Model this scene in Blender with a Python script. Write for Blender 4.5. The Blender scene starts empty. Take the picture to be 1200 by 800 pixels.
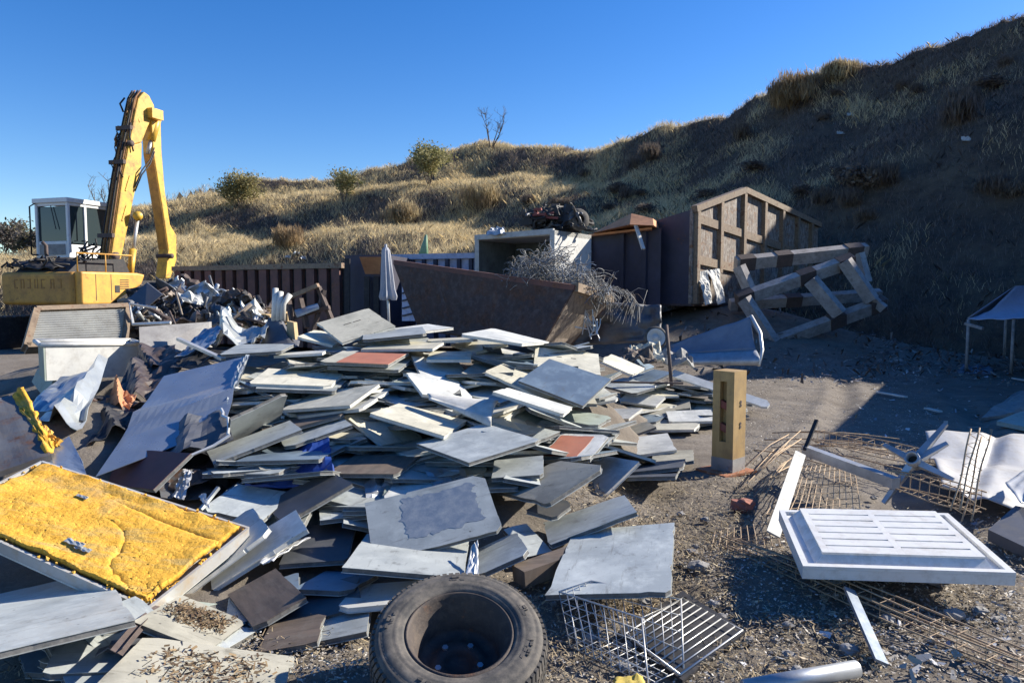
import bpy, math, random
import numpy as np
from mathutils import Vector, Matrix, Quaternion, noise
random.seed(11)
RNG = np.random.default_rng(5)
PI = math.pi
scene = bpy.context.scene
COL = scene.collection

# ------------------------------------------------------------------ camera geometry
FPX, CX, CY, EYE = 840.0, 600.0, 400.0, 1.6
PITCH = math.atan(60 / FPX)
SP, CP = math.sin(PITCH), math.cos(PITCH)
def at(px, py, Y):
    a = (px - CX) / FPX; b = (CY - py) / FPX
    v = Vector((a, CP + b * SP, -SP + b * CP)); v = v / v.y
    return Vector((0, 0, EYE)) + v * Y
def gz(px, py, z=0.0):
    v = at(px, py, 1.0) - Vector((0, 0, EYE))
    return Vector((0, 0, EYE)) + v * ((z - EYE) / v.z)

# ------------------------------------------------------------------ materials
def rgb(c): return (c[0], c[1], c[2], 1)
class NT:
    def __init__(s, name):
        s.m = bpy.data.materials.new(name); s.m.use_nodes = True
        s.t = s.m.node_tree; s.n = s.t.nodes; s.l = s.t.links
        s.b = s.n['Principled BSDF']
    def new(s, typ, **kw):
        nd = s.n.new(typ)
        for k, v in kw.items():
            if k.startswith('i_'): nd.inputs[k[2:].replace('_', ' ')].default_value = v
            else: setattr(nd, k, v)
        return nd
    def link(s, a, b): s.l.new(a, b)
    def coords(s):
        tc = s.new('ShaderNodeTexCoord'); oi = s.new('ShaderNodeObjectInfo')
        mul = s.new('ShaderNodeMath', operation='MULTIPLY'); mul.inputs[1].default_value = 37.0
        s.link(oi.outputs['Random'], mul.inputs[0])
        add = s.new('ShaderNodeVectorMath', operation='ADD')
        s.link(tc.outputs['Object'], add.inputs[0]); s.link(mul.outputs[0], add.inputs[1])
        s.rand = oi.outputs['Random']
        return add.outputs[0]
    def noise(s, co, scale, detail=6, rough=.6, stretch=None):
        if stretch:
            mp = s.new('ShaderNodeMapping'); mp.inputs['Scale'].default_value = stretch
            s.link(co, mp.inputs['Vector']); co = mp.outputs[0]
        nd = s.new('ShaderNodeTexNoise'); nd.inputs['Scale'].default_value = scale
        nd.inputs['Detail'].default_value = detail; nd.inputs['Roughness'].default_value = rough
        s.link(co, nd.inputs['Vector']); return nd.outputs['Fac']
    def ramp(s, fac, stops):
        r = s.new('ShaderNodeValToRGB'); e = r.color_ramp.elements
        while len(e) < len(stops): e.new(.5)
        for el, (p, c) in zip(e, stops):
            el.position = p; el.color = rgb(c) if not isinstance(c, (int, float)) else (c, c, c, 1)
        s.link(fac, r.inputs[0]); return r.outputs[0]
    def mix(s, fac, a, b, typ='MIX'):
        m = s.new('ShaderNodeMix', data_type='RGBA', blend_type=typ)
        for k, v in ((0, fac), (6, a), (7, b)):
            if isinstance(v, (tuple, list)): m.inputs[k].default_value = rgb(v)
            elif isinstance(v, (int, float)): m.inputs[k].default_value = v
            else: s.link(v, m.inputs[k])
        return m.outputs[2]
    def bump(s, h, strength=.3, dist=.01):
        b = s.new('ShaderNodeBump'); b.inputs['Strength'].default_value = strength; b.inputs['Distance'].default_value = dist
        s.link(h, b.inputs['Height']); s.link(b.outputs[0], s.b.inputs['Normal'])

def weathered(name, base, alt=None, dirt=(.10, .085, .065), dirt_amt=.5, rough=.6, metal=0.0, scale=4.0,
              rust=None, rust_amt=.5, bump=.15, stretch=None, hue=.12, spec=.5):
    """paint or metal with patchy tone, dirt, optional rust blotches, per-object tone"""
    t = NT(name); co = t.coords()
    alt = alt or tuple(c * .72 for c in base)
    n1 = t.noise(co, scale, 7, .65, stretch)
    c = t.mix(t.ramp(n1, [(.36, 0), (.64, 1)]), alt, base)
    n2 = t.noise(co, scale * 2.7 + 1, 9, .72)
    lo = .72 - .22 * dirt_amt
    c = t.mix(t.ramp(n2, [(lo - .12, 0), (lo + .14, min(1, .9 * dirt_amt + .1))]), c, dirt)
    if rust:
        n3 = t.noise(co, scale * .9 + .6, 10, .75)
        lo = .78 - .4 * rust_amt
        rm = t.ramp(n3, [(lo - .05, 0), (lo + .05, 1)])
        n4 = t.noise(co, scale * 6, 6, .7)
        rc = t.mix(t.ramp(n4, [(.35, 0), (.65, 1)]), tuple(v * .35 for v in rust), rust)
        c = t.mix(rm, c, rc)
    # tone differs from object to object
    hm = t.new('ShaderNodeMapRange'); hm.inputs['To Min'].default_value = 1 - hue; hm.inputs['To Max'].default_value = 1 + hue
    t.link(t.rand, hm.inputs['Value'])
    c = t.mix(1.0, c, hm.outputs[0], 'MULTIPLY')
    t.link(c, t.b.inputs['Base Color'])
    t.b.inputs['Metallic'].default_value = metal
    t.b.inputs['Specular IOR Level'].default_value = spec
    rr = t.new('ShaderNodeMapRange'); rr.inputs['To Min'].default_value = max(0, rough - .14); rr.inputs['To Max'].default_value = min(1, rough + .2)
    t.link(n2, rr.inputs['Value']); t.link(rr.outputs[0], t.b.inputs['Roughness'])
    if bump: t.bump(n2, bump, .01)
    return t.m

def panel_face(name, base, alt, stain, rough=.5, metal=.2, hue=.16):
    """old sheet-covered board: cloudy patches, long scuffs, drips and pinhole stains, different on every board"""
    t = NT(name); co = t.coords()
    n1 = t.noise(co, 2.3, 6, .6); n2 = t.noise(co, 7, 9, .72); n3 = t.noise(co, 3.0, 8, .7, (1, 9, 1)); n4 = t.noise(co, 2.2, 8, .75, (14, 1, 1)); n5 = t.noise(co, 55, 3, .6)
    c = t.mix(t.ramp(n1, [(.40, 0), (.58, 1)]), alt, base)
    c = t.mix(t.ramp(n2, [(.50, 0), (.66, .55)]), c, tuple(min(1, v * 1.28) for v in base))
    c = t.mix(t.ramp(n3, [(.57, 0), (.68, .6)]), c, stain)
    c = t.mix(t.ramp(n4, [(.60, 0), (.66, .5)]), c, tuple(min(1, v * 1.35) for v in alt))
    c = t.mix(t.ramp(n2, [(.30, .75), (.42, 0)]), c, stain)
    vo = t.new('ShaderNodeTexVoronoi'); vo.inputs['Scale'].default_value = 9; t.link(co, vo.inputs['Vector'])
    c = t.mix(t.ramp(vo.outputs['Distance'], [(.03, .8), (.07, 0)]), c, tuple(v * .4 for v in stain))
    c = t.mix(t.ramp(n5, [(.64, 0), (.74, .5)]), c, stain)
    hm = t.new('ShaderNodeMapRange'); hm.inputs['To Min'].default_value = 1 - hue; hm.inputs['To Max'].default_value = 1 + hue
    t.link(t.rand, hm.inputs['Value']); c = t.mix(1.0, c, hm.outputs[0], 'MULTIPLY')
    t.link(c, t.b.inputs['Base Color']); t.b.inputs['Metallic'].default_value = metal; t.b.inputs['Specular IOR Level'].default_value = .4
    rr = t.new('ShaderNodeMapRange'); rr.inputs['To Min'].default_value = rough - .16; rr.inputs['To Max'].default_value = rough + .22
    t.link(n2, rr.inputs['Value']); t.link(rr.outputs[0], t.b.inputs['Roughness']); t.bump(n2, .12, .006)
    return t.m
def foam_mat():
    t = NT('yellow_insulation_foam'); co = t.coords()
    n1 = t.noise(co, 1.8, 7, .65); n2 = t.noise(co, 6, 9, .75); n3 = t.noise(co, 38, 5, .75); n4 = t.noise(co, 2.6, 8, .7, (1, 5, 1))
    c = t.mix(t.ramp(n2, [(.35, 0), (.62, 1)]), (.66, .34, .04), (.82, .465, .075))
    c = t.mix(t.ramp(n4, [(.50, 0), (.62, .75)]), c, (.52, .37, .14))
    c = t.mix(t.ramp(n1, [(.55, 0), (.70, .8)]), c, (.40, .31, .18))
    c = t.mix(t.ramp(n3, [(.33, .85), (.45, 0)]), c, (.34, .17, .025))
    c = t.mix(t.ramp(n2, [(.66, 0), (.74, .7)]), c, (.20, .16, .11))
    t.link(c, t.b.inputs['Base Color']); t.b.inputs['Roughness'].default_value = .95; t.b.inputs['Specular IOR Level'].default_value = .15
    ad = t.new('ShaderNodeMath', operation='ADD'); t.link(n3, ad.inputs[0]); t.link(n2, ad.inputs[1])
    t.bump(ad.outputs[0], .75, .014); return t.m
M = {}
M['zinc'] = panel_face('zinc', (.455, .48, .455), (.33, .355, .345), (.16, .155, .135), .48, .14, .2)
M['white'] = panel_face('white_sheet', (.60, .60, .55), (.46, .465, .43), (.27, .25, .2), .55, .05, .1)
M['cream'] = panel_face('cream_board', (.56, .53, .42), (.43, .41, .325), (.21, .19, .14), .65, 0, .14)
M['greenish'] = panel_face('greenish_board', (.34, .385, .33), (.26, .30, .26), (.19, .18, .14), .55, .05)
M['greybeige'] = panel_face('grey_beige_board', (.34, .325, .265), (.23, .22, .18), (.13, .12, .09), .8, 0)
M['blue'] = panel_face('blue_grey_sheet', (.23, .30, .355), (.16, .215, .27), (.17, .17, .16), .45, .3)  # bluish sheets, also the blue shade of some heap panels put in
M['dark'] = weathered('dark_sheet', (.10, .105, .115), (.06, .065, .07), (.16, .14, .12), .5, .5, .25, 3, bump=.1)  # own dark sheets, also the shade of some heap panels put into colour
M['brown'] = weathered('brown_board', (.16, .12, .09), (.09, .07, .055), (.2, .18, .15), .5, .75, 0, 4, bump=.15, stretch=(1, 6, 1))
M['maroon'] = weathered('maroon_lino', (.17, .055, .045), (.12, .045, .04), (.2, .15, .12), .35, .6, 0, 4, bump=.05)
M['terracotta'] = weathered('terracotta_lino', (.46, .17, .10), (.36, .13, .08), (.3, .2, .14), .45, .75, 0, 6, bump=.12)
M['bluefilm'] = weathered('blue_film_residue', (.20, .255, .32), (.27, .31, .35), (.42, .44, .44), .8, .42, .3, 6, bump=.08)
M['core'] = weathered('panel_core', (.17, .165, .155), (.10, .10, .095), (.3, .28, .25), .5, .85, 0, 14, bump=.3)
M['edge_white'] = weathered('white_edge_trim', (.68, .66, .60), (.5, .49, .44), (.3, .27, .22), .4, .6, 0, 8, bump=.1)
M['slot'] = weathered('slot_shade', (.035, .033, .03), rough=.9, bump=0)
M['alu'] = weathered('bare_aluminium', (.52, .545, .52), (.38, .40, .39), (.25, .24, .21), .5, .34, .5, 3, bump=.05)
M['stainframe'] = weathered('stained_aluminium_frame', (.52, .52, .50), (.42, .41, .38), (.42, .27, .10), .6, .5, .3, 2.6, bump=.2)
M['galv'] = weathered('galvanised_steel', (.46, .48, .5), (.34, .36, .38), (.2, .18, .16), .5, .42, .6, 4, bump=.08, rust=(.24, .11, .05), rust_amt=.12)
M['bluesheet'] = weathered('blue_coated_sheet', (.34, .39, .45), (.25, .30, .37), (.32, .33, .33), .45, .28, .6, 2.5, bump=.06)
M['greysheet'] = weathered('dark_grey_sheet', (.13, .135, .15), (.09, .095, .105), (.2, .18, .16), .5, .5, .3, 3, bump=.1)
M['brownsheet'] = weathered('brown_coated_sheet', (.075, .055, .047), (.05, .04, .037), (.25, .22, .2), .4, .45, .1, 3, bump=.2, rust=(.3, .16, .06), rust_amt=.35)
M['rustskip'] = weathered('rusty_skip_steel', (.095, .06, .05), (.055, .04, .04), (.18, .15, .135), .65, .8, .1, 3, rust=(.15, .08, .055), rust_amt=.55, bump=.4)
M['rustbrown'] = weathered('red_brown_container_paint', (.19, .085, .065), (.12, .062, .052), (.07, .055, .05), .55, .75, 0, 2.5, rust=(.26, .11, .05), rust_amt=.45, bump=.3)
M['navy'] = weathered('dark_navy_container_paint', (.045, .045, .075), (.03, .03, .05), (.07, .06, .06), .5, .6, 0, 2.2, rust=(.18, .08, .045), rust_amt=.3, bump=.2)
M['orange_rust'] = weathered('orange_rusted_plate', (.62, .30, .14), (.44, .2, .1), (.2, .11, .06), .45, .8, 0, 4, bump=.3)
M['gable'] = weathered('worn_grey_brown_plate', (.40, .36, .31), (.15, .11, .085), (.07, .05, .04), .75, .7, .1, 5, rust=(.30, .15, .065), rust_amt=.5, bump=.4, stretch=(3, 3, 1))
M['gablerib'] = weathered('worn_cream_rib_paint', (.31, .235, .155), (.19, .135, .09), (.08, .055, .04), .6, .7, 0, 6, rust=(.20, .09, .045), rust_amt=.5, bump=.25)
M['bluecont'] = weathered('pale_blue_container_paint', (.5, .52, .66), (.38, .41, .56), (.1, .1, .12), .5, .6, 0, 3, bump=.1, rust=(.2, .1, .06), rust_amt=.15)
M['box_white'] = weathered('chalky_white_paint', (.58, .575, .53), (.46, .46, .44), (.2, .17, .14), .5, .6, 0, 2.5, bump=.1, rust=(.22, .11, .06), rust_amt=.12)
M['boxinside'] = weathered('grey_green_lining', (.16, .19, .2), (.1, .12, .13), (.05, .045, .04), .5, .7, 0, 3, bump=.1)
M['yellow'] = weathered('yellow_machine_paint', (.76, .47, .055), (.60, .35, .05), (.16, .10, .05), .7, .45, 0, 1.6, rust=(.24, .1, .035), rust_amt=.34, bump=.1)
M['yelloworange'] = weathered('orange_yellow_machine_paint', (.74, .40, .06), (.6, .3, .05), (.16, .1, .05), .5, .5, 0, 1.6, rust=(.26, .11, .04), rust_amt=.3, bump=.12)
M['yellowwornshaded'] = weathered('worn_shaded_orange_yellow_paint', (.56, .30, .05), (.40, .2, .045), (.10, .065, .04), .55, .6, 0, 1.8, rust=(.22, .1, .04), rust_amt=.3, bump=.2)  # darker worn machine paint, with the shade of the rear faces put in
M['rustboom'] = weathered('rusty_boom_steel', (.36, .18, .06), (.2, .09, .035), (.05, .035, .025), .7, .75, 0, 3, rust=(.2, .08, .03), rust_amt=.5, bump=.3)
M['boomhead'] = weathered('rust_streaked_yellow_boom', (.72, .46, .07), (.56, .32, .06), (.14, .08, .05), .55, .55, 0, 2.2, rust=(.26, .12, .04), rust_amt=.42, bump=.2)
M['faintmark'] = weathered('faded_brown_marking', (.27, .14, .04), (.4, .21, .045), rough=.7)
M['sheetplastic'] = weathered('dusty_white_plastic', (.50, .50, .49), (.42, .42, .42), (.24, .21, .17), .6, .5, 0, 3, bump=.1)
M['black'] = weathered('black_steel', (.03, .03, .032), (.02, .02, .022), (.12, .1, .09), .5, .6, .2, 4, bump=.2)
M['cabwhite'] = weathered('white_cab_paint', (.75, .76, .77), (.66, .67, .68), (.3, .27, .24), .35, .4, 0, 2, bump=.03)
M['rubber'] = weathered('dusty_rubber', (.075, .07, .064), (.045, .043, .041), (.19, .165, .135), .8, .8, 0, 5, bump=.2)
M['rim'] = weathered('rusted_wheel_steel', (.075, .058, .05), (.045, .037, .034), (.15, .115, .085), .6, .65, .2, 9, rust=(.2, .1, .055), rust_amt=.4, bump=.3)
M['wire'] = weathered('bright_wire', (.62, .62, .6), (.5, .5, .48), (.28, .22, .17), .3, .4, .5, 8, bump=0)
M['rebar'] = weathered('rusty_rebar', (.50, .38, .24), (.38, .26, .16), (.14, .09, .06), .5, .75, .1, 20, bump=.3)
M['trayplastic'] = weathered('white_moulded_plastic', (.68, .68, .66), (.60, .605, .59), (.34, .30, .24), .55, .42, 0, 3.5, bump=.06, hue=0)
M['post'] = weathered('ochre_painted_post', (.42, .28, .115), (.34, .22, .085), (.16, .12, .08), .5, .65, 0, 3.5, bump=.15, hue=0, stretch=(3, 3, 1))
M['postred'] = weathered('dark_red_paint', (.2, .04, .03), (.14, .03, .02), rough=.6)
M['foam'] = foam_mat()
M['tarp'] = weathered('blue_grey_tarpaulin', (.17, .21, .27), (.12, .15, .20), (.25, .25, .26), .4, .6, 0, 2.5, bump=.2)
M['canopytarp'] = weathered('pale_blue_tarpaulin', (.42, .47, .58), (.33, .38, .49), (.3, .3, .3), .45, .6, 0, 2.5, bump=.2)
M['slabmix'] = weathered('brown_stained_grey_sheet', (.17, .175, .18), (.11, .11, .115), (.2, .15, .10), .6, .45, .3, 2.2, rust=(.2, .1, .05), rust_amt=.5, bump=.15)
M['parasol'] = weathered('pale_parasol_cloth', (.36, .37, .40), (.27, .28, .31), (.3, .29, .28), .4, .9, 0, 5, bump=.3)
M['beam'] = weathered('weathered_timber', (.42, .39, .36), (.28, .255, .235), (.10, .085, .075), .6, .85, 0, 3, bump=.3, stretch=(1, 1, 1))
M['bracket'] = weathered('rusty_bracket_steel', (.115, .085, .075), (.08, .06, .052), (.05, .04, .035), .5, .8, .1, 8, bump=.4)
M['plank'] = weathered('rusted_planking', (.34, .28, .22), (.2, .16, .13), (.08, .06, .05), .6, .85, 0, 4, bump=.4, stretch=(6, 1, 1))
M['wirebrush'] = weathered('tangled_cable_sheathing', (.34, .335, .315), (.15, .15, .145), (.1, .09, .08), .5, .7, 0, 3, bump=0, hue=0)
M['wood'] = weathered('pale_pallet_wood', (.5, .37, .2), (.4, .29, .15), (.2, .14, .09), .5, .85, 0, 5, bump=.2)
M['concrete'] = weathered('broken_concrete', (.30, .29, .27), (.22, .21, .2), (.12, .1, .085), .5, .9, 0, 4, bump=.5)
M['brick'] = weathered('red_brick_scrap', (.36, .13, .09), (.28, .1, .07), (.25, .2, .16), .5, .9, 0, 9, bump=.4)
M['blueplastic'] = weathered('deep_blue_plastic', (.02, .06, .26), (.015, .04, .18), (.12, .12, .14), .3, .45, 0, 3, bump=.1)
M['redscrap'] = weathered('faded_red_paint', (.26, .06, .05), (.16, .045, .04), (.1, .08, .07), .5, .6, .1, 5, bump=.2)
M['orangeplate'] = weathered('orange_rusty_base_plate', (.38, .15, .07), (.28, .11, .05), (.15, .1, .07), .4, .8, 0, 6, bump=.3)
M['greencone'] = weathered('faded_green_plastic', (.2, .34, .2), (.16, .28, .16), rough=.6)
M['bark'] = weathered('grey_bark', (.15, .12, .095), (.09, .07, .055), rough=.9, scale=8, bump=.4)
M['pad'] = weathered('yellow_sponge', (.65, .5, .12), (.5, .38, .08), rough=.9, bump=.4)

def glass_mat():
    t = NT('dark_cab_glass'); t.b.inputs['Base Color'].default_value = (.035, .05, .055, 1)
    t.b.inputs['Roughness'].default_value = .06; t.b.inputs['Specular IOR Level'].default_value = .45
    return t.m
M['glass'] = glass_mat()

def foliage_mat(name, transl=.35):
    t = NT(name); at_ = t.new('ShaderNodeAttribute', attribute_name='tone')
    t.link(at_.outputs['Color'], t.b.inputs['Base Color']); t.b.inputs['Roughness'].default_value = .75
    t.b.inputs['Specular IOR Level'].default_value = .15
    tr = t.new('ShaderNodeBsdfTranslucent'); t.link(at_.outputs['Color'], tr.inputs[0])
    mx = t.new('ShaderNodeMixShader'); mx.inputs[0].default_value = transl
    t.link(t.b.outputs[0], mx.inputs[1]); t.link(tr.outputs[0], mx.inputs[2])
    out = t.n['Material Output']; t.link(mx.outputs[0], out.inputs['Surface'])
    return t.m
M['grass'] = foliage_mat('dry_grass_blades', .3)
M['leaf'] = foliage_mat('shrub_leaves', .3)
M['litter'] = foliage_mat('straw_and_chips', .0)

def ground_mat():
    t = NT('yard_dirt'); tc = t.new('ShaderNodeTexCoord'); co = tc.outputs['Object']
    n1 = t.noise(co, .55, 8, .65); n2 = t.noise(co, 3.2, 10, .7); n3 = t.noise(co, 22, 8, .75); n4 = t.noise(co, 90, 4, .8)
    c = t.mix(t.ramp(n1, [(.25, 0), (.75, 1)]), (.155, .13, .102), (.245, .218, .185))
    c = t.mix(t.ramp(n2, [(.42, 0), (.75, .8)]), c, (.105, .086, .068))
    c = t.mix(t.ramp(n3, [(.56, 0), (.7, .8)]), c, (.30, .265, .215))
    c = t.mix(t.ramp(n4, [(.62, 0), (.74, .7)]), c, (.07, .06, .05))
    t.link(c, t.b.inputs['Base Color']); t.b.inputs['Roughness'].default_value = .95; t.b.inputs['Specular IOR Level'].default_value = .2
    ad = t.new('ShaderNodeMath', operation='ADD'); t.link(n3, ad.inputs[0]); t.link(n2, ad.inputs[1])
    t.bump(ad.outputs[0], .55, .025)
    return t.m
def hill_mat():
    t = NT('hill_scrub_soil'); tc = t.new('ShaderNodeTexCoord'); co = tc.outputs['Object']
    n1 = t.noise(co, .25, 8, .7); n2 = t.noise(co, 1.7, 10, .75); n3 = t.noise(co, 9, 8, .75)
    c = t.mix(t.ramp(n1, [(.4, 0), (.6, 1)]), (.13, .102, .082), (.19, .15, .105))
    c = t.mix(t.ramp(n2, [(.45, 0), (.62, 1)]), c, (.09, .076, .064))
    c = t.mix(t.ramp(n3, [(.55, 0), (.7, .7)]), c, (.26, .21, .14))
    t.link(c, t.b.inputs['Base Color']); t.b.inputs['Roughness'].default_value = 1; t.b.inputs['Specular IOR Level'].default_value = .1
    t.bump(n3, 1, .15)
    return t.m
M['ground'] = ground_mat(); M['hill'] = hill_mat()

# ------------------------------------------------------------------ mesh building
class MB:
    def __init__(s): s.v = []; s.f = []; s.mi = []; s.cur = 0
    def add(s, vs, fs):
        o = len(s.v); s.v += [Vector(v) for v in vs]
        for f in fs: s.f.append([i + o for i in f]); s.mi.append(s.cur)
        return s
    def hexa(s, p):   # 8 points: bottom ring 0-3, top ring 4-7
        return s.add(p, [(3, 2, 1, 0), (4, 5, 6, 7), (0, 1, 5, 4), (1, 2, 6, 5), (2, 3, 7, 6), (3, 0, 4, 7)])
    def box(s, c, size, R=None):
        c = Vector(c); x, y, z = size[0] / 2, size[1] / 2, size[2] / 2
        p = [Vector(q) for q in ((-x, -y, -z), (x, -y, -z), (x, y, -z), (-x, y, -z), (-x, -y, z), (x, -y, z), (x, y, z), (-x, y, z))]
        if R is not None: p = [R @ q for q in p]
        return s.hexa([c + q for q in p])
    def beam(s, a, b, w, h, up=(0, 0, 1)):
        a, b = Vector(a), Vector(b); d = (b - a).normalized(); up = Vector(up)
        r = d.cross(up)
        if r.length < 1e-3: r = d.cross(Vector((1, 0, 0)))
        r.normalize(); u = r.cross(d)
        R = Matrix((r, d, u)).transposed()
        return s.box((a + b) / 2, (w, (b - a).length, h), R)
    def tube(s, pts, r, n=6, r2=None, caps=True):
        pts = [Vector(p) for p in pts]; rings = []; o = len(s.v); m = len(pts)
        prev = None
        for i, p in enumerate(pts):
            d = (pts[min(i + 1, m - 1)] - pts[max(i - 1, 0)])
            d = d.normalized() if d.length > 1e-9 else Vector((0, 0, 1))
            if prev is None:
                a = d.cross(Vector((0, 0, 1)))
                if a.length < .05: a = d.cross(Vector((1, 0, 0)))
            else: a = prev - d * prev.dot(d)
            a.normalize(); prev = a; b = d.cross(a)
            rr = r if r2 is None else r + (r2 - r) * i / (m - 1)
            for k in range(n):
                t = 2 * PI * k / n
                s.v.append(p + (a * math.cos(t) + b * math.sin(t)) * rr)
        for i in range(m - 1):
            for k in range(n):
                s.f.append([o + i * n + k, o + i * n + (k + 1) % n, o + (i + 1) * n + (k + 1) % n, o + (i + 1) * n + k]); s.mi.append(s.cur)
        if caps:
            s.f.append([o + k for k in range(n)][::-1]); s.mi.append(s.cur)
            s.f.append([o + (m - 1) * n + k for k in range(n)]); s.mi.append(s.cur)
        return s
    def prism(s, poly, off):
        n = len(poly); off = Vector(off); p = [Vector(q) for q in poly]
        fs = [tuple(range(n)), tuple(range(2 * n - 1, n - 1, -1))]
        fs += [(i, i + n, (i + 1) % n + n, (i + 1) % n) for i in range(n)]
        return s.add(p + [q + off for q in p], fs)
    def lathe(s, c, axis, prof, n=48, arc=2 * PI):
        c = Vector(c); ax = Vector(axis).normalized(); a = ax.cross(Vector((0, 0, 1)))
        if a.length < .01: a = Vector((1, 0, 0))
        a.normalize(); b = ax.cross(a); o = len(s.v); m = len(prof)
        for k in range(n):
            t = 2 * PI * k / n
            e = a * math.cos(t) + b * math.sin(t)
            for r, z in prof: s.v.append(c + e * r + ax * z)
        for k in range(n):
            for i in range(m - 1):
                k2 = (k + 1) % n
                s.f.append([o + k * m + i, o + k2 * m + i, o + k2 * m + i + 1, o + k * m + i + 1]); s.mi.append(s.cur)
        return s
    def sheet(s, fn, nu, nv, th=.004):
        """a sheet fn(u,v)->point, given a thickness"""
        P = [[Vector(fn(i / nu, j / nv)) for j in range(nv + 1)] for i in range(nu + 1)]
        N = []
        for i in range(nu + 1):
            for j in range(nv + 1):
                du = P[min(i + 1, nu)][j] - P[max(i - 1, 0)][j]; dv = P[i][min(j + 1, nv)] - P[i][max(j - 1, 0)]
                N.append(du.cross(dv).normalized())
        flat = [q for r in P for q in r]; n = len(flat); w = nv + 1
        vs = flat + [q - nn * th for q, nn in zip(flat, N)]
        fs = []
        for i in range(nu):
            for j in range(nv):
                a, b, c, d = i * w + j, (i + 1) * w + j, (i + 1) * w + j + 1, i * w + j + 1
                fs.append((a, b, c, d)); fs.append((a + n, d + n, c + n, b + n))
        for i in range(nu):
            for j, fl in ((0, 0), (nv, 1)):
                a, b = i * w + j, (i + 1) * w + j
                fs.append((a, a + n, b + n, b) if not fl else (b, b + n, a + n, a))
        for j in range(nv):
            for i, fl in ((0, 1), (nu, 0)):
                a, b = i * w + j, i * w + j + 1
                fs.append((a, a + n, b + n, b) if not fl else (b, b + n, a + n, a))
        return s.add(vs, fs)
    def mesh(s, name, mats, off=Vector((0, 0, 0)), smooth=False):
        me = bpy.data.meshes.new(name)
        me.from_pydata([tuple(v - off) for v in s.v], [], s.f)
        mats = mats if isinstance(mats, (list, tuple)) else [mats]
        for m in mats: me.materials.append(M[m] if isinstance(m, str) else m)
        if len(mats) > 1: me.polygons.foreach_set('material_index', s.mi)
        if smooth: me.polygons.foreach_set('use_smooth', [True] * len(s.f))
        me.update(); return me
    def part(s, name, mats, parent, smooth=False, root=None):
        """child of parent; built in world coordinates"""
        off = Vector((0, 0, 0)); p = parent
        while p: off = off + p.location; p = p.parent
        o = bpy.data.objects.new(name, s.mesh(name, mats, off, smooth)); COL.objects.link(o); o.parent = parent
        bev(o); return o
    def thing(s, name, mats, label, cat, group=None, smooth=False, kind=None):
        zs = min(v.z for v in s.v); c = sum(s.v, Vector()) / len(s.v); c.z = zs
        o = bpy.data.objects.new(name, s.mesh(name, mats, c, smooth)); COL.objects.link(o); o.location = c
        tag(o, label, cat, group, kind); bev(o); return o
BEV = 0.0
def bev(o):
    if BEV > 0:
        b = o.modifiers.new('bevel', 'BEVEL'); b.width = BEV; b.segments = 1; b.limit_method = 'ANGLE'
def tag(o, label=None, cat=None, group=None, kind=None):
    if label: o['label'] = label
    if cat: o['category'] = cat
    if group: o['group'] = group
    if kind: o['kind'] = kind
def empty(name, loc, label, cat, group=None):
    o = bpy.data.objects.new(name, None); COL.objects.link(o); o.location = Vector(loc); o.empty_display_size = .2
    tag(o, label, cat, group); return o
def lerp(a, b, t): return Vector(a) * (1 - t) + Vector(b) * t
def bil(A, B, C, D, u, v): return lerp(lerp(A, B, u), lerp(D, C, u), v)
def nz(p, s=1.0): return noise.noise(Vector(p) * s)
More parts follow.
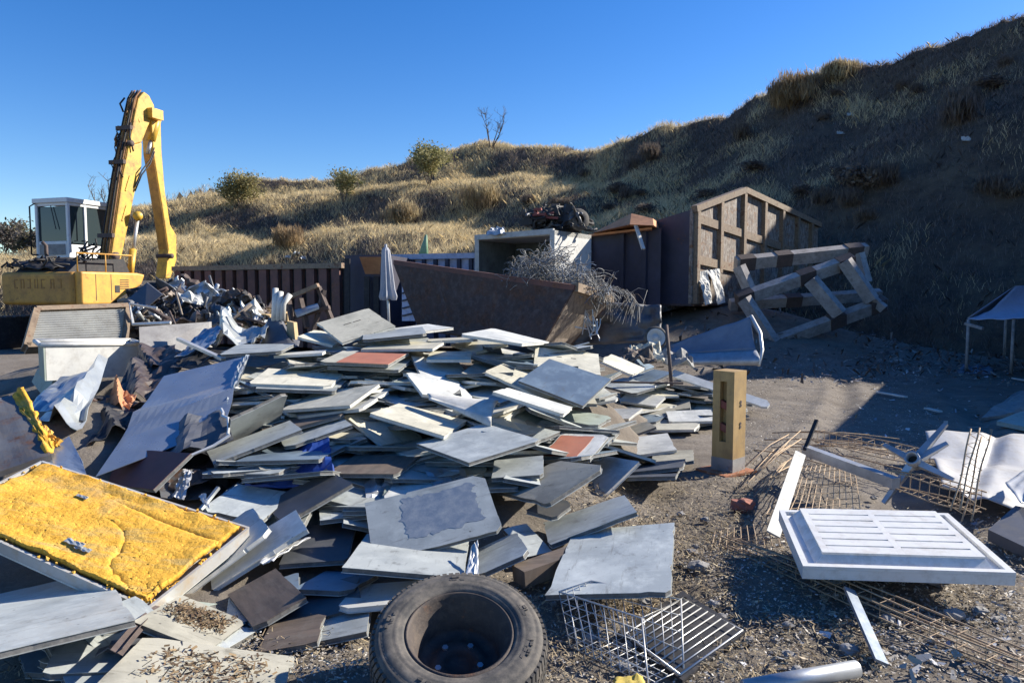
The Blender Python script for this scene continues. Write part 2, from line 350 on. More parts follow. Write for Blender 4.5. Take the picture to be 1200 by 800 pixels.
PANELS=[
((-1.706, 7.828, 1.226),(0.922, 0.1911, -0.0629, 0.3307),(0.641, 0.599),'cream','cream floor panel tipped up at the peak of the heap, two dark slots in it'),
((-2.061, 7.84, 1.088),(0.7215, 0.1094, 0.0531, 0.6816),(0.601, 0.397),'cream','cream floor panel corner poking out under the slotted peak panel'),
((-1.248, 7.566, 1.15),(0.9941, 0.0344, -0.0429, 0.0931),(0.648, 0.639),'zinc','pale grey floor panel lying flat just right of the slotted peak panel'),
((-1.009, 8.076, 1.176),(0.9141, 0.0387, -0.0135, 0.4033),(0.545, 0.446),'white','thin white floor panel at the skyline of the heap, behind the closed parasol foot'),
((-1.102, 7.296, 1.042),(0.9971, 0.0342, -0.0081, -0.0675),(0.736, 0.529),'cream','cream floor panel lying directly behind the far terracotta faced panel'),
((-1.408, 6.843, 0.962),(0.7701, 0.0406, -0.0343, 0.6358),(0.584, 0.686),'red','terracotta faced floor panel with a cream left margin, the farther of the two'),
((-1.359, 6.874, 0.903),(0.9978, 0.0439, 0.021, -0.0442),(0.675, 0.552),'zinc','grey floor panel directly beneath the far terracotta faced panel'),
((-0.695, 6.925, 0.851),(0.9794, 0.1021, 0.0774, 0.1558),(0.485, 0.586),'white','bright white floor panel just right of the far terracotta panel, upper of two'),
((-0.629, 6.26, 0.756),(0.9628, 0.0998, 0.1267, 0.2167),(0.509, 0.551),'white','bright white floor panel overlapping the white panel behind it, lower of two'),
((-0.618, 7.118, 0.953),(0.694, 0.0193, -0.0158, 0.7195),(0.602, 0.428),'cream','cream floor panel sliver behind the two overlapping white panels'),
((-1.54, 6.033, 0.691),(0.8123, -0.0014, -0.1196, 0.5709),(0.496, 0.693),'cream','long cream floor panel on top of a fan of white edged panels'),
((-1.448, 6.026, 0.641),(0.7933, -0.0228, -0.1027, 0.5997),(0.521, 0.651),'white','white edged floor panel second in the fan under a cream panel'),
((-1.94, 6.463, 0.81),(0.6953, 0.0549, -0.0116, 0.7165),(0.582, 0.714),'cream','cream floor panel half in shadow right of the long blue sheet metal'),
((-1.872, 6.375, 0.766),(0.6958, 0.0388, -0.0005, 0.7171),(0.554, 0.684),'zinc','grey floor panel hidden under the half shadowed cream one'),
((-2.063, 5.673, 0.547),(0.8851, -0.2471, -0.269, 0.2885),(0.482, 0.614),'dark','dark grey floor panel standing tilted with one bright white edge'),
((-1.962, 5.381, 0.462),(0.9587, 0.0359, -0.1405, 0.2448),(0.653, 0.45),'zinc','grey floor panel seen edge on, its layered rim sloping above the blue plastic'),
((-1.544, 5.536, 0.501),(0.9639, 0.0309, -0.1293, 0.2306),(0.518, 0.4),'zinc','narrow grey floor panel edge above the blue plastic, left of a cream corner'),
((-1.7, 5.756, 0.545),(0.9783, 0.019, -0.1046, 0.1776),(0.637, 0.4),'brown','brownish floor panel edge below the dark tilted panel'),
((-1.058, 5.882, 0.473),(0.927, 0.0486, 0.1898, -0.3197),(0.503, 0.469),'cream','cream floor panel pointing a corner down at the centre of the heap'),
((-0.706, 5.48, 0.619),(0.7699, 0.0813, 0.0783, 0.6281),(0.633, 0.596),'cream','cream floor panel lying across another cream one, casting a shadow band on it'),
((-0.245, 5.011, 0.534),(0.9472, 0.0269, -0.0578, 0.3143),(0.605, 0.692),'zinc','large light grey floor panel in mid heap, below the bent white sheet'),
((0.493, 5.507, 0.396),(0.8402, 0.0234, -0.088, 0.5346),(0.501, 0.413),'redpatch','floor panel with a terracotta square on pale metal, the nearer of the two red ones'),
((0.042, 4.834, 0.396),(0.9957, 0.0747, -0.0504, -0.0212),(0.347, 0.325),'zinc','short thick grey floor panel left of the near terracotta one'),
((0.258, 4.619, 0.363),(0.8548, 0.1125, -0.1421, -0.4863),(0.608, 0.496),'greybeige','grey beige floor panel sloping below the near terracotta one, rough top'),
((0.665, 5.441, 0.161),(0.8204, 0.2102, -0.1863, -0.498),(0.529, 0.484),'white','pale floor panel under the rough grey beige one'),
((0.248, 4.483, 0.227),(0.9558, 0.0625, 0.0087, -0.287),(0.21, 0.261),'dark','small dark floor panel with one white edge under the rough grey beige one'),
((0.468, 4.325, 0.202),(0.9846, -0.0173, -0.1733, 0.0125),(0.554, 0.442),'zinc','bluish floor panel with a shiny spot, pointing right to the straw litter'),
((0.553, 3.731, 0.186),(0.7858, -0.0463, -0.0607, 0.6138),(0.888, 0.6),'zinc','pale floor panel lying flat at the right foot of the heap, striped by thin shadows'),
((-0.462, 4.046, 0.306),(0.9577, 0.2508, -0.07, 0.1226),(0.728, 0.465),'patch',"blue stained floor panel tilted toward the viewer, the largest on the heap's face"),
((-0.543, 3.772, 0.188),(0.6988, -0.0038, 0.0629, 0.7125),(0.695, 0.599),'zinc','floor panel directly beneath the large blue stained one'),
((-0.074, 3.962, 0.124),(0.9785, -0.0183, -0.187, 0.0854),(0.294, 0.424),'zinc',"grey floor panel just right of the large blue stained one's lower corner"),
((0.091, 4.231, 0.101),(0.9698, 0.0955, 0.0041, 0.2244),(0.166, 0.348),'zinc','grey floor panel tucked behind a grey one above the tyre'),
((-0.924, 3.69, 0.07),(0.7764, -0.0581, 0.0392, 0.6263),(0.366, 0.316),'blue','blue grey shaded floor panel left of a pale panel with a clipped corner'),
((-0.648, 3.505, 0.082),(0.7016, -0.0813, 0.0253, 0.7075),(0.435, 0.374),'white','pale floor panel with a clipped corner, partly behind the tyre'),
((-2.098, 3.193, 0.161),(0.9504, -0.0821, -0.036, 0.2978),(0.507, 1.342),'zinc','grey floor panel at the bottom left corner, under the yellow foam door'),
((-1.432, 3.126, 0.117),(0.9809, -0.0787, 0.1751, -0.0297),(0.347, 0.426),'greybeige','beige floor panel strewn with wood chips below the yellow foam door'),
((-1.183, 2.64, 0.138),(0.9893, -0.0753, 0.1007, 0.0733),(0.625, 0.603),'greybeige','beige floor panel at the very bottom with brown leaf litter on it'),
((-1.681, 3.994, 0.126),(0.9279, 0.0721, -0.2599, 0.2576),(0.568, 0.5),'white',"white edged floor panel right under the yellow foam door's corner"),
((-1.457, 3.996, 0.142),(0.9492, 0.0508, -0.225, 0.2143),(0.56, 0.4),'white','white edged floor panel second below the yellow foam door'),
((-1.689, 4.514, 0.25),(0.7709, 0.0811, -0.0189, 0.6315),(0.422, 0.425),'zinc',"light grey floor panel just beyond the yellow foam door's right corner"),
((-1.691, 4.866, 0.236),(0.9954, -0.0411, 0.0467, 0.0724),(0.481, 0.542),'blue','blue shaded floor panel behind the light grey one near the foam door'),
((-2.589, 4.959, 0.354),(0.8373, 0.0992, -0.2794, 0.4594),(0.342, 0.734),'maroon','maroon faced floor panel with a white right edge, below the long blue sheet'),
((-0.971, 5.005, 0.372),(0.7702, -0.0076, -0.015, 0.6376),(0.524, 0.506),'brown','brown shaded floor panel with a white right end, right of the blue plastic'),
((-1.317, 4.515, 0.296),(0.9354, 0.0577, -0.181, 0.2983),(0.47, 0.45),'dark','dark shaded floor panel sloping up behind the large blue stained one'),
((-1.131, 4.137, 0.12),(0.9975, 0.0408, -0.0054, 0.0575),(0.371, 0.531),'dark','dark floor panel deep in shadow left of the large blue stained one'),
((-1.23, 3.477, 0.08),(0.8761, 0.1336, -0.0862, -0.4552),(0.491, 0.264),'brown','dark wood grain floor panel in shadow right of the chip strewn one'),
((0.145, 6.681, 0.77),(0.8163, 0.17, 0.0642, 0.5482),(0.611, 0.651),'cream','cream floor panel partly covered by the blue grey square panel'),
((0.478, 6.387, 0.795),(0.8508, 0.1836, -0.0546, 0.4894),(0.584, 0.643),'blue',"blue grey square floor panel tilted on the heap's right half, whole face visible"),
((0.55, 7.144, 0.901),(0.9883, 0.1405, 0.0525, -0.029),(0.656, 0.559),'cream','pale cream floor panel with a row of slots, propped up behind the blue grey square'),
((0.179, 5.75, 0.716),(0.7704, 0.081, 0.1107, 0.6227),(0.566, 0.583),'white',"white floor panel sliding out below the blue grey square's left edge"),
((0.642, 6.318, 0.47),(0.8529, 0.0427, 0.01, 0.5202),(0.434, 0.394),'greenish',"greenish grey floor panel below the blue grey square's near corner"),
((0.348, 6.142, 0.519),(0.9789, -0.0179, 0.1786, 0.0979),(0.475, 0.4),'zinc','grey blue floor panel edge sloping right beneath a white one'),
((1.763, 9.302, 0.479),(0.9458, 0.0509, -0.1146, 0.2994),(0.52, 0.437),'blue','blue floor panel beside the rusty thin post'),
((-0.357, 7.752, 1.02),(0.9435, 0.0866, -0.0645, 0.3134),(0.419, 0.497),'cream',"cream floor panel near the heap's skyline in front of the rusty skip"),
((-0.056, 7.299, 1.127),(0.8138, 0.0619, 0.0552, 0.5752),(0.917, 0.654),'white','long pale floor panel forming the skyline before the rusty skip'),
((1.295, 8.401, 0.732),(0.8194, 0.1615, 0.0882, 0.5429),(0.605, 0.439),'cream','cream topped floor panel right of the slotted pale one'),
((1.594, 9.182, 0.668),(0.8432, 0.1836, 0.1007, 0.4952),(0.59, 0.365),'blue','narrow blue floor panel left of the thin rusty post'),
((2.719, 9.377, 0.317),(0.9036, 0.2518, 0.0314, -0.3451),(1.381, 0.152),'white','long white plank ending in the open beyond the yellow post'),
((1.371, 6.968, 0.094),(0.996, 0.0355, -0.0747, -0.0338),(0.407, 0.591),'white','white floor panel on the ground left of the yellow post'),
((1.366, 7.695, 0.102),(0.9838, 0.0328, -0.152, 0.0897),(0.324, 0.288),'greybeige','grey floor panel with a broken white end near the yellow post'),
((1.821, 7.912, 0.086),(0.97, 0.0247, -0.0599, -0.2343),(0.496, 0.305),'cream','narrow cream floor panel just left of the yellow post'),
((2.104, 8.363, 0.128),(0.7565, -0.0064, -0.0384, 0.6528),(0.589, 0.536),'white','white floor panel half hidden behind the yellow post'),
((1.193, 5.874, 0.147),(0.7907, -0.0998, -0.0045, 0.604),(0.588, 0.471),'dark','dark floor panel on top of a small black stack left of the post base'),
((1.125, 5.667, 0.137),(0.7974, -0.0921, 0.0181, 0.5961),(0.563, 0.41),'dark','dark floor panel at the bottom of a small black stack left of the post base'),
((1.492, 6.561, 0.064),(0.9917, -0.0123, -0.0507, -0.1175),(0.378, 0.548),'greybeige','beige floor panel flat on the ground beside the post base'),
((-0.658, 4.658, 0.29),(0.7216, -0.0185, -0.0066, 0.6921),(0.444, 0.31),'white','white floor panel peeping out behind the large blue stained one'),
((0.153, 4.797, 0.345),(0.9948, 0.0052, 0.0732, -0.0705),(0.368, 0.4),'zinc','grey floor panel below the short thick one'),
((1.424, 8.655, 0.448),(0.901, 0.0781, 0.0232, -0.4261),(0.541, 0.451),'zinc',"grey floor panel right of the blue grey square's far corner"),
((1.678, 8.942, 0.134),(0.9363, 0.0016, -0.0042, 0.3511),(0.85, 0.35),'cream','cream tubular edged floor panel left of the post top'),
((1.655, 9.06, 0.224),(0.9427, 0.1354, -0.0248, -0.3038),(0.53, 0.319),'white','white floor panel in the dark gap below the thin rusty post'),
((1.146, 7.799, 0.249),(0.9392, 0.0862, -0.0944, -0.3186),(0.483, 0.33),'white','white floor panel right of the greenish grey one'),
((-0.637, 7.677, 1.079),(0.9992, 0.0007, -0.0229, 0.0312),(0.534, 0.4),'cream','cream floor panel rim right behind the white panels at the skyline'),
((-0.016, 7.118, 0.907),(0.9964, 0.0034, 0.0497, -0.0684),(0.588, 0.4),'blue','blue shaded floor panel left of the slotted pale one'),
((-2.571, 7.248, 1.013),(0.9987, 0.0333, -0.0142, 0.0347),(0.594, 0.619),'zinc','grey floor panel in front of the steel chute'),
((-2.148, 7.285, 0.964),(0.9984, 0.0014, -0.0312, 0.0461),(0.483, 0.35),'white','white floor panel edge left of the far terracotta one'),
((-1.259, 3.527, 0.045),(0.9812, 0.0181, -0.116, 0.153),(0.36, 0.4),'blue','blue shaded floor panel between the chip strewn one and the tyre'),
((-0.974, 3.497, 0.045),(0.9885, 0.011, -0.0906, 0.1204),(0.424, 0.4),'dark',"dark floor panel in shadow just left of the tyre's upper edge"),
((-0.833, 3.279, 0.045),(0.9941, 0.0054, -0.0916, 0.0586),(0.325, 0.35),'zinc','grey floor panel low beside the left edge of the tyre'),
((-1.001, 3.176, 0.045),(0.996, 0.0037, -0.0746, 0.0498),(0.266, 0.3),'brown','brown floor panel at the bottom edge, left of the tyre'),
]
LOOSE=[
((0.374, 7.261, 0.857),(0.9092, 0.1071, 0.1035, -0.3889),(0.62, 0.378),'white'),
((-2.491, 6.738, 0.663),(0.9916, 0.1031, -0.0403, -0.0663),(0.62, 0.62),'white'),
((-0.106, 5.587, 0.361),(0.9111, 0.0995, 0.0088, 0.3998),(0.62, 0.62),'zinc'),
((-0.823, 6.779, 0.762),(0.1636, 0.0123, 0.0229, -0.9862),(0.62, 0.62),'greenish'),
((-0.623, 5.086, 0.325),(0.9918, 0.0039, 0.0465, 0.1191),(0.62, 0.62),'zinc'),
((-0.514, 6.401, 0.603),(0.8008, 0.0458, 0.16, -0.5754),(0.62, 0.368),'zinc'),
((-0.249, 6.224, 0.554),(0.3682, -0.0942, -0.0365, 0.9242),(0.62, 0.62),'cream'),
((0.44, 6.527, 0.63),(0.7032, 0.0167, 0.0163, -0.7106),(0.62, 0.62),'greybeige'),
((1.731, 9.394, 0.302),(0.9839, -0.1287, -0.1064, -0.0632),(0.62, 0.62),'greybeige'),
((0.446, 6.708, 0.599),(0.5097, 0.0168, -0.0545, 0.8584),(0.62, 0.62),'greybeige'),
((-1.006, 5.315, 0.318),(0.8799, 0.0755, -0.0453, -0.4669),(0.62, 0.62),'zinc'),
((-1.261, 5.114, 0.307),(0.9398, -0.0059, 0.0098, -0.3415),(0.62, 0.62),'greybeige'),
((-0.35, 6.864, 0.794),(0.6278, -0.0575, 0.0411, 0.7752),(0.62, 0.62),'blue'),
((2.155, 8.576, 0.058),(0.9318, 0.0056, 0.0385, 0.3608),(0.62, 0.62),'zinc'),
((-1.326, 6.602, 0.654),(0.9008, 0.104, 0.11, 0.407),(0.62, 0.62),'blue'),
((-1.742, 3.266, 0.099),(0.8167, -0.0823, 0.088, 0.5644),(0.62, 0.334),'greenish'),
((-1.214, 6.607, 0.722),(0.9797, -0.116, 0.0172, 0.1627),(0.62, 0.62),'cream'),
((-1.491, 6.898, 0.688),(0.9136, 0.0076, 0.1097, 0.3915),(0.62, 0.366),'cream'),
((-2.673, 7.46, 0.99),(0.2015, -0.0279, -0.0726, 0.9764),(0.62, 0.349),'blue'),
((-1.373, 7.992, 1.052),(0.9151, 0.0296, -0.0861, 0.3929),(0.62, 0.62),'greybeige'),
((-0.897, 4.736, 0.186),(0.9236, 0.0148, -0.0204, 0.3825),(0.62, 0.62),'blue'),
((-0.222, 6.54, 0.598),(0.0217, 0.1587, -0.0374, 0.9864),(0.62, 0.62),'zinc'),
((0.742, 6.513, 0.245),(0.3157, -0.0653, -0.0494, -0.9453),(0.62, 0.62),'zinc'),
((-1.536, 2.892, 0.102),(0.3727, -0.0702, 0.0166, -0.9251),(0.62, 0.62),'zinc'),
((-1.3, 5.7, 0.379),(0.5739, -0.0782, -0.0038, -0.8152),(0.62, 0.62),'zinc'),
((0.59, 7.435, 0.773),(0.9382, -0.0006, -0.0405, -0.3436),(0.62, 0.443),'zinc'),
((-1.207, 7.656, 0.927),(0.2786, 0.0484, -0.0066, 0.9592),(0.62, 0.62),'white'),
((-1.448, 5.149, 0.327),(0.7219, 0.0673, 0.0507, 0.6869),(0.62, 0.62),'greybeige'),
((-0.136, 5.435, 0.362),(0.4846, -0.0561, 0.116, -0.8652),(0.62, 0.62),'greenish'),
((0.508, 6.177, 0.395),(0.5265, -0.0476, 0.1101, 0.8417),(0.62, 0.62),'zinc'),
((-0.285, 6.174, 0.568),(0.9713, 0.0654, -0.0001, -0.2287),(0.62, 0.439),'cream'),
((-2.193, 6.117, 0.474),(0.9927, -0.0539, 0.01, -0.1071),(0.62, 0.62),'zinc'),
((-2.278, 6.414, 0.673),(0.1215, -0.0675, 0.0019, 0.9903),(0.62, 0.62),'greybeige'),
((-1.132, 5.334, 0.329),(0.9028, -0.0235, 0.0203, 0.4289),(0.62, 0.62),'zinc'),
((-0.078, 5.803, 0.479),(0.8597, -0.0827, 0.0794, -0.4977),(0.62, 0.62),'zinc'),
((-1.187, 6.645, 0.722),(0.504, -0.0705, 0.0526, 0.8592),(0.62, 0.62),'zinc'),
((-1.506, 6.548, 0.651),(0.4681, -0.024, -0.0114, -0.8833),(0.62, 0.62),'zinc'),
((0.236, 7.479, 0.868),(0.6545, -0.0351, 0.0538, 0.7534),(0.62, 0.62),'cream'),
((-1.802, 7.53, 0.883),(0.5205, -0.0224, 0.0487, 0.8522),(0.62, 0.62),'zinc'),
((-2.56, 7.1, 0.779),(0.212, -0.072, 0.0378, -0.9739),(0.62, 0.62),'cream'),
((1.689, 8.854, 0.088),(0.7608, 0.0585, -0.0322, -0.6455),(0.62, 0.62),'greybeige'),
((-0.226, 5.67, 0.414),(0.9418, -0.0685, 0.0051, 0.3292),(0.62, 0.62),'zinc'),
((-1.455, 4.531, 0.142),(0.6723, 0.0062, 0.1051, -0.7327),(0.62, 0.62),'zinc'),
((-0.958, 5.141, 0.273),(0.8744, 0.0498, 0.0097, 0.4826),(0.62, 0.62),'greenish'),
((0.565, 7.646, 0.943),(0.8777, -0.1723, 0.0276, -0.4463),(0.62, 0.62),'zinc'),
((-1.146, 7.268, 0.831),(0.8184, -0.0939, 0.0367, -0.5657),(0.62, 0.456),'greybeige'),
((-2.214, 6.062, 0.46),(0.4529, 0.0271, -0.0985, -0.8857),(0.62, 0.62),'cream'),
((-1.904, 6.857, 0.705),(0.8518, 0.0681, 0.0113, 0.5194),(0.62, 0.62),'zinc'),
((-1.26, 7.171, 0.799),(0.1751, -0.0113, 0.0188, 0.9843),(0.62, 0.62),'zinc'),
((-0.415, 4.832, 0.285),(0.7634, 0.0525, -0.0549, 0.6414),(0.62, 0.379),'cream'),
((2.494, 9.69, 0.271),(0.8987, -0.1068, 0.0294, -0.4243),(0.62, 0.62),'zinc'),
((1.998, 9.234, 0.091),(0.6216, 0.0747, -0.0686, -0.7768),(0.62, 0.62),'greybeige'),
((-1.645, 6.81, 0.664),(0.372, 0.1052, -0.0313, -0.9217),(0.62, 0.62),'greybeige'),
((-1.682, 6.186, 0.503),(0.3992, 0.017, -0.0339, -0.9161),(0.62, 0.62),'cream'),
((-1.42, 7.121, 0.855),(0.3693, -0.0017, -0.085, 0.9254),(0.62, 0.62),'blue'),
((-0.099, 5.416, 0.387),(0.3858, -0.0436, -0.083, -0.9178),(0.62, 0.62),'white'),
((2.511, 9.69, 0.246),(0.2748, -0.0481, -0.0228, 0.96),(0.62, 0.62),'blue'),
((-0.803, 4.586, 0.159),(0.9762, 0.0432, 0.1634, 0.1357),(0.62, 0.62),'zinc'),
((-1.859, 5.123, 0.318),(0.5114, -0.0631, 0.0618, 0.8548),(0.62, 0.62),'zinc'),
((-0.615, 6.725, 0.717),(0.9931, 0.0538, -0.09, 0.0518),(0.62, 0.477),'cream'),
((-1.433, 5.78, 0.413),(0.1868, 0.0196, 0.0867, 0.9784),(0.62, 0.62),'zinc'),
((-0.338, 5.459, 0.412),(0.9584, -0.017, -0.0664, -0.2769),(0.62, 0.62),'zinc'),
((-1.464, 4.904, 0.31),(0.7237, -0.1344, 0.0755, 0.6727),(0.62, 0.62),'zinc'),
((-1.28, 5.067, 0.271),(0.1922, -0.0683, -0.0607, -0.9771),(0.62, 0.62),'zinc'),
((0.555, 6.029, 0.331),(0.8008, -0.0563, -0.0209, 0.5959),(0.62, 0.62),'zinc'),
((-2.206, 6.376, 0.579),(0.976, -0.1218, -0.0295, 0.1781),(0.62, 0.62),'cream'),
((-0.093, 7.187, 0.809),(0.5414, -0.2132, 0.0046, -0.8133),(0.62, 0.499),'blue'),
((-1.362, 6.328, 0.61),(0.9443, 0.0438, -0.0512, -0.3221),(0.62, 0.62),'blue'),
((-0.203, 5.44, 0.425),(0.9904, 0.0044, 0.0596, 0.1245),(0.62, 0.62),'blue'),
((-2.283, 7.074, 0.798),(0.5974, 0.04, 0.0824, -0.7967),(0.62, 0.407),'zinc'),
((-0.84, 4.699, 0.244),(0.5905, -0.0328, 0.0686, -0.8034),(0.62, 0.62),'zinc'),
((-0.481, 5.707, 0.37),(0.752, -0.0268, -0.0802, 0.6538),(0.62, 0.443),'blue'),
((-1.85, 7.315, 0.827),(0.908, 0.1813, 0.144, -0.3491),(0.62, 0.62),'zinc'),
((-0.112, 6.006, 0.542),(0.7948, 0.0899, 0.0999, 0.5918),(0.62, 0.62),'cream'),
((-2.18, 6.836, 0.712),(0.7985, -0.0143, -0.0063, -0.6018),(0.62, 0.62),'white'),
((1.807, 9.498, 0.27),(0.9894, 0.0571, 0.0239, 0.1313),(0.62, 0.62),'cream'),
((-1.952, 7.211, 0.851),(0.5578, 0.0746, 0.0778, 0.8229),(0.62, 0.62),'cream'),
((-0.25, 5.427, 0.429),(0.8381, -0.0801, -0.1, -0.5302),(0.62, 0.62),'cream'),
((-1.569, 4.515, 0.144),(0.9878, 0.0628, -0.1415, 0.0161),(0.62, 0.62),'zinc'),
((-0.425, 5.226, 0.297),(0.2838, 0.1186, 0.0835, -0.9479),(0.62, 0.419),'zinc'),
((-1.077, 7.114, 0.816),(0.8053, 0.0171, 0.1135, 0.5817),(0.62, 0.62),'greenish'),
((2.165, 9.69, 0.303),(0.9895, -0.0698, 0.1211, -0.0375),(0.62, 0.62),'greybeige'),
((-0.633, 5.597, 0.392),(0.2372, 0.0595, -0.0333, -0.9691),(0.62, 0.62),'white'),
((-0.223, 5.295, 0.298),(0.8188, -0.0062, -0.0287, -0.5734),(0.62, 0.62),'cream'),
((-1.554, 5.479, 0.392),(0.9571, 0.0425, -0.0499, -0.2824),(0.62, 0.62),'zinc'),
((-1.571, 2.939, 0.108),(0.9497, 0.0242, 0.1338, -0.2822),(0.62, 0.307),'zinc'),
((-1.543, 7.07, 0.755),(0.9542, -0.0523, 0.021, 0.2939),(0.62, 0.62),'white'),
((-1.366, 6.462, 0.68),(0.2186, -0.0804, 0.0388, 0.9717),(0.62, 0.62),'cream'),
((-0.659, 5.179, 0.311),(0.7211, -0.0345, -0.0567, 0.6896),(0.62, 0.62),'zinc'),
((-0.703, 4.725, 0.201),(0.1229, 0.1112, -0.0513, -0.9848),(0.62, 0.62),'zinc'),
((-0.985, 5.495, 0.393),(0.2169, -0.0337, -0.0821, -0.9721),(0.62, 0.313),'greenish'),
((1.567, 8.642, 0.071),(0.2987, -0.0389, -0.016, 0.9534),(0.62, 0.62),'blue'),
((1.827, 9.357, 0.089),(0.9457, -0.0098, 0.0293, -0.3236),(0.62, 0.62),'zinc'),
((-1.611, 5.231, 0.403),(0.9979, -0.027, -0.0229, -0.0533),(0.62, 0.62),'blue'),
((-2.069, 6.427, 0.651),(0.8681, 0.0204, 0.1907, 0.4579),(0.62, 0.62),'blue'),
((-0.112, 6.718, 0.698),(0.4115, -0.0244, -0.1097, 0.9044),(0.62, 0.62),'zinc'),
((2.794, 9.463, 0.107),(0.8392, -0.0979, -0.018, -0.5346),(0.62, 0.62),'blue'),
((0.317, 7.095, 0.825),(0.9934, -0.1018, 0.0057, 0.0529),(0.62, 0.429),'zinc'),
((0.351, 5.648, 0.345),(0.0866, 0.001, 0.0154, -0.9961),(0.62, 0.62),'zinc'),
((-0.768, 6.482, 0.588),(0.3937, 0.0165, -0.0942, 0.9142),(0.62, 0.62),'zinc'),
((-0.624, 5.561, 0.36),(0.6401, 0.0505, -0.0156, -0.7665),(0.62, 0.62),'white'),
((-1.715, 6.328, 0.566),(0.1769, -0.1018, 0.0486, -0.9777),(0.62, 0.62),'white'),
((-0.697, 6.814, 0.723),(0.6668, 0.0229, 0.066, -0.7419),(0.62, 0.62),'white'),
((-0.11, 6.561, 0.656),(0.8697, 0.0561, 0.0107, 0.4903),(0.62, 0.398),'zinc'),
((-1.3, 6.883, 0.698),(0.2904, -0.1425, -0.054, 0.9447),(0.62, 0.62),'blue'),
((-0.68, 5.892, 0.492),(0.9604, -0.096, -0.0103, 0.2615),(0.62, 0.497),'zinc'),
((0.477, 6.177, 0.4),(0.5261, 0.0039, 0.0048, 0.8504),(0.62, 0.62),'zinc'),
((-1.378, 5.215, 0.286),(0.468, -0.0059, -0.0802, -0.88),(0.62, 0.62),'white'),
((0.762, 6.728, 0.271),(0.9257, -0.1065, -0.0806, 0.3539),(0.62, 0.62),'zinc'),
((-0.746, 6.166, 0.528),(0.1371, -0.0427, 0.0007, -0.9896),(0.62, 0.62),'greybeige'),
((-0.982, 7.816, 0.995),(0.5117, -0.079, -0.0353, 0.8548),(0.62, 0.314),'white'),
((-1.804, 7.769, 0.96),(0.2145, -0.0337, 0.0063, -0.9761),(0.62, 0.62),'blue'),
((-0.251, 4.915, 0.25),(0.6872, -0.0416, -0.0797, -0.7209),(0.62, 0.62),'zinc'),
((-0.303, 5.352, 0.318),(0.6906, -0.0597, -0.0675, -0.7176),(0.62, 0.62),'zinc'),
((-0.824, 5.001, 0.28),(0.9866, 0.0233, 0.0868, -0.1364),(0.62, 0.62),'zinc'),
((-0.896, 6.281, 0.644),(0.92, 0.0144, 0.0469, 0.3887),(0.62, 0.62),'zinc'),
((2.12, 9.69, 0.203),(0.5876, -0.0527, 0.0579, 0.8053),(0.62, 0.62),'zinc'),
((-0.603, 6.094, 0.495),(0.5978, 0.023, -0.1369, -0.7895),(0.62, 0.62),'blue'),
((-1.855, 5.329, 0.329),(0.7664, 0.0165, -0.0454, 0.6406),(0.62, 0.62),'white'),
((0.43, 5.517, 0.312),(0.4142, 0.0106, -0.1113, -0.9033),(0.62, 0.62),'blue'),
((-1.811, 5.118, 0.347),(0.7896, -0.0335, -0.0215, 0.6123),(0.62, 0.62),'zinc'),
((-2.288, 6.576, 0.6),(0.9625, -0.0609, -0.1599, 0.2107),(0.62, 0.62),'zinc'),
((0.48, 7.611, 0.96),(0.1346, 0.0818, -0.0334, -0.9869),(0.62, 0.62),'zinc'),
((1.838, 8.131, 0.062),(0.9847, 0.007, -0.05, -0.1667),(0.62, 0.62),'greybeige'),
((0.459, 5.851, 0.402),(0.9582, 0.1073, 0.0805, -0.2528),(0.62, 0.301),'zinc'),
((-1.604, 6.656, 0.645),(0.996, 0.008, 0.0366, 0.0807),(0.62, 0.358),'white'),
((-2.381, 6.579, 0.705),(0.8771, -0.0437, -0.0445, 0.4763),(0.62, 0.62),'cream'),
((0.366, 7.503, 0.892),(0.2253, 0.0434, 0.0706, 0.9708),(0.62, 0.434),'zinc'),
((0.093, 6.002, 0.472),(0.0868, -0.1036, 0.1068, -0.9851),(0.62, 0.62),'greenish'),
((-0.411, 6.568, 0.603),(0.7326, 0.002, 0.21, 0.6474),(0.62, 0.62),'greenish'),
((0.123, 5.406, 0.44),(0.9674, -0.1175, 0.0999, -0.2009),(0.62, 0.62),'zinc'),
((-0.131, 5.661, 0.462),(0.2939, 0.0004, 0.0806, 0.9524),(0.62, 0.62),'zinc'),
((0.476, 6.91, 0.713),(0.5282, 0.0099, -0.1054, -0.8425),(0.62, 0.62),'white'),
((1.722, 9.408, 0.369),(0.9499, -0.0091, -0.0273, -0.3113),(0.62, 0.62),'white'),
((-0.198, 7.546, 0.929),(0.2981, 0.0519, -0.0517, 0.9517),(0.62, 0.62),'white'),
((-1.428, 6.472, 0.573),(0.2896, -0.0306, 0.0976, -0.9517),(0.62, 0.62),'white'),
((0.73, 7.305, 0.633),(0.8585, -0.1023, -0.1218, 0.4875),(0.62, 0.62),'greenish'),
((-0.693, 5.48, 0.325),(0.9049, 0.03, -0.0059, 0.4245),(0.62, 0.62),'cream'),
((-1.976, 7.018, 0.828),(0.258, 0.1354, -0.0143, -0.9565),(0.62, 0.62),'zinc'),
((-2.151, 6.242, 0.517),(0.782, -0.1145, -0.0245, -0.6122),(0.62, 0.331),'cream'),
((-1.439, 6.171, 0.507),(0.0022, -0.0233, -0.075, -0.9969),(0.62, 0.62),'zinc'),
((-1.885, 6.646, 0.625),(0.9917, -0.0161, -0.1064, -0.0704),(0.62, 0.62),'greenish'),
((-1.011, 6.427, 0.562),(0.9885, 0.0869, 0.0431, 0.1159),(0.62, 0.62),'zinc'),
((-1.197, 6.295, 0.525),(0.8537, -0.0907, -0.0898, 0.5049),(0.62, 0.62),'zinc'),
((-0.113, 6.839, 0.79),(0.0859, 0.1174, -0.0504, 0.9881),(0.62, 0.62),'greybeige'),
((2.446, 9.69, 0.214),(0.7156, -0.0587, 0.053, 0.694),(0.62, 0.396),'zinc'),
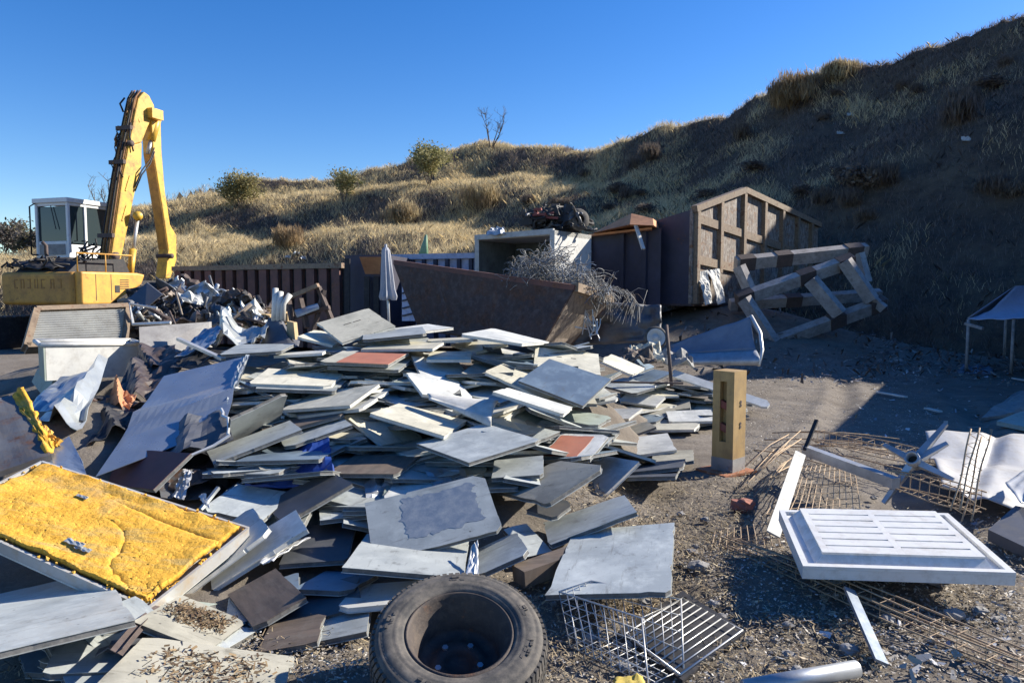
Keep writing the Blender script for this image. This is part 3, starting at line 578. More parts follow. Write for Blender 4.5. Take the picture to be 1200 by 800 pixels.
((-1.057, 6.362, 0.582),(0.2184, -0.0985, -0.1096, -0.9647),(0.62, 0.62),'blue'),
((-0.272, 6.177, 0.568),(0.209, 0.0292, -0.0561, 0.9759),(0.62, 0.62),'white'),
((-1.075, 6.479, 0.616),(0.9562, 0.1224, 0.0151, -0.2655),(0.62, 0.62),'cream'),
((0.931, 6.254, 0.19),(0.7171, 0.0233, 0.1968, 0.6682),(0.62, 0.62),'cream'),
((-1.403, 7.865, 1.114),(0.5759, 0.0889, 0.024, -0.8123),(0.62, 0.35),'greybeige'),
((-1.917, 3.216, 0.051),(0.4178, -0.0135, -0.0115, 0.9084),(0.62, 0.62),'blue'),
((-0.466, 7.126, 0.758),(0.993, 0.0289, -0.0756, -0.0865),(0.62, 0.62),'white'),
((-0.805, 6.22, 0.556),(0.5279, -0.0779, -0.065, -0.8432),(0.62, 0.62),'zinc'),
((2.272, 9.69, 0.218),(0.507, -0.0823, 0.0054, -0.858),(0.62, 0.454),'white'),
((2.418, 8.599, 0.09),(0.1755, -0.0163, -0.0867, -0.9805),(0.62, 0.62),'zinc'),
((-0.664, 5.315, 0.344),(0.9679, 0.0081, 0.0152, -0.2507),(0.62, 0.62),'zinc'),
((-1.523, 5.687, 0.418),(0.2862, -0.0268, 0.0844, -0.9541),(0.62, 0.62),'zinc'),
((-0.774, 4.608, 0.158),(0.753, -0.1174, -0.1145, -0.6372),(0.62, 0.62),'zinc'),
((2.484, 8.764, 0.082),(0.7718, -0.0393, -0.0423, -0.6332),(0.62, 0.62),'zinc'),
((-1.594, 3.004, 0.107),(0.1741, -0.0699, -0.023, -0.982),(0.62, 0.62),'zinc'),
((-0.676, 4.823, 0.211),(0.7274, 0.0285, 0.0258, -0.6851),(0.62, 0.62),'zinc'),
((-0.594, 5.04, 0.237),(0.7253, 0.0621, -0.0146, 0.6855),(0.62, 0.62),'zinc'),
((-0.241, 6.196, 0.538),(0.2376, 0.1086, -0.0088, 0.9652),(0.62, 0.62),'white'),
((-1.939, 6.982, 0.847),(0.283, 0.0247, -0.1165, -0.9517),(0.62, 0.62),'zinc'),
((-0.048, 5.574, 0.475),(0.8914, 0.0449, -0.0155, 0.4507),(0.62, 0.62),'zinc'),
((-1.749, 3.15, 0.087),(0.8387, 0.055, 0.063, 0.5381),(0.62, 0.62),'zinc'),
((-1.329, 6.209, 0.55),(0.991, -0.0976, -0.0233, -0.0889),(0.62, 0.62),'cream'),
((2.364, 9.69, 0.11),(0.978, -0.0871, 0.0657, -0.1777),(0.62, 0.62),'zinc'),
((-0.103, 5.669, 0.461),(0.5111, -0.0385, -0.0691, -0.8559),(0.62, 0.62),'zinc'),
((-0.777, 6.247, 0.568),(0.2503, 0.0385, -0.077, -0.9643),(0.62, 0.62),'blue'),
((-0.747, 5.443, 0.348),(0.4898, -0.0706, -0.0215, 0.8687),(0.62, 0.62),'zinc'),
((-0.11, 6.93, 0.72),(0.3925, -0.034, -0.0148, -0.919),(0.62, 0.32),'blue'),
((-1.547, 3.017, 0.071),(0.0956, 0.0276, 0.0585, 0.9933),(0.62, 0.62),'zinc'),
((-0.659, 6.178, 0.561),(0.3194, 0.0287, -0.0154, 0.947),(0.62, 0.32),'zinc'),
((-2.411, 6.488, 0.606),(0.8282, -0.0451, 0.1875, -0.5262),(0.62, 0.62),'white'),
((-0.93, 4.685, 0.225),(0.9647, -0.05, -0.0537, -0.2528),(0.62, 0.62),'zinc'),
((-0.331, 5.487, 0.383),(0.9964, 0.0769, -0.0353, -0.0047),(0.62, 0.62),'greenish'),
((-1.903, 5.33, 0.326),(0.1964, -0.035, -0.0877, -0.976),(0.62, 0.62),'zinc'),
((-0.779, 6.426, 0.677),(0.6633, -0.0447, -0.0621, 0.7445),(0.62, 0.62),'greybeige'),
((0.748, 7.26, 0.503),(0.9702, 0.14, -0.0258, 0.196),(0.62, 0.321),'white'),
((2.655, 9.195, 0.086),(0.7139, -0.0235, -0.0747, 0.6958),(0.62, 0.62),'cream'),
((-1.217, 7.798, 1.086),(0.1875, -0.023, 0.0352, -0.9814),(0.62, 0.62),'zinc'),
((2.257, 9.575, 0.1),(0.1664, 0.0249, -0.075, 0.9829),(0.62, 0.62),'greybeige'),
((-0.16, 5.239, 0.301),(0.7057, 0.0153, -0.0776, 0.7041),(0.62, 0.62),'white'),
((0.602, 7.539, 0.891),(0.5683, 0.1207, 0.0496, 0.8124),(0.62, 0.414),'zinc'),
((-0.943, 4.605, 0.204),(0.7979, -0.0185, -0.044, -0.6009),(0.62, 0.62),'zinc'),
((-0.067, 7.372, 0.912),(0.0632, -0.0559, 0.0384, 0.9957),(0.62, 0.62),'zinc'),
((-0.064, 5.817, 0.462),(0.9741, 0.0374, -0.0115, 0.2226),(0.62, 0.62),'greybeige'),
((-0.528, 4.474, 0.254),(0.0248, -0.0209, 0.0222, -0.9992),(0.62, 0.62),'greenish'),
((-1.641, 5.274, 0.327),(0.7345, -0.0407, -0.1236, -0.666),(0.62, 0.62),'zinc'),
((-1.357, 7.5, 0.956),(0.7447, 0.01, -0.074, -0.6632),(0.62, 0.62),'cream'),
((-0.041, 6.897, 0.685),(0.0898, -0.0058, 0.0882, -0.992),(0.62, 0.62),'cream'),
((-0.252, 6.826, 0.712),(0.2479, -0.0565, -0.074, -0.9643),(0.62, 0.62),'white'),
((-0.969, 6.666, 0.706),(0.9102, -0.0138, 0.1047, 0.4005),(0.62, 0.62),'white'),
((-2.131, 6.429, 0.566),(0.7879, 0.0669, 0.1273, -0.5988),(0.62, 0.62),'white'),
((-0.854, 6.625, 0.675),(0.3249, 0.0557, 0.0119, -0.944),(0.62, 0.62),'zinc'),
((-1.542, 5.719, 0.464),(0.3029, 0.0213, -0.012, 0.9527),(0.62, 0.461),'cream'),
((0.634, 6.899, 0.562),(0.8433, -0.0608, -0.0232, 0.5336),(0.62, 0.62),'zinc'),
((-2.357, 6.962, 0.726),(0.9123, 0.0695, -0.0705, 0.3974),(0.62, 0.62),'white'),
]
# ------------------------------------------------------------------ terrain
PC = np.array([p[0] for p in PANELS] + [p[0] for p in LOOSE])
def pile_h(X, Y):
    """height of the dark rubble the panels lie on"""
    num = np.zeros_like(X); den = np.zeros_like(X)
    for x, y, z in PC:
        w = np.exp(-((X - x) ** 2 + (Y - y) ** 2) / (2 * .28 ** 2))
        num += w * (z - .17 - .04 * z); den += w
    cov = np.clip(den / .6, 0, 1)
    h = np.maximum(num / np.maximum(den, 1e-4), 0) * cov
    return h
def bump2(X, Y, x, y, h, rx, ry=None):
    ry = ry or rx
    return h * np.exp(-((X - x) / rx) ** 2 - ((Y - y) / ry) ** 2)
def ground_h(X, Y):
    h = pile_h(X, Y)
    h = np.maximum(h, bump2(X, Y, -3.6, 6.2, .62, 1.3, 1.6))
    h = np.maximum(h, bump2(X, Y, -5.4, 10.0, .75, 2.2, 1.8))
    h = np.maximum(h, bump2(X, Y, 5.5, 18.6, 1.25, 3.6, 2.6))
    h = np.maximum(h, bump2(X, Y, 1.45, 4.0, .07, .5, .4))
    return h
def vnoise(X, Y, s, seed=0, oct=4):
    out = np.zeros(X.shape); amp = 1; tot = 0
    rs = np.random.default_rng(seed)
    for o in range(oct):
        fx = X * s * 2 ** o + rs.uniform(0, 100); fy = Y * s * 2 ** o + rs.uniform(0, 100)
        ix = np.floor(fx).astype(int); iy = np.floor(fy).astype(int); tx = fx - ix; ty = fy - iy
        tx = tx * tx * (3 - 2 * tx); ty = ty * ty * (3 - 2 * ty)
        def hsh(a, b):
            v = (a * 374761393 + b * 668265263 + o * 1274126177 + seed * 97) & 0x7fffffff
            v = ((v ^ (v >> 13)) * 1274126177) & 0x7fffffff
            return (v & 0xffff) / 65535.0
        n = (hsh(ix, iy) * (1 - tx) + hsh(ix + 1, iy) * tx) * (1 - ty) + (hsh(ix, iy + 1) * (1 - tx) + hsh(ix + 1, iy + 1) * tx) * ty
        out += (n - .5) * 2 * amp; tot += amp; amp *= .5
    return out / tot
def grid_mesh(name, xs, ys, hf, mat):
    X, Y = np.meshgrid(xs, ys); Z = hf(X, Y)
    n, m = X.shape
    me = bpy.data.meshes.new(name)
    V = np.stack([X, Y, Z], -1).reshape(-1, 3)
    idx = np.arange(n * m).reshape(n, m)
    Q = np.stack([idx[:-1, :-1], idx[:-1, 1:], idx[1:, 1:], idx[1:, :-1]], -1).reshape(-1, 4)
    me.vertices.add(len(V)); me.vertices.foreach_set('co', V.ravel())
    me.loops.add(Q.size); me.loops.foreach_set('vertex_index', Q.ravel())
    me.polygons.add(len(Q)); me.polygons.foreach_set('loop_start', np.arange(0, Q.size, 4)); me.polygons.foreach_set('loop_total', np.full(len(Q), 4))
    me.polygons.foreach_set('use_smooth', np.ones(len(Q), bool))
    me.update(calc_edges=True); me.materials.append(M[mat])
    o = bpy.data.objects.new(name, me); COL.objects.link(o); return o
def axis(segs):
    out = []
    for a, b, st in segs: out += list(np.arange(a, b - 1e-6, st))
    return np.array(out + [segs[-1][1]])
def yard(X, Y):
    near = np.exp(-(np.hypot(X, Y) / 30) ** 2)
    # two wheel ruts crossing the open yard
    rx, ry = X - 2.2, Y - 6.0; dn = rx * .86 - ry * .50; al = rx * .50 + ry * .86; rut = 0
    for off in (-.1, 1.45):
        q_ = dn - off - .25 * np.sin(al * .45); rut = rut - .045 * np.exp(-(q_ / .13) ** 2) + .022 * np.exp(-((np.abs(q_) - .26) / .09) ** 2)
    near_rut = np.clip((al + 1.5) / 1.5, 0, 1) * np.clip((9.5 - al) / 2, 0, 1)
    return rut * near_rut + ground_h(X, Y) + near * (vnoise(X, Y, .7, 3, 3) * .035 + vnoise(X, Y, 4, 5, 4) * .026 + vnoise(X, Y, 13, 6, 2) * .010) - .012
g = grid_mesh('ground', axis([(-400, -40, 40), (-40, -7, 1), (-7, 7, .07), (7, 40, 1), (40, 400, 40)]),
              axis([(-60, 1.6, 4), (1.6, 10, .06), (10, 16, .12), (16, 30, .3), (30, 60, 2), (60, 500, 40)]), yard, 'ground')
tag(g, kind='structure')

# the hill: a steep scrub bank along a curved toe line
TOE = [(60, -22), (40, -8), (24, 3), (15.5, 12.0), (11, 16.3), (5.5, 21.5), (0, 25.5), (-8, 29.5), (-16, 32), (-40, 37), (-100, 48)]
TX = np.array([p[0] for p in TOE], float); TY = np.array([p[1] for p in TOE], float)
def toe_sd(X, Y):
    best = np.full(X.shape, 1e9); U = np.zeros(X.shape); side = np.zeros(X.shape); L = 0
    for i in range(len(TX) - 1):
        dx, dy = TX[i + 1] - TX[i], TY[i + 1] - TY[i]; l = math.hypot(dx, dy)
        t = np.clip(((X - TX[i]) * dx + (Y - TY[i]) * dy) / l ** 2, 0, 1)
        d = np.hypot(X - TX[i] - t * dx, Y - TY[i] - t * dy)
        sg = np.sign(-(X - TX[i]) * dy + (Y - TY[i]) * dx) * -1
        m = d < best
        best = np.where(m, d, best); U = np.where(m, L + t * l, U); side = np.where(m, sg, side); L += l
    return best * side, U
SIL = [(-400, 296), (-150, 296), (0, 296), (60, 285), (100, 266), (160, 249), (200, 228), (240, 216), (280, 211), (330, 212), (400, 211), (420, 205), (450, 198), (480, 190), (510, 180), (545, 174),
       (580, 171), (620, 173), (660, 177), (700, 171), (740, 162), (790, 148), (830, 135), (870, 123), (900, 113), (940, 97),
       (980, 84), (1030, 72), (1080, 54), (1130, 38), (1200, 16), (1300, -20), (1450, -70), (1700, -150)]
U0 = 62.0   # arclength about x = 5
def slope_h(S, U):
    """steep bank; towards the left it breaks into terraces"""
    left = np.clip((U - 66 - 3 * np.sin(S * .35)) / 14, 0, 1)
    s = np.maximum(S, 0)
    lin = s * .80
    # terrace: wavy steps along the slope
    wob = 1.6 * np.sin(U * .19) + .9 * np.sin(U * .47 + 1)
    ter = .40 * s + .62 * np.sin((s + wob) * 2 * PI / 10.5 - 1.6) + .8
    h = lin * (1 - left) + np.maximum(ter, .3 * s) * left
    toe = np.clip(s / 1.5, 0, 1)
    return h * toe * toe * (3 - 2 * toe) + np.minimum(S, 0) * .5
HU, HZ, HS = [], [], []
for px, py in SIL:
    v = at(px, py, 1.0) - Vector((0, 0, EYE))
    ds = np.arange(12, 170, .1)
    S, U = toe_sd(v.x * ds, ds)
    z = slope_h(S, U); ray = EYE + v.z * ds
    k = np.where((S > 1) & (z >= ray))[0]
    k = k[0] if len(k) else len(ds) - 1
    HU.append(U[k]); HZ.append(ray[k]); HS.append(S[k])
o_ = np.argsort(HU); HU = np.array(HU)[o_]; HZ = np.array(HZ)[o_]; HS = np.array(HS)[o_]
def hill_h(X, Y, rough=True):
    S, U = toe_sd(X, Y)
    z = slope_h(S, U)
    hz = np.interp(U, HU, HZ); hs = np.interp(U, HU, HS)
    top = hz - .10 * np.maximum(S - hs, 0)
    z = np.where(S > hs, np.minimum(np.maximum(z, top), top), np.minimum(z, hz))
    if rough:
        a = np.clip(S / 3, 0, 1)
        z = z + a * (vnoise(X, Y, .22, 8, 3) * (.35 + .25 * np.clip((U - 66) / 14, 0, 1)) + vnoise(X, Y, .9, 9, 3) * .22 + vnoise(X, Y, 3.0, 12, 2) * .08)
    # unseen spur added to the bank, shaped to shade the lattice and yard edge
    w = -.34 * X + .94 * Y; k = np.clip((w - 9.7) / 1.2, 0, 1); f = np.clip((X - .78 * Y - 1) / 2.5, 0, 1)
    sp_ = k * k * (3 - 2 * k) * f * f * (3 - 2 * f) * np.clip((34 - X) / 10, 0, 1); z = np.where(sp_ > .002, np.maximum(z, 8.8 * sp_ - .3), z)
    return np.maximum(z, -3 + 0 * z)
hill = grid_mesh('hill', axis([(-140, -45, 4), (-45, 30, .33), (30, 75, 1.5)]), axis([(-30, 9, 2), (9, 62, .33), (62, 130, 2.5)]), hill_h, 'hill')
tag(hill, kind='structure')
def hz_at(x, y): return float(hill_h(np.array([x]), np.array([y]))[0])
def hill_pt(px, py):
    """where the sight line of a pixel meets the bank"""
    v = at(px, py, 1.0) - Vector((0, 0, EYE)); ds = np.arange(12, 150, .1)
    z = hill_h(v.x * ds, ds); r = EYE + v.z * ds
    k = np.where(z >= r)[0]; k = k[0] if len(k) else len(ds) - 1
    return Vector((v.x * ds[k], ds[k], float(z[k])))

# ------------------------------------------------------------------ dry grass: nobody could count it
def tri_cloud(name, V, tone, mat, nper=3):
    """V (n,3|4,3) loose blades, tone (n,3) colour of each"""
    n, k = V.shape[:2]
    me = bpy.data.meshes.new(name); me.vertices.add(n * k); me.vertices.foreach_set('co', V.reshape(-1).astype(np.float32))
    me.loops.add(n * k); me.loops.foreach_set('vertex_index', np.arange(n * k)); me.polygons.add(n)
    me.polygons.foreach_set('loop_start', np.arange(0, n * k, k)); me.polygons.foreach_set('loop_total', np.full(n, k))
    me.update(calc_edges=True)
    ca = me.color_attributes.new('tone', 'FLOAT_COLOR', 'POINT')
    c = np.concatenate([np.repeat(tone, k, 0), np.ones((n * k, 1))], 1).astype(np.float32)
    ca.data.foreach_set('color', c.ravel())
    me.materials.append(M[mat]); o = bpy.data.objects.new(name, me); COL.objects.link(o); return o
def blades(base, h, wd, lean, rng):
    n = len(base); a = rng.uniform(0, 2 * PI, n); b = rng.uniform(0, 2 * PI, n)
    side = np.stack([np.cos(a), np.sin(a), np.zeros(n)], 1) * wd[:, None] / 2
    tip = base + np.stack([np.cos(b) * lean * h, np.sin(b) * lean * h, h], 1)
    mid = base * .45 + tip * .55 - np.stack([np.cos(b) * lean * h * .2, np.sin(b) * lean * h * .2, -h * .06], 1)
    return np.stack([base - side, base + side, mid + side * .6, tip, mid - side * .6], 1)
def scatter_hill(n, rng, xr, yr):
    x = rng.uniform(*xr, n); y = rng.uniform(*yr, n)
    S, U = toe_sd(x, y); hs = np.interp(U, HU, HS)
    k = (S > .6) & (S < hs + 5) & (np.abs(x) < .76 * y + 2)
    return x[k], y[k], S[k], U[k]
x, y, S, U = scatter_hill(1900000, RNG, (-48, 34), (9, 70))
den = vnoise(x, y, .28, 21, 4) + .5 * vnoise(x, y, 1.6, 22, 3)
left = np.clip((U - 66) / 14, 0, 1)
keep = RNG.uniform(0, 1, len(x)) < np.clip(.52 + .6 * den + .12 * left, .10, 1)
x, y, U, den, left = x[keep], y[keep], U[keep], den[keep], left[keep]
base = np.stack([x, y, hill_h(x, y) - .03], 1)
kind = vnoise(x, y, .5, 31, 3)
dist = np.hypot(x, y)
h = RNG.uniform(.10, .36, len(x)) * (1 + .9 * np.clip(kind, 0, 1)) * (.85 + .25 * left)
wd = RNG.uniform(.008, .018, len(x)) * (dist / 30) ** .6
V = blades(base, h, wd, RNG.uniform(.2, 1.1, len(x)), RNG)
straw = np.array([.74, .61, .37]); grey = np.array([.25, .21, .19]); dark = np.array([.11, .085, .075]); olive = np.array([.20, .16, .115])
slope = np.hypot(hill_h(x + .4, y, False) - hill_h(x - .4, y, False), hill_h(x, y + .4, False) - hill_h(x, y - .4, False)) / .8
flat = np.clip((.8 - slope) / .3, 0, 1)
h = h * (1 + .35 * flat * left)
r = RNG.uniform(0, 1, (len(x), 1)); kk = np.clip((1.3 * flat * left)[:, None] + kind[:, None] * 1.6 + .06 + .36 * left[:, None], 0, 1)
tone = np.where(r < kk * .92, straw, np.where(r < .66, grey, np.where(r < .92, dark, olive))) * RNG.uniform(.7, 1.2, (len(x), 1))  # straw share rises on flats and left, painting the sunlit bands into the grass
gr = tri_cloud('dry_grass', V, tone, 'grass'); tag(gr, 'dry straw and grey grass growing all over the steep bank', kind='stuff')

# ------------------------------------------------------------------ shrubs and bare trees on the bank
def shrub(p, w, h, cols, label, name='shrub', n=2600, leaf=.10, cat='shrub', bare=0.3, sparse=.0, seed=1, lean=0, dry=False):
    rng = np.random.default_rng(seed); p = Vector(p)
    root = empty(name, p, label, cat, 'shrubs on the bank')
    mb = MB(); tips = []
    for k in range(9):
        a = rng.uniform(0, 2 * PI); r = rng.uniform(.05, .30) * w
        q = p + Vector((math.cos(a) * r + lean * h, math.sin(a) * r, h * rng.uniform(.6, .98)))
        m = p.lerp(q, .5) + Vector(rng.normal(0, .06 * w, 3))
        mb.tube([p - Vector((0, 0, .1)), m, q], .010 * h + .008, 5, .004); tips += [q, m.lerp(q, .5)]
        for j in range(3):
            e = q + Vector(rng.normal(0, .10 * w, 3)); e.z = min(e.z, p.z + h); mb.tube([m.lerp(q, rng.uniform(.3, .9)), e], .007, 4, .003); tips.append(e)
    mb.part('trunk', 'bark', root)
    cs = np.array([list(t) for t in tips]); ci = rng.integers(0, len(cs), n)
    sc = np.array([.085 * w, .085 * w, .10 * h])
    q = cs[ci] + rng.normal(0, 1, (n, 3)) * sc
    q[:, 2] = np.maximum(q[:, 2], p.z + .05 * h)
    lw = rng.uniform(.5, 1.2, n) * leaf
    d1 = rng.normal(0, 1, (n, 3)); d1 /= np.linalg.norm(d1, axis=1)[:, None]
    d2 = np.cross(d1, rng.normal(0, 1, (n, 3))); d2 /= np.linalg.norm(d2, axis=1)[:, None]
    if dry:      # dead stalks: long thin upright blades instead of leaves
        d1 = d1 * .5 + np.array([0, 0, .9]); lw = lw * 2.4; V = np.stack([q - d1 * lw[:, None], q + d2 * lw[:, None] * .09, q + d1 * lw[:, None], q - d2 * lw[:, None] * .09], 1)
    else: V = np.stack([q - d1 * lw[:, None], q + d2 * lw[:, None] * .45, q + d1 * lw[:, None], q - d2 * lw[:, None] * .45], 1)
    cl = np.array(cols)[rng.integers(0, len(cols), len(cs))][ci] * rng.uniform(.75, 1.2, (n, 1))
    o = tri_cloud('crown', V - np.array(list(p)), cl, 'leaf'); o.parent = root
    return root
GREEN = [(.30, .28, .12), (.24, .23, .09), (.36, .32, .16)]; OLIVE = [(.30, .27, .12), (.38, .32, .15), (.22, .20, .09)]
DRYC = [(.44, .32, .18), (.34, .24, .13), (.24, .17, .10)]; TAN = [(.52, .42, .24), (.42, .33, .19), (.30, .23, .14)]
for (px, py, wpx, hpx, cols, lab, n, lf) in [
    (503, 218, 58, 42, GREEN, 'bright green rounded shrub high on the bank above the pale ribbed container', 3600, .10),
    (280, 246, 62, 36, OLIVE, 'olive shrub on the sunlit bank right of the excavator stick', 2600, .10),
    (403, 238, 44, 34, GREEN, 'small green shrub on the bank left of the brightest green one', 1500, .09),
    (926, 136, 60, 38, DRYC, 'large tan and reddish dry bush on the ridge above the gabled container', 4200, .10),
    (985, 92, 50, 14, TAN, 'low straw coloured bush on the ridge right of the large dry bush', 2600, .09),
    (560, 250, 60, 28, TAN, 'pale dry bush on the sunlit slope left of the engine scrap', 2200, .10),
    (335, 292, 44, 22, DRYC, 'dark dry bush low on the bank above the red brown container', 1700, .10),
    (470, 268, 52, 26, TAN, 'straw bush on the slope above the green cone', 2000, .10),
]:
    p = hill_pt(px, py); s = p.y / FPX
    shrub(p, wpx * s, hpx * s, cols, lab, n=int(n * 1.5), leaf=lf, seed=px, dry=cols in (TAN, DRYC))
# low dry scrub on the shaded bank: three bushes, then copies
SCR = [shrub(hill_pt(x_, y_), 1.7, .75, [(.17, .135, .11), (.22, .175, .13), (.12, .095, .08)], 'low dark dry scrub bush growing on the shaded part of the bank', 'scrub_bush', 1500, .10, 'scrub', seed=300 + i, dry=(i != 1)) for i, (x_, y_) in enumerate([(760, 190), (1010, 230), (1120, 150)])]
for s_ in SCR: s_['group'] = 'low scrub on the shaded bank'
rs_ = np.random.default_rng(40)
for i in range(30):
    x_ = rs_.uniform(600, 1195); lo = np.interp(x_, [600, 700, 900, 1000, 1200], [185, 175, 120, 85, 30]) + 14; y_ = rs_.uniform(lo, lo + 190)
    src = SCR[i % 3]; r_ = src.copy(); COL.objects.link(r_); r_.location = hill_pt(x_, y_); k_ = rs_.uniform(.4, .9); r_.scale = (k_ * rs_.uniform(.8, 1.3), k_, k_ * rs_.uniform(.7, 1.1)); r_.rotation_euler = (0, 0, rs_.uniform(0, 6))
    for ch in list(src.children):
        c_ = ch.copy(); COL.objects.link(c_); c_.parent = r_
def bare_tree(p, h, label, seed, spread=.5, name='bare_tree'):
    rng = np.random.default_rng(seed); p = Vector(p); root = empty(name, p, label, 'tree', 'bare trees on the skyline')
    tr = MB(); cr = MB()
    for k in range(5):
        a = rng.uniform(0, 2 * PI); q = p + Vector((math.cos(a) * h * spread * .5, math.sin(a) * h * spread * .4, h * rng.uniform(.75, 1)))
        m = p.lerp(q, .5) + Vector(rng.normal(0, .03 * h, 3)); tr.tube([p - Vector((0, 0, .2)), m, q], .02 * h, 5, .004 * h)
        for j in range(9):
            b = m.lerp(q, rng.uniform(-.3, 1)); e = b + Vector((rng.normal(0, .12) * h, rng.normal(0, .1) * h, rng.uniform(.08, .28) * h))
            cr.tube([b, b.lerp(e, .5) + Vector(rng.normal(0, .012 * h, 3)), e], .007 * h, 4, .002 * h)
            for i in range(3):
                bb = b.lerp(e, rng.uniform(.4, 1)); cr.tube([bb, bb + Vector((rng.normal(0, .05), rng.normal(0, .05), rng.uniform(.02, .12))) * h], .0035 * h, 3, .0015 * h)
    tr.part('trunk', 'bark', root); cr.part('crown', 'bark', root); return root
p = hill_pt(575, 174); bare_tree(p, 38 * p.y / FPX, 'bare thin tree standing on the ridge above the truck box', 4, .9)
p = hill_pt(130, 262); bare_tree(p, 52 * p.y / FPX, 'bare tree behind the excavator cab and boom', 6, .9)
p = hill_pt(205, 228); bare_tree(p, 16 * p.y / FPX, 'small bare sapling on the ridge right of the excavator stick', 9, .8)
for k, (px, w, h, Y, lab) in enumerate([(10, 60, 36, 62, 'grey bare bushy tree far off at the left edge'), (45, 50, 26, 55, 'dull olive tree far off behind the excavator cab'), (-30, 60, 30, 58, 'grey tree far off just inside the left frame edge')]):
    b = at(px, 308, Y); s = Y / FPX
    shrub(b, w * s, h * s * 1.2, [(.17, .15, .13), (.13, .115, .1), (.12, .11, .06)], lab, 'tree', 2600, .17, 'tree', seed=50 + k)

# ------------------------------------------------------------------ the heap of floor panels
TH = .027
TRIM = {'zinc': 'core', 'white': 'edge_white', 'cream': 'edge_white', 'greenish': 'core', 'greybeige': 'core', 'blue': 'core', 'dark': 'core', 'brown': 'core', 'maroon': 'core',
        'red': 'core', 'redpatch': 'core', 'patch': 'core'}
TOPM = {'red': 'cream', 'redpatch': 'white', 'patch': 'zinc', 'maroon': 'maroon'}
def outline(w, h, rng, cut=.3):
    """square with slightly worn or broken corners"""
    pts = []
    for (sx, sy) in ((-1, -1), (1, -1), (1, 1), (-1, 1)):
        c = np.array([sx * w / 2, sy * h / 2])
        if rng.uniform() < cut:
            a = rng.uniform(.012, .07); b = rng.uniform(.012, .07)
            pa = c - np.array([0, sy * a]); pb = c - np.array([sx * b, 0])
            pts += ([pa, pb] if sx * sy > 0 else [pb, pa])
        else: pts.append(c)
    # nibbled edges: small dents along every side, now and then a deeper chip
    out = []
    for i, a in enumerate(pts):
        b = pts[(i + 1) % len(pts)]; L = float(np.hypot(*(b - a))); out.append(a)
        if L < .1: continue
        n_ = np.array([-(b - a)[1], (b - a)[0]]) / L
        for t in np.sort(rng.uniform(.05, .95, max(2, int(L / .07)))):
            out.append(a + (b - a) * t + n_ * (rng.uniform(0, .003) if rng.uniform() < .9 else rng.uniform(.004, .014)))
    return out
def slab(mb, pts, z0, z1, inset=0, warp=0, w=1, h=1):
    vs = []
    for z in (z0, z1):
        for p in pts:
            q = p * (1 - inset / max(w, h) * 2)
            vs.append((q[0], q[1], z + warp * (q[0] * q[1]) * 4))
    n = len(pts); fs = [tuple(range(n))[::-1], tuple(range(n, 2 * n))] + [(i, (i + 1) % n, (i + 1) % n + n, i + n) for i in range(n)]
    mb.add(vs, fs)
def panel_parts(w, h, fin, rng, flat=False):
    pts = outline(w, h, rng, .5); wr = 0 if flat else rng.normal(0, .012)
    core = MB(); slab(core, pts, -TH + .003, -.0025, .004, wr, w, h)
    top = MB(); slab(top, pts, -.0024, 0, 0, wr, w, h)
    bot = MB(); slab(bot, pts, -TH, -TH + .0029, -.001, wr, w, h)
    tm = TOPM.get(fin, fin)
    out = [('core', core.mesh('core', TRIM[fin])), ('top_sheet', top.mesh('top_sheet', tm)), ('bottom_sheet', bot.mesh('bottom_sheet', 'zinc' if TRIM[fin] == 'core' else 'white'))]
    return out, wr
def quatm(q): return Quaternion(q).to_matrix()
GP = 'floor panels in the heap'
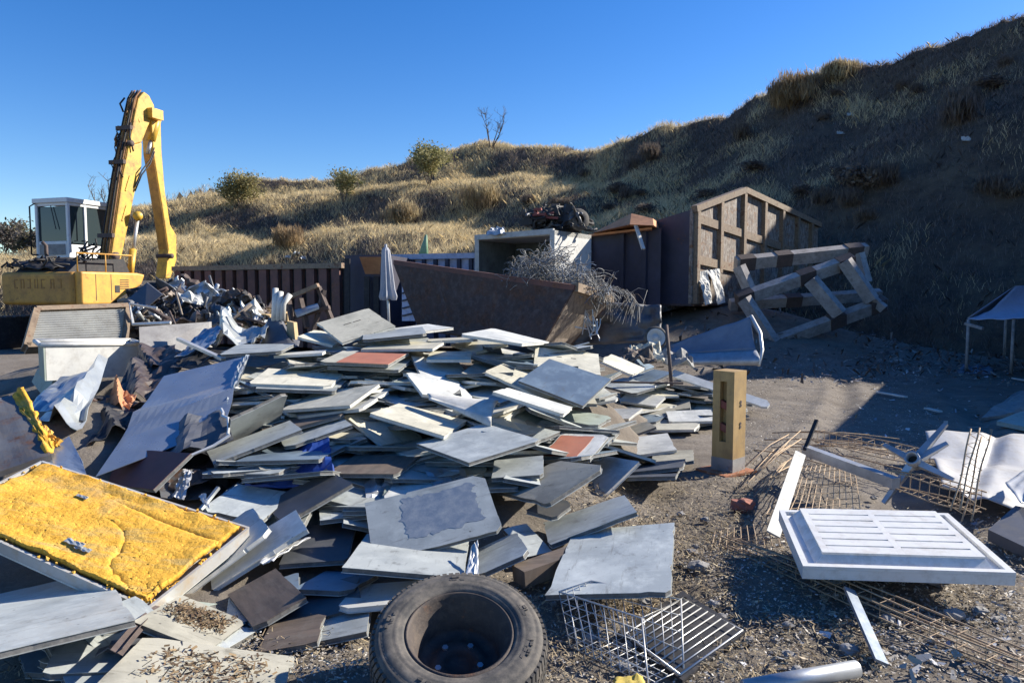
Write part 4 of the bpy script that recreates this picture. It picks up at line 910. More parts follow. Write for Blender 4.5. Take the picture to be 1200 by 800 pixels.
for k, (c, q, (w, h), fin, lab) in enumerate(PANELS):
    rng = np.random.default_rng(100 + k)
    R = quatm(q); root = empty('floor_panel', c, lab, 'plank' if 'plank' in lab else 'floor panel', GP); root['kind'] = 'thing'
    root.rotation_mode = 'QUATERNION'; root.rotation_quaternion = q
    ps, wr = panel_parts(w, h, fin, rng, fin in ('red', 'redpatch', 'patch') or 'slot' in lab)
    for n_, me in ps:
        o = bpy.data.objects.new(n_, me); COL.objects.link(o); o.parent = root
    def local_part(name, mb, mat):
        o = bpy.data.objects.new(name, mb.mesh(name, mat)); COL.objects.link(o); o.parent = root; return o
    # direction (in the panel's own plane) that points to world +x
    ax = [R @ Vector((1, 0, 0)), R @ Vector((0, 1, 0))]; ix = 0 if abs(ax[0].x) > abs(ax[1].x) else 1
    sgn = 1 if ax[ix].x > 0 else -1
    if fin in ('red', 'redpatch'):
        lo, hi = ((-.24, .495) if fin == 'red' else (-.46, .22)); lo2, hi2 = (-.497, .497) if fin == 'red' else (-.47, .40)
        a, b = sorted((sgn * lo, sgn * hi))
        ux, vy = ((a, b), (lo2, hi2)) if ix == 0 else ((lo2, hi2), (a, b))
        mb = MB(); nu = 12
        def fn(u, v): 
            X = (ux[0] + (ux[1] - ux[0]) * u) * w; Y = (vy[0] + (vy[1] - vy[0]) * v) * h
            e = .012 * nz(Vector((X * 9, Y * 9, k)))
            if 0 < u < 1: e2 = 0
            return (X + (e if u in (0, 1) else 0), Y + (e if v in (0, 1) else 0), .0032 + wr * X * Y * 4)
        mb.sheet(fn, nu, nu, .003); local_part('lino_cover', mb, 'terracotta')
    if fin == 'patch':
        mb = MB()
        sx = 1 if ix == 0 else 1
        def fn(u, v):
            X = (-.22 + .60 * u) * w; Y = (-.28 + .66 * v) * h
            e = .035 * nz(Vector((u * 7, v * 7, 3.1))) + .02 * nz(Vector((u * 19, v * 19, 1)))
            return (X + (e if u in (0, 1) else 0), Y + (e if v in (0, 1) else 0), .0014 + wr * X * Y * 4)
        mb.sheet(fn, 24, 24, .0011); local_part('film_residue', mb, 'bluefilm')
    if 'slot' in lab and 'slotted' not in lab:
        for t in ((-.1, .08) if 'two' in lab else (-.32, -.12, .1)):
            mb = MB(); L_ = .09 if 'two' in lab else .05
            cx, cy = (t * w, .12 * h) if ix == 0 else (.12 * w, t * h)
            sz = (L_, .012, .002) if ix == 0 else (.012, L_, .002)
            mb.box((cx, cy, .0013 + wr * cx * cy * 4), sz); local_part('slot', mb, 'slot')
# panels buried among the others: a few meshes per finish, copied
LIB = {}
for k, (c, q, (w, h), fin) in enumerate(LOOSE):
    key = (fin, k % 4)
    if key not in LIB:
        rng = np.random.default_rng(900 + k); LIB[key] = panel_parts(.6, .6, fin, rng)[0]
    root = empty('floor_panel', c, 'loose floor panel wedged among the others in the heap, mostly covered by them', 'floor panel', GP); root['kind'] = 'thing'
    root.rotation_mode = 'QUATERNION'; root.rotation_quaternion = q
    for n_, me in LIB[key]:
        o = bpy.data.objects.new(n_, me); COL.objects.link(o); o.parent = root; o.scale = (w / .6, h / .6, 1)
# ------------------------------------------------------------------ helpers for placed things
def V3(px, py, Y): return at(px, py, Y)
def crumple(A, B, C, D, amp=.05, nu=26, nv=18, freq=3.0, seed=0.0, folds=(), th=.004):
    A, B, C, D = map(Vector, (A, B, C, D)); n = (B - A).cross(D - A).normalized()
    def fn(u, v):
        p = bil(A, B, C, D, u, v); q = Vector((u * freq + seed, v * freq + seed * 2, seed))
        d = (abs(noise.noise(q)) * 1.6 - .4) * amp + noise.noise(q * 2.7) * amp * .45
        for (a, b, c, w, hh) in folds:          # crease along a*u+b*v=c
            t = abs(a * u + b * v - c); d += hh * max(0, 1 - t / w)
        return p + n * d
    mb = MB(); mb.sheet(fn, nu, nv, th); return mb

# ------------------------------------------------------------------ yellow foam door, bottom left
fa, fb, fc, fd = V3(49, 543, 4.45), V3(291, 621, 3.95), V3(175, 714, 3.3), V3(-70, 604, 3.72)   # far-left, far-right, near-right, near-left
n = (fb - fa).cross(fd - fa).normalized(); n = n if n.z > 0 else -n
root = empty('foam_door', (fa + fb + fc + fd) / 4 - n * .05, 'broken door leaf lying face down, its yellow insulation foam exposed in a metal frame', 'door')
mb = MB()
def foam_fn(u, v):
    p = bil(fa, fb, fc, fd, .03 + .94 * u, .04 + .92 * v); q = Vector((p.x * 5, p.y * 5, 2))
    edge = min(u, 1 - u, v, 1 - v)
    q2 = Vector((u * 3, v * 9, 4)); d = .010 * noise.noise(q) + .006 * noise.noise(q2) + .003 * noise.noise(q * 6 + q2 * .7) + .002 * noise.noise(q * 14 + q2)
    d += .02 * max(0, 1 - edge / .1) * (noise.noise(q * 1.7) + .4)
    rough_ = max(0, min(1, (v - .35) * 2.2)); d += rough_ * .6 * max(0, .25 + noise.noise(q * .9)) * (.010 * noise.noise(q * 9) + .008 * noise.noise(q * 21))
    d -= .028 * max(0, 1 - abs(v - .12 - .12 * u + .025 * noise.noise(q * 1.3)) / .03) * max(0, min(1, (u - .45) * 6))
    d -= .016 * max(0, 1 - abs((u - .62) - (v - .5) * .5 + .07 * noise.noise(q * 1.1) + .02 * noise.noise(q * 5)) / .025) * (1 if .42 < v < .98 else 0)
    return p + n * (d - .006)
mb.sheet(foam_fn, 170, 110, .03); mb.part('foam_filling', 'foam', root, True)
mb = MB(); rng = random.Random(17)
for k in range(70):
    e = rng.randrange(4); t = rng.random(); u, v = ((t, .01), (.99, t), (t, .99), (.01, t))[e]; s_ = rng.uniform(.004, .012)
    c = bil(fa, fb, fc, fd, u, v) + n * rng.uniform(.005, .025); d1 = Vector((rng.uniform(-1, 1), rng.uniform(-1, 1), rng.uniform(-1, 1))).normalized(); d2 = d1.cross(Vector((.3, .5, 1))).normalized(); d3 = d1.cross(d2)
    mb.add([c + d1 * s_ * 1.6, c - d1 * s_, c + d2 * s_, c - d2 * s_ * 1.2, c + d3 * s_, c - d3 * s_], [(0, 2, 4), (2, 1, 4), (1, 3, 4), (3, 0, 4), (2, 0, 5), (1, 2, 5), (3, 1, 5), (0, 3, 5)])
o = mb.part('foam_crumbs', 'foam', root); o['kind'] = 'stuff'
mb = MB()
P4 = [fa, fb, fc, fd]
for i in range(4):
    a, b = P4[i], P4[(i + 1) % 4]
    dd = (b - a).normalized(); inn = n.cross(dd)
    mb.beam(a - n * .02, b - n * .02, .016, .075 if i != 2 else .06, up=n)
mb.part('frame', 'stainframe', root)
mb = MB(); mb.hexa([p - n * .07 for p in P4][::-1] + [p - n * .06 for p in P4][::-1]); mb.part('face_sheet', 'white', root)
for j, (u, v, s) in enumerate([(.55, .78, .06), (.60, .80, .05), (.35, .30, .04)]):
    mb = MB(); c = bil(fa, fb, fc, fd, u, v) + n * .02
    mb.sheet(lambda a, b: c + (fb - fa).normalized() * (a - .5) * s * 2 + (fd - fa).normalized() * (b - .5) * s * .6 + n * (.012 * nz(Vector((a * 4, b * 4, j))) + .01), 6, 4, .003)
    mb.part('torn_foil', 'alu', root)

# ------------------------------------------------------------------ tyre on a rusty wheel
tc = V3(538, 762, 2.76); ax = (Vector((0, 0, 1)) * .92 + Vector((.05, -.34, 0))).normalized()
root = empty('car_wheel', tc - ax * .12, 'worn car tyre on a rusty steel wheel, lying flat in the front of the heap', 'wheel')
R0, RW = .340, .213
prof = [(RW, -.10), (RW + .01, -.115), (RW + .05, -.125), (R0 - .04, -.115), (R0 - .008, -.085), (R0, -.06), (R0 + .003, 0), (R0, .06), (R0 - .008, .085),
        (R0 - .016, .098), (R0 - .030, .108), (R0 - .036, .106), (R0 - .042, .110), (R0 - .075, .118), (R0 - .08, .1155), (R0 - .085, .118), (RW + .028, .114), (RW + .022, .110), (RW + .014, .110), (RW + .004, .103), (RW, .095), (RW - .002, .07)]
mb = MB(); mb.lathe(tc, ax, prof, 96); tyre = mb.part('tyre', 'rubber', root, True)
# tread lugs over the shoulder and raised marks on the sidewall belong to the tyre
a_ = ax.cross(Vector((0, 0, 1))).normalized(); b_ = ax.cross(a_)
lug = MB()
NL = 76
for k in range(NL):
    t = 2 * PI * k / NL
    for z, sk in ((.072, .012), (.028, -.010), (-.02, .012), (-.066, -.01)):
        dt = .33 * 2 * PI / NL
        pts = []
        for rr in (R0 - .006, R0 + .011):
            for (dz, s_) in ((-.018, -1), (-.018, 1), (.018, 1), (.018, -1)):
                tt = t + s_ * dt + (sk + dz * .5) * 2; r2 = rr - (max(0, z + dz - .055) * .28)
                pts.append(tc + (a_ * math.cos(tt) + b_ * math.sin(tt)) * r2 + ax * (z + dz))
        lug.hexa(pts)
lug.part('tread', 'rubber', tyre)
mk = MB()
for t0, nl in ((2.55, 6), (3.35, 4), (5.9, 5), (.95, 5), (4.6, 4)):
    for k in range(nl):
        t = t0 + k * .062
        for dr, w2 in ((.0, .016), (.017, .016)):
            if (k * 7 + int(dr * 100)) % 3 == 1: continue
            r = R0 - .070 + dr
            e = a_ * math.cos(t) + b_ * math.sin(t); f = -a_ * math.sin(t) + b_ * math.cos(t)
            mk.box(tc + e * r + ax * .1165, (.005 if k % 2 else .018, .011, .004), Matrix((f, e, ax)).transposed())
mk.part('sidewall_relief', 'rubber', tyre)
rim = MB(); rim.lathe(tc, ax, [(RW + .006, .096), (RW - .004, .106), (RW - .010, .104), (RW - .014, .085), (RW - .03, .07), (RW - .034, .03), (RW - .045, .02), (RW - .05, -.05), (RW - .06, -.065), (.12, -.075), (.10, -.06), (.06, -.062), (.058, -.09), (.0, -.09)], 64)
rim = rim.part('rim', 'rim', root, True)
for k in range(5):
    t = 2 * PI * k / 5 + .3
    mb = MB(); c = tc + (a_ * math.cos(t) + b_ * math.sin(t)) * .088 + ax * (-.066); mb.tube([c, c + ax * .014], .013, 6); mb.part('wheel_nut', 'galv', rim)

# ------------------------------------------------------------------ wire basket and wire rack
bl = [gz(668, 757, .02), gz(760, 803, .02), gz(801, 784, .02), gz(712, 737, .02)]
tl = [V3(655, 693, 3.32), V3(752, 724, 3.08), V3(798, 702, 3.24), V3(693, 680, 3.45)]
root = empty('wire_basket', sum(bl, Vector()) / 4, 'white wire basket lying open on the dirt right of the tyre', 'basket')
def wires(mb, A, B, C, D, nu, nv, r=.0023):
    for i in range(nu + 1):
        u = i / nu; mb.tube([lerp(A, B, u), lerp(lerp(A, B, u), lerp(D, C, u), .5) + Vector((0, 0, .004 * math.sin(i * 3))), lerp(D, C, u)], r, 5)
    for j in range(nv + 1):
        v = j / nv; mb.tube([lerp(A, D, v), lerp(B, C, v)], r, 5)
for nm, (A, B, C, D, nu, nv) in {'bottom_grid': (bl[0], bl[1], bl[2], bl[3], 9, 5), 'side_grid': (bl[0], bl[1], tl[1], tl[0], 9, 5), 'end_grid': (bl[0], bl[3], tl[3], tl[0], 5, 5), 'back_grid': (bl[3], bl[2], tl[2], tl[3], 9, 4)}.items():
    mb = MB(); wires(mb, A, B, C, D, nu, nv); mb.part(nm, 'wire', root, True)
mb = MB(); mb.tube(tl + [tl[0]], .0042, 6); mb.tube([tl[2], bl[2]], .0042, 6); mb.tube([tl[1], bl[1]], .0042, 6); mb.part('rim_wire', 'wire', root, True)
rk = [gz(797, 790, .05), gz(870, 738, .05), gz(800, 700, .05), gz(733, 742, .05)]
root = empty('oven_rack', sum(rk, Vector()) / 4, 'flat wire rack of parallel rods lying beside the white wire basket', 'rack')
mb = MB()
for i in range(10):
    mb.tube([lerp(rk[0], rk[3], i / 9), lerp(rk[1], rk[2], i / 9)], .0034, 6)
mb.part('rods', 'wire', root, True)
mb = MB(); mb.tube(rk + [rk[0]], .0045, 6); mb.part('frame', 'wire', root, True)
tr = [gz(800, 800, .012), gz(874, 742, .012), gz(800, 694, .012), gz(724, 742, .012)]
mb = MB(); mb.hexa(tr + [p + Vector((0, 0, .012)) for p in tr]); mb.thing('baking_tray', 'black', 'flat black tray under the wire rack of parallel rods', 'tray')
mb = crumple(gz(715, 812, .03), gz(760, 806, .03), gz(752, 790, .05), gz(722, 792, .05), .015, 10, 8, 4, 2.2, th=.02); mb.thing('sponge_scrap', 'pad', 'yellow foam scrap at the bottom edge below the wire basket', 'foam scrap', smooth=True)

# ------------------------------------------------------------------ white moulded tray, right
q = [V3(941, 664, 3.5), V3(1191, 672, 3.45), V3(1111, 602, 4.2), V3(913, 598, 4.25)]
n = (q[1] - q[0]).cross(q[3] - q[0]).normalized()
root = empty('shower_tray', sum(q, Vector()) / 4 - n * .08, 'white moulded plastic tray with two columns of slots, propped on rubble', 'tray')
HT = .062
mb = MB(); mb.hexa([p - n * HT for p in q] + [p - n * .012 for p in q]); mb.part('body', 'trayplastic', root)
def tq(u, v, z): return bil(q[0], q[1], q[2], q[3], u, v) + n * z
mb = MB()
for (a, b, c, d) in (((0, 0), (1, 0), (.965, .045), (.03, .045)), ((1, 0), (1, 1), (.965, .96), (.965, .045)), ((1, 1), (0, 1), (.03, .96), (.965, .96)), ((0, 1), (0, 0), (.03, .045), (.03, .96))):
    mb.hexa([tq(*p, -.011) for p in (a, b, c, d)] + [tq(*p, .006) for p in (a, b, c, d)])
mb.part('rim', 'trayplastic', root)
U_, V_ = (.11, .90), (.13, .93); zt = .038
mb = MB()
mb.hexa([tq(.07, .08, -.0115), tq(.935, .08, -.0115), tq(.935, .95, -.0115), tq(.07, .95, -.0115)] + [tq(U_[0], V_[0], zt - .012), tq(U_[1], V_[0], zt - .012), tq(U_[1], V_[1], zt - .012), tq(U_[0], V_[1], zt - .012)])
ns = 7
um = (.485, .52)
ys_ = [V_[0] + (V_[1] - V_[0]) * i / ns for i in range(ns + 1)]
g_ = .010
for i in range(ns):
    a, b = ys_[i] + (g_ if i else 0), ys_[i + 1] - (g_ if i < ns - 1 else 0)
    for (u0, u1) in ((U_[0] + .035, um[0]), (um[1], U_[1] - .035)):
        mb.hexa([tq(u0, a, zt - .0115), tq(u1, a, zt - .0115), tq(u1, b, zt - .0115), tq(u0, b, zt - .0115)] + [tq(u0, a, zt), tq(u1, a, zt), tq(u1, b, zt), tq(u0, b, zt)])
for (u0, u1) in ((U_[0], U_[0] + .0345), (um[0] + .0005, um[1] - .0005), (U_[1] - .0345, U_[1])):
    mb.hexa([tq(u0, V_[0], zt - .0115), tq(u1, V_[0], zt - .0115), tq(u1, V_[1], zt - .0115), tq(u0, V_[1], zt - .0115)] + [tq(u0, V_[0], zt), tq(u1, V_[0], zt), tq(u1, V_[1], zt), tq(u0, V_[1], zt)])
mb.part('slotted_panel', 'trayplastic', root)

# ------------------------------------------------------------------ yellow post on its base plate
pb = gz(853, 552); yaw = math.radians(43)
root = empty('steel_post', pb, 'ochre painted square post with two dark red slots standing upright in the yard', 'post')
ex = Vector((math.cos(yaw), math.sin(yaw), 0)); ey = Vector((-math.sin(yaw), math.cos(yaw), 0))
HP = .90; wP = .205
def pp(a, b, z): return pb + ex * a + ey * b + Vector((0, 0, z))
# camera-facing faces are -ex (left) and -ey (right); the left face holds a recessed channel
h2 = wP / 2
mb = MB()
mb.box(pp(.03, 0, HP / 2), (wP - .06, wP, HP), Matrix((ex, ey, Vector((0, 0, 1)))).transposed())
mb.box(pp(-h2 + .0295, h2 - .035, HP / 2), (.06, .07, HP), Matrix((ex, ey, Vector((0, 0, 1)))).transposed())
mb.box(pp(-h2 + .0295, -h2 + .035, HP / 2), (.06, .07, HP), Matrix((ex, ey, Vector((0, 0, 1)))).transposed())
mb.box(pp(-h2 + .03, 0, .14), (.058, .0645, .28), Matrix((ex, ey, Vector((0, 0, 1)))).transposed())
mb.box(pp(-h2 + .03, 0, HP - .045), (.058, .0645, .09), Matrix((ex, ey, Vector((0, 0, 1)))).transposed())
mb.part('shaft', 'post', root)
mb = MB(); mb.box(pp(0, 0, .068), (wP + .006, wP + .006, .136), Matrix((ex, ey, Vector((0, 0, 1)))).transposed()); mb.part('grey_foot', 'concrete', root)
for z in (.60, .40):
    mb = MB(); mb.hexa([pp(-h2 + .012, -.032, z - .045), pp(-h2 + .055, -.032, z - .045), pp(-h2 + .055, .032, z - .02), pp(-h2 + .012, .032, z - .02),
                        pp(-h2 + .012, -.032, z + .02), pp(-h2 + .055, -.032, z + .02), pp(-h2 + .055, .032, z + .045), pp(-h2 + .012, .032, z + .045)]); mb.part('slot_plate', 'postred', root)
for z in (.60, .41):
    for dz in (0, .03):
        mb = MB(); c = pp(.01, -h2 - .001, z + dz); mb.tube([c, c - ey * .004], .014, 10); mb.part('bolt', 'bracket', root)
mb = MB(); mb.box(pb + Vector((-.02, -.01, .012)), (.40, .34, .02), Matrix.Rotation(.55, 3, 'Z')); mb.part('base_plate', 'orangeplate', root)

# ------------------------------------------------------------------ star shaped chair base
sc_ = V3(1071, 540, 5.15); axs = (Vector((0, 0, EYE)) - sc_).normalized() * .8 + Vector((-.25, 0, .35)); axs.normalize()
root = empty('chair_base', sc_, 'grey metal star shaped swivel chair base lying on its side on the rebar', 'chair base')
e1 = axs.cross(Vector((0, 0, 1))).normalized(); e2 = e1.cross(axs)
mb = MB(); mb.lathe(sc_ + axs * .05, axs, [(.034, -.12), (.05, -.12), (.052, .03), (.036, .03), (.034, -.12)], 24); mb.part('hub', 'galv', root, True)
mb = MB(); mb.lathe(sc_ + axs * .0, axs, [(.0, 0), (.0345, 0), (.0345, .01), (0, .01)], 20); mb.part('hub_bore', 'slot', root)
for px, py in ((1022, 502), (1107, 493), (1034, 588), (1126, 576), (1112, 522)):
    d = V3(px, py, 5.15) - sc_; d = d - axs * d.dot(axs); L = d.length; d.normalize()
    mb = MB(); a = sc_ + d * .04; b = sc_ + d * L - axs * .04; sd = axs.cross(d)
    mb.hexa([a - sd * .028 - axs * .03, b - sd * .017 - axs * .01, b + sd * .017 - axs * .01, a + sd * .028 - axs * .03, a - sd * .024 + axs * .02, b - sd * .013 + axs * .012, b + sd * .013 + axs * .012, a + sd * .024 + axs * .02])
    mb.part('arm', 'galv', root)

# ------------------------------------------------------------------ profiles, strips, sheets on the right
def strip(a, b, w, th, name, mat, label, cat, group=None, up=(0, 0, 1)):
    mb = MB(); mb.beam(a, b, w, th, up); return mb.thing(name, mat, label, cat, group)
strip(V3(944, 527, 5.9), V3(1050, 566, 5.0), .07, .075, 'box_profile', 'galv', 'grey box profile lying behind the white tray, pointing at the star base', 'metal profile')
strip(V3(938, 531, 5.75), V3(906, 626, 4.35), .085, .012, 'flat_strip', 'white', 'white flat strip leaning from the dark bar down to the tray corner', 'metal strip', up=(.25, -.5, 1))
strip(V3(943, 527, 5.85), V3(957, 492, 6.0), .03, .02, 'flat_bar', 'black', 'short dark bar sticking up at the end of the box profile', 'metal bar')
strip(gz(995, 690, .12), gz(1033, 776, .03), .055, .014, 'flat_strip', 'bluesheet', 'narrow blue grey strip under the rebar cage in front of the white tray', 'metal strip', up=(.4, 0, 1))
mb = MB(); mb.tube([V3(872, 806, 2.72), V3(1004, 783, 2.84)], .034, 18); mb.thing('grey_pipe', 'galv', 'pale grey pipe lying at the bottom edge of the photo', 'pipe', smooth=True)
A, B, C, D = V3(1084, 507, 6.7), V3(1225, 510, 6.7), V3(1225, 610, 4.75), V3(1104, 572, 5.15)
mb = crumple(A, B, C, D, .05, 34, 28, 1.5, 4.7, folds=((0, 1, .33, .22, .10), (1, .3, .6, .12, .05)), th=.006); mb.thing('plastic_sheet', 'sheetplastic', 'large white plastic sheet bent over the ground behind the rebar ladder', 'plastic sheet', smooth=True)
mb = crumple(V3(1178, 566, 5.0), V3(1216, 540, 5.4), V3(1220, 575, 4.6), V3(1196, 590, 4.5), .02, 12, 10, 2, 1.1, th=.006); mb.thing('plastic_sheet', 'trayplastic', 'small torn white plastic flap at the right edge above the dark slab', 'plastic sheet', smooth=True)
A, B, C, D = V3(1158, 620, 4.35), V3(1190, 592, 4.6), V3(1230, 600, 4.4), V3(1225, 652, 3.95)
mb = MB(); mb.hexa([p - Vector((0, 0, .07)) for p in (A, B, C, D)][::-1] + [A, B, C, D][::-1]); mb.thing('dark_slab', 'greysheet', 'dark grey slab at the right edge beside the white tray', 'slab')
A, B, C, D = gz(1150, 488, .05), gz(1230, 478, .05), V3(1230, 446, 10.5), V3(1192, 458, 10.6)
mb = crumple(A, B, C, D, .06, 14, 10, 2, 7.7, th=.05); mb.thing('concrete_slab', 'concrete', 'grey concrete slab tipped up at the right edge in the shade', 'slab')
A, B, C, D = V3(1168, 493, 8.2), V3(1225, 505, 7.7), V3(1225, 474, 8.6), V3(1190, 484, 8.6)
mb = MB(); mb.hexa([p - Vector((0, 0, .05)) for p in (A, B, C, D)] + [A, B, C, D]); mb.thing('green_board', 'greenish', 'greenish board at the right edge above the white plastic sheet', 'board')
# short white off-cuts on the shaded ground
for k, (x0, y0, x1, y1, lab) in enumerate([(1028, 459, 1062, 465, 'white strip lying alone in the big shadow on the yard'), (1085, 478, 1102, 482, 'small pale strip in the big shadow right of the long one'), (1187, 443, 1210, 447, 'white strip at the right edge under the shelter')]):
    strip(gz(x0, y0, .03), gz(x1, y1, .03), .06, .02, 'flat_strip', 'white', lab, 'metal strip')

# ------------------------------------------------------------------ rebar: cages, ladder, mesh, rods
def cage(name, a, b, w, h, rods, nst, label, up=(0, 0, 1), r=.006, ext=0.0):
    a, b = Vector(a), Vector(b); d = (b - a).normalized(); rt = d.cross(Vector(up)).normalized(); u = rt.cross(d)
    root = empty(name, (a + b) / 2, label, 'rebar cage')
    rngc = random.Random(hash(label) & 0xffff)
    offs = [(-.5, -.5), (.5, -.5), (.5, .5), (-.5, .5), (0, -.5), (0, .5)][:rods]
    for ox, oz in offs:
        mb = MB(); m = [lerp(a, b, t) + rt * ox * w + u * oz * h + Vector((0, 0, .012 * math.sin(t * 5 + ox * 3))) + rt * .008 * math.sin(t * 7 + oz * 4) for t in [i / 10 for i in range(11)]]
        if ext: m[-1] = m[-1] + d * ext * (ox + .5)
        mb.tube(m, r, 6); mb.part('rod', 'rebar', root, True)
    for k in range(nst):
        c = lerp(a, b, (k + .5) / nst); mb = MB(); R_ = [c + rt * x * w * 1.06 + u * z * h * 1.06 for x, z in ((-.5, -.5), (.5, -.5), (.5, .5), (-.5, .5), (-.5, -.5))]
        mb.tube(R_, r * .45, 5); mb.part('stirrup', 'rebar', root)
    return root
cage('rebar_cage', V3(852, 634, 4.25), V3(1260, 800, 2.72), .11, .06, 6, 15, 'long rusty rebar cage running under the white tray to the bottom right corner', r=.0042, ext=.1)
cage('rebar_cage', V3(955, 510, 6.6), V3(1095, 538, 5.8), .12, .10, 4, 9, 'rusty rebar cage behind the grey box profile, left of the star base', r=.005)
cage('rebar_cage', V3(1045, 560, 5.2), V3(1150, 588, 4.7), .14, .12, 6, 9, 'rusty rebar cage under the star base, behind the white tray', r=.005)
cage('rebar_ladder', V3(1126, 604, 4.55), V3(1149, 506, 4.85), .09, .06, 4, 8, 'pale rebar ladder standing upright in front of the white plastic sheet', up=(0, 1, 0), r=.006)
for (qd, nu, nv, lab) in [([(898, 602, 4.6), (1008, 596, 4.9), (1000, 540, 5.9), (930, 548, 5.9)], 13, 10, 'rusty welded wire mesh lying behind the left corner of the white tray'),
                         ([(826, 678, 3.95), (925, 668, 3.9), (905, 610, 4.6), (838, 622, 4.6)], 9, 7, 'thin wire mesh at the left end of the long rebar cage')]:
    A, B, C, D = [V3(*p) for p in qd]; root = empty('wire_mesh', (A + B + C + D) / 4, lab, 'wire mesh')
    mb = MB()
    for i in range(nu + 1): mb.tube([lerp(lerp(A, B, i / nu), lerp(D, C, i / nu), t) + Vector((0, 0, .05 * nz(Vector((i * .3, t * 2, 1))))) for t in (0, .33, .66, 1)], .0028, 5)
    mb.part('long_wires', 'rebar', root)
    mb = MB()
    for j in range(nv + 1): mb.tube([lerp(lerp(A, D, j / nv), lerp(B, C, j / nv), t) + Vector((0, 0, .05 * nz(Vector((t * 3, j * .4, 1))))) for t in (0, .33, .66, 1)], .0028, 5)
    mb.part('cross_wires', 'rebar', root)
rr = random.Random(3)
for k in range(12):
    x0, y0 = rr.uniform(862, 900), rr.uniform(545, 585); x1, y1 = x0 + rr.uniform(25, 55), y0 - rr.uniform(28, 48)
    a, b = gz(x0, y0, .02 + k * .006), gz(x1, y1, .03 + k * .006); m = lerp(a, b, .5) + Vector((rr.uniform(-.03, .03), 0, rr.uniform(.01, .05)))
    mb = MB(); mb.tube([a, m, b], .0042, 6); mb.thing('rebar_rod', 'rebar', 'thin straw coloured rebar rod in the loose bunch right of the yellow post', 'rebar rod', 'loose rebar rods', smooth=True)
for k in range(9):
    x0, y0 = rr.uniform(880, 960), rr.uniform(505, 530); x1, y1 = x0 + rr.uniform(60, 150), y0 + rr.uniform(2, 20)
    a, b = gz(x0, y0, .03), gz(x1, y1, .06 + k * .01); mb = MB(); mb.tube([a, lerp(a, b, .5) + Vector((0, 0, .03)), b], .006, 6)
    mb.thing('rebar_rod', 'rebar', 'thin rebar rod lying loose on the dirt behind the rebar mesh', 'rebar rod', 'loose rebar rods', smooth=True)

# ------------------------------------------------------------------ thin rusty post with small wheel; blue grey hopper sheet; shelter
mb = MB(); mb.tube([gz(789, 452, .5) if False else V3(787, 452, 8.6), V3(781, 381, 9.0)], .022, 8); mb.thing('thin_post', 'bracket', 'thin rusty post standing at the right end of the heap', 'post', smooth=True)
wc = V3(768, 396, 10.5); axw = Vector((.05, -1, .25)).normalized()
root = empty('trolley_wheel', wc, 'small black wheel with a white rim beside the thin rusty post', 'wheel')
mb = MB(); mb.lathe(wc, axw, [(.10, -.05), (.155, -.05), (.17, -.02), (.17, .03), (.15, .045), (.10, .03)], 32); mb.part('tyre', 'rubber', root, True)
mb = MB(); mb.lathe(wc, axw, [(.135, .046), (.09, .04), (.08, .02), (.045, .025), (.04, .05), (0, .05)], 28); mb.part('rim', 'box_white', root, True)
# hopper: a folded sheet-steel chute end with a bright rim, the upper plate's shade put into its colour
t0, t1, b1, b0 = V3(786, 404, 11.8), V3(880, 370, 11.1), V3(889, 428, 10.5), V3(786, 427, 11.4)
root = empty('sheet_hopper', (b0 + b1) / 2, 'blue grey sheet steel hopper lying below the timber lattice', 'hopper')
mid0, mid1 = lerp(t0, b0, .5), lerp(t1, b1, .70)
mb = MB(); mb.sheet(lambda u, v: bil(t0, t1, mid1, mid0, u, v) + Vector((0, .05 * math.sin(v * 3), .04 * nz(Vector((u * 3, v * 2, 2))))), 16, 10, .01); mb.part('upper_plate', 'tarp', root, True)
mb = MB(); mb.sheet(lambda u, v: bil(mid0, mid1, b1, b0, u, v) + Vector((0, -.10 * math.sin(v * PI), 0)), 16, 8, .01); mb.part('lower_plate', 'galv', root, True)
mb = MB(); mb.tube([t1, lerp(t1, b1, .35) + Vector((.10, 0, .0)), lerp(t1, b1, .7) + Vector((.09, 0, 0)), b1], .028, 8); mb.part('rim', 'wire', root, True)
# shelter at the right edge
root = empty('tarp_shelter', gz(1192, 432), 'blue grey tarpaulin shelter on thin legs at the foot of the bank, right edge', 'shelter')
ra, rb = V3(1190, 335, 14.2), V3(1275, 331, 15.2); ea, eb = V3(1134, 373, 13.9), V3(1245, 372, 13.0); ec, ed = V3(1178, 365, 16.4), V3(1300, 362, 16)
mb = MB(); mb.sheet(lambda u, v: bil(ea, eb, rb, ra, u, v) - Vector((0, 0, .12 * math.sin(v * PI) + .05 * abs(nz(Vector((u * 4, v * 3, 0)))))), 18, 12, .01)
mb.sheet(lambda u, v: bil(ra, rb, ed, ec, u, v) - Vector((0, 0, .1 * math.sin(v * PI))), 12, 8, .01)
mb.sheet(lambda u, v: bil(ra, ea, ec, ra, u, v * .999), 6, 6, .01)
mb.part('canopy', 'canopytarp', root, True)
for (px, py, Y) in ((1135, 374, 13.9), (1188, 374, 13.5), (1179, 368, 16.3)):
    t = V3(px, py, Y); mb = MB(); mb.tube([t, Vector((t.x, t.y, .0))], .03, 8); mb.part('leg', 'beam', root, True)
mb = MB(); mb.beam(V3(1131, 379, 13.85), V3(1152, 385, 13.5), .05, .05); mb.part('brace', 'beam', root)
mb = crumple(gz(1122, 436, .02), gz(1164, 438, .02), gz(1160, 428, .1), gz(1128, 428, .1), .1, 14, 10, 2.5, 3, th=.03); mb.thing('tarp_bundle', 'tarp', 'small grey tarpaulin bundle on the ground in front of the shelter legs', 'tarpaulin', smooth=True)

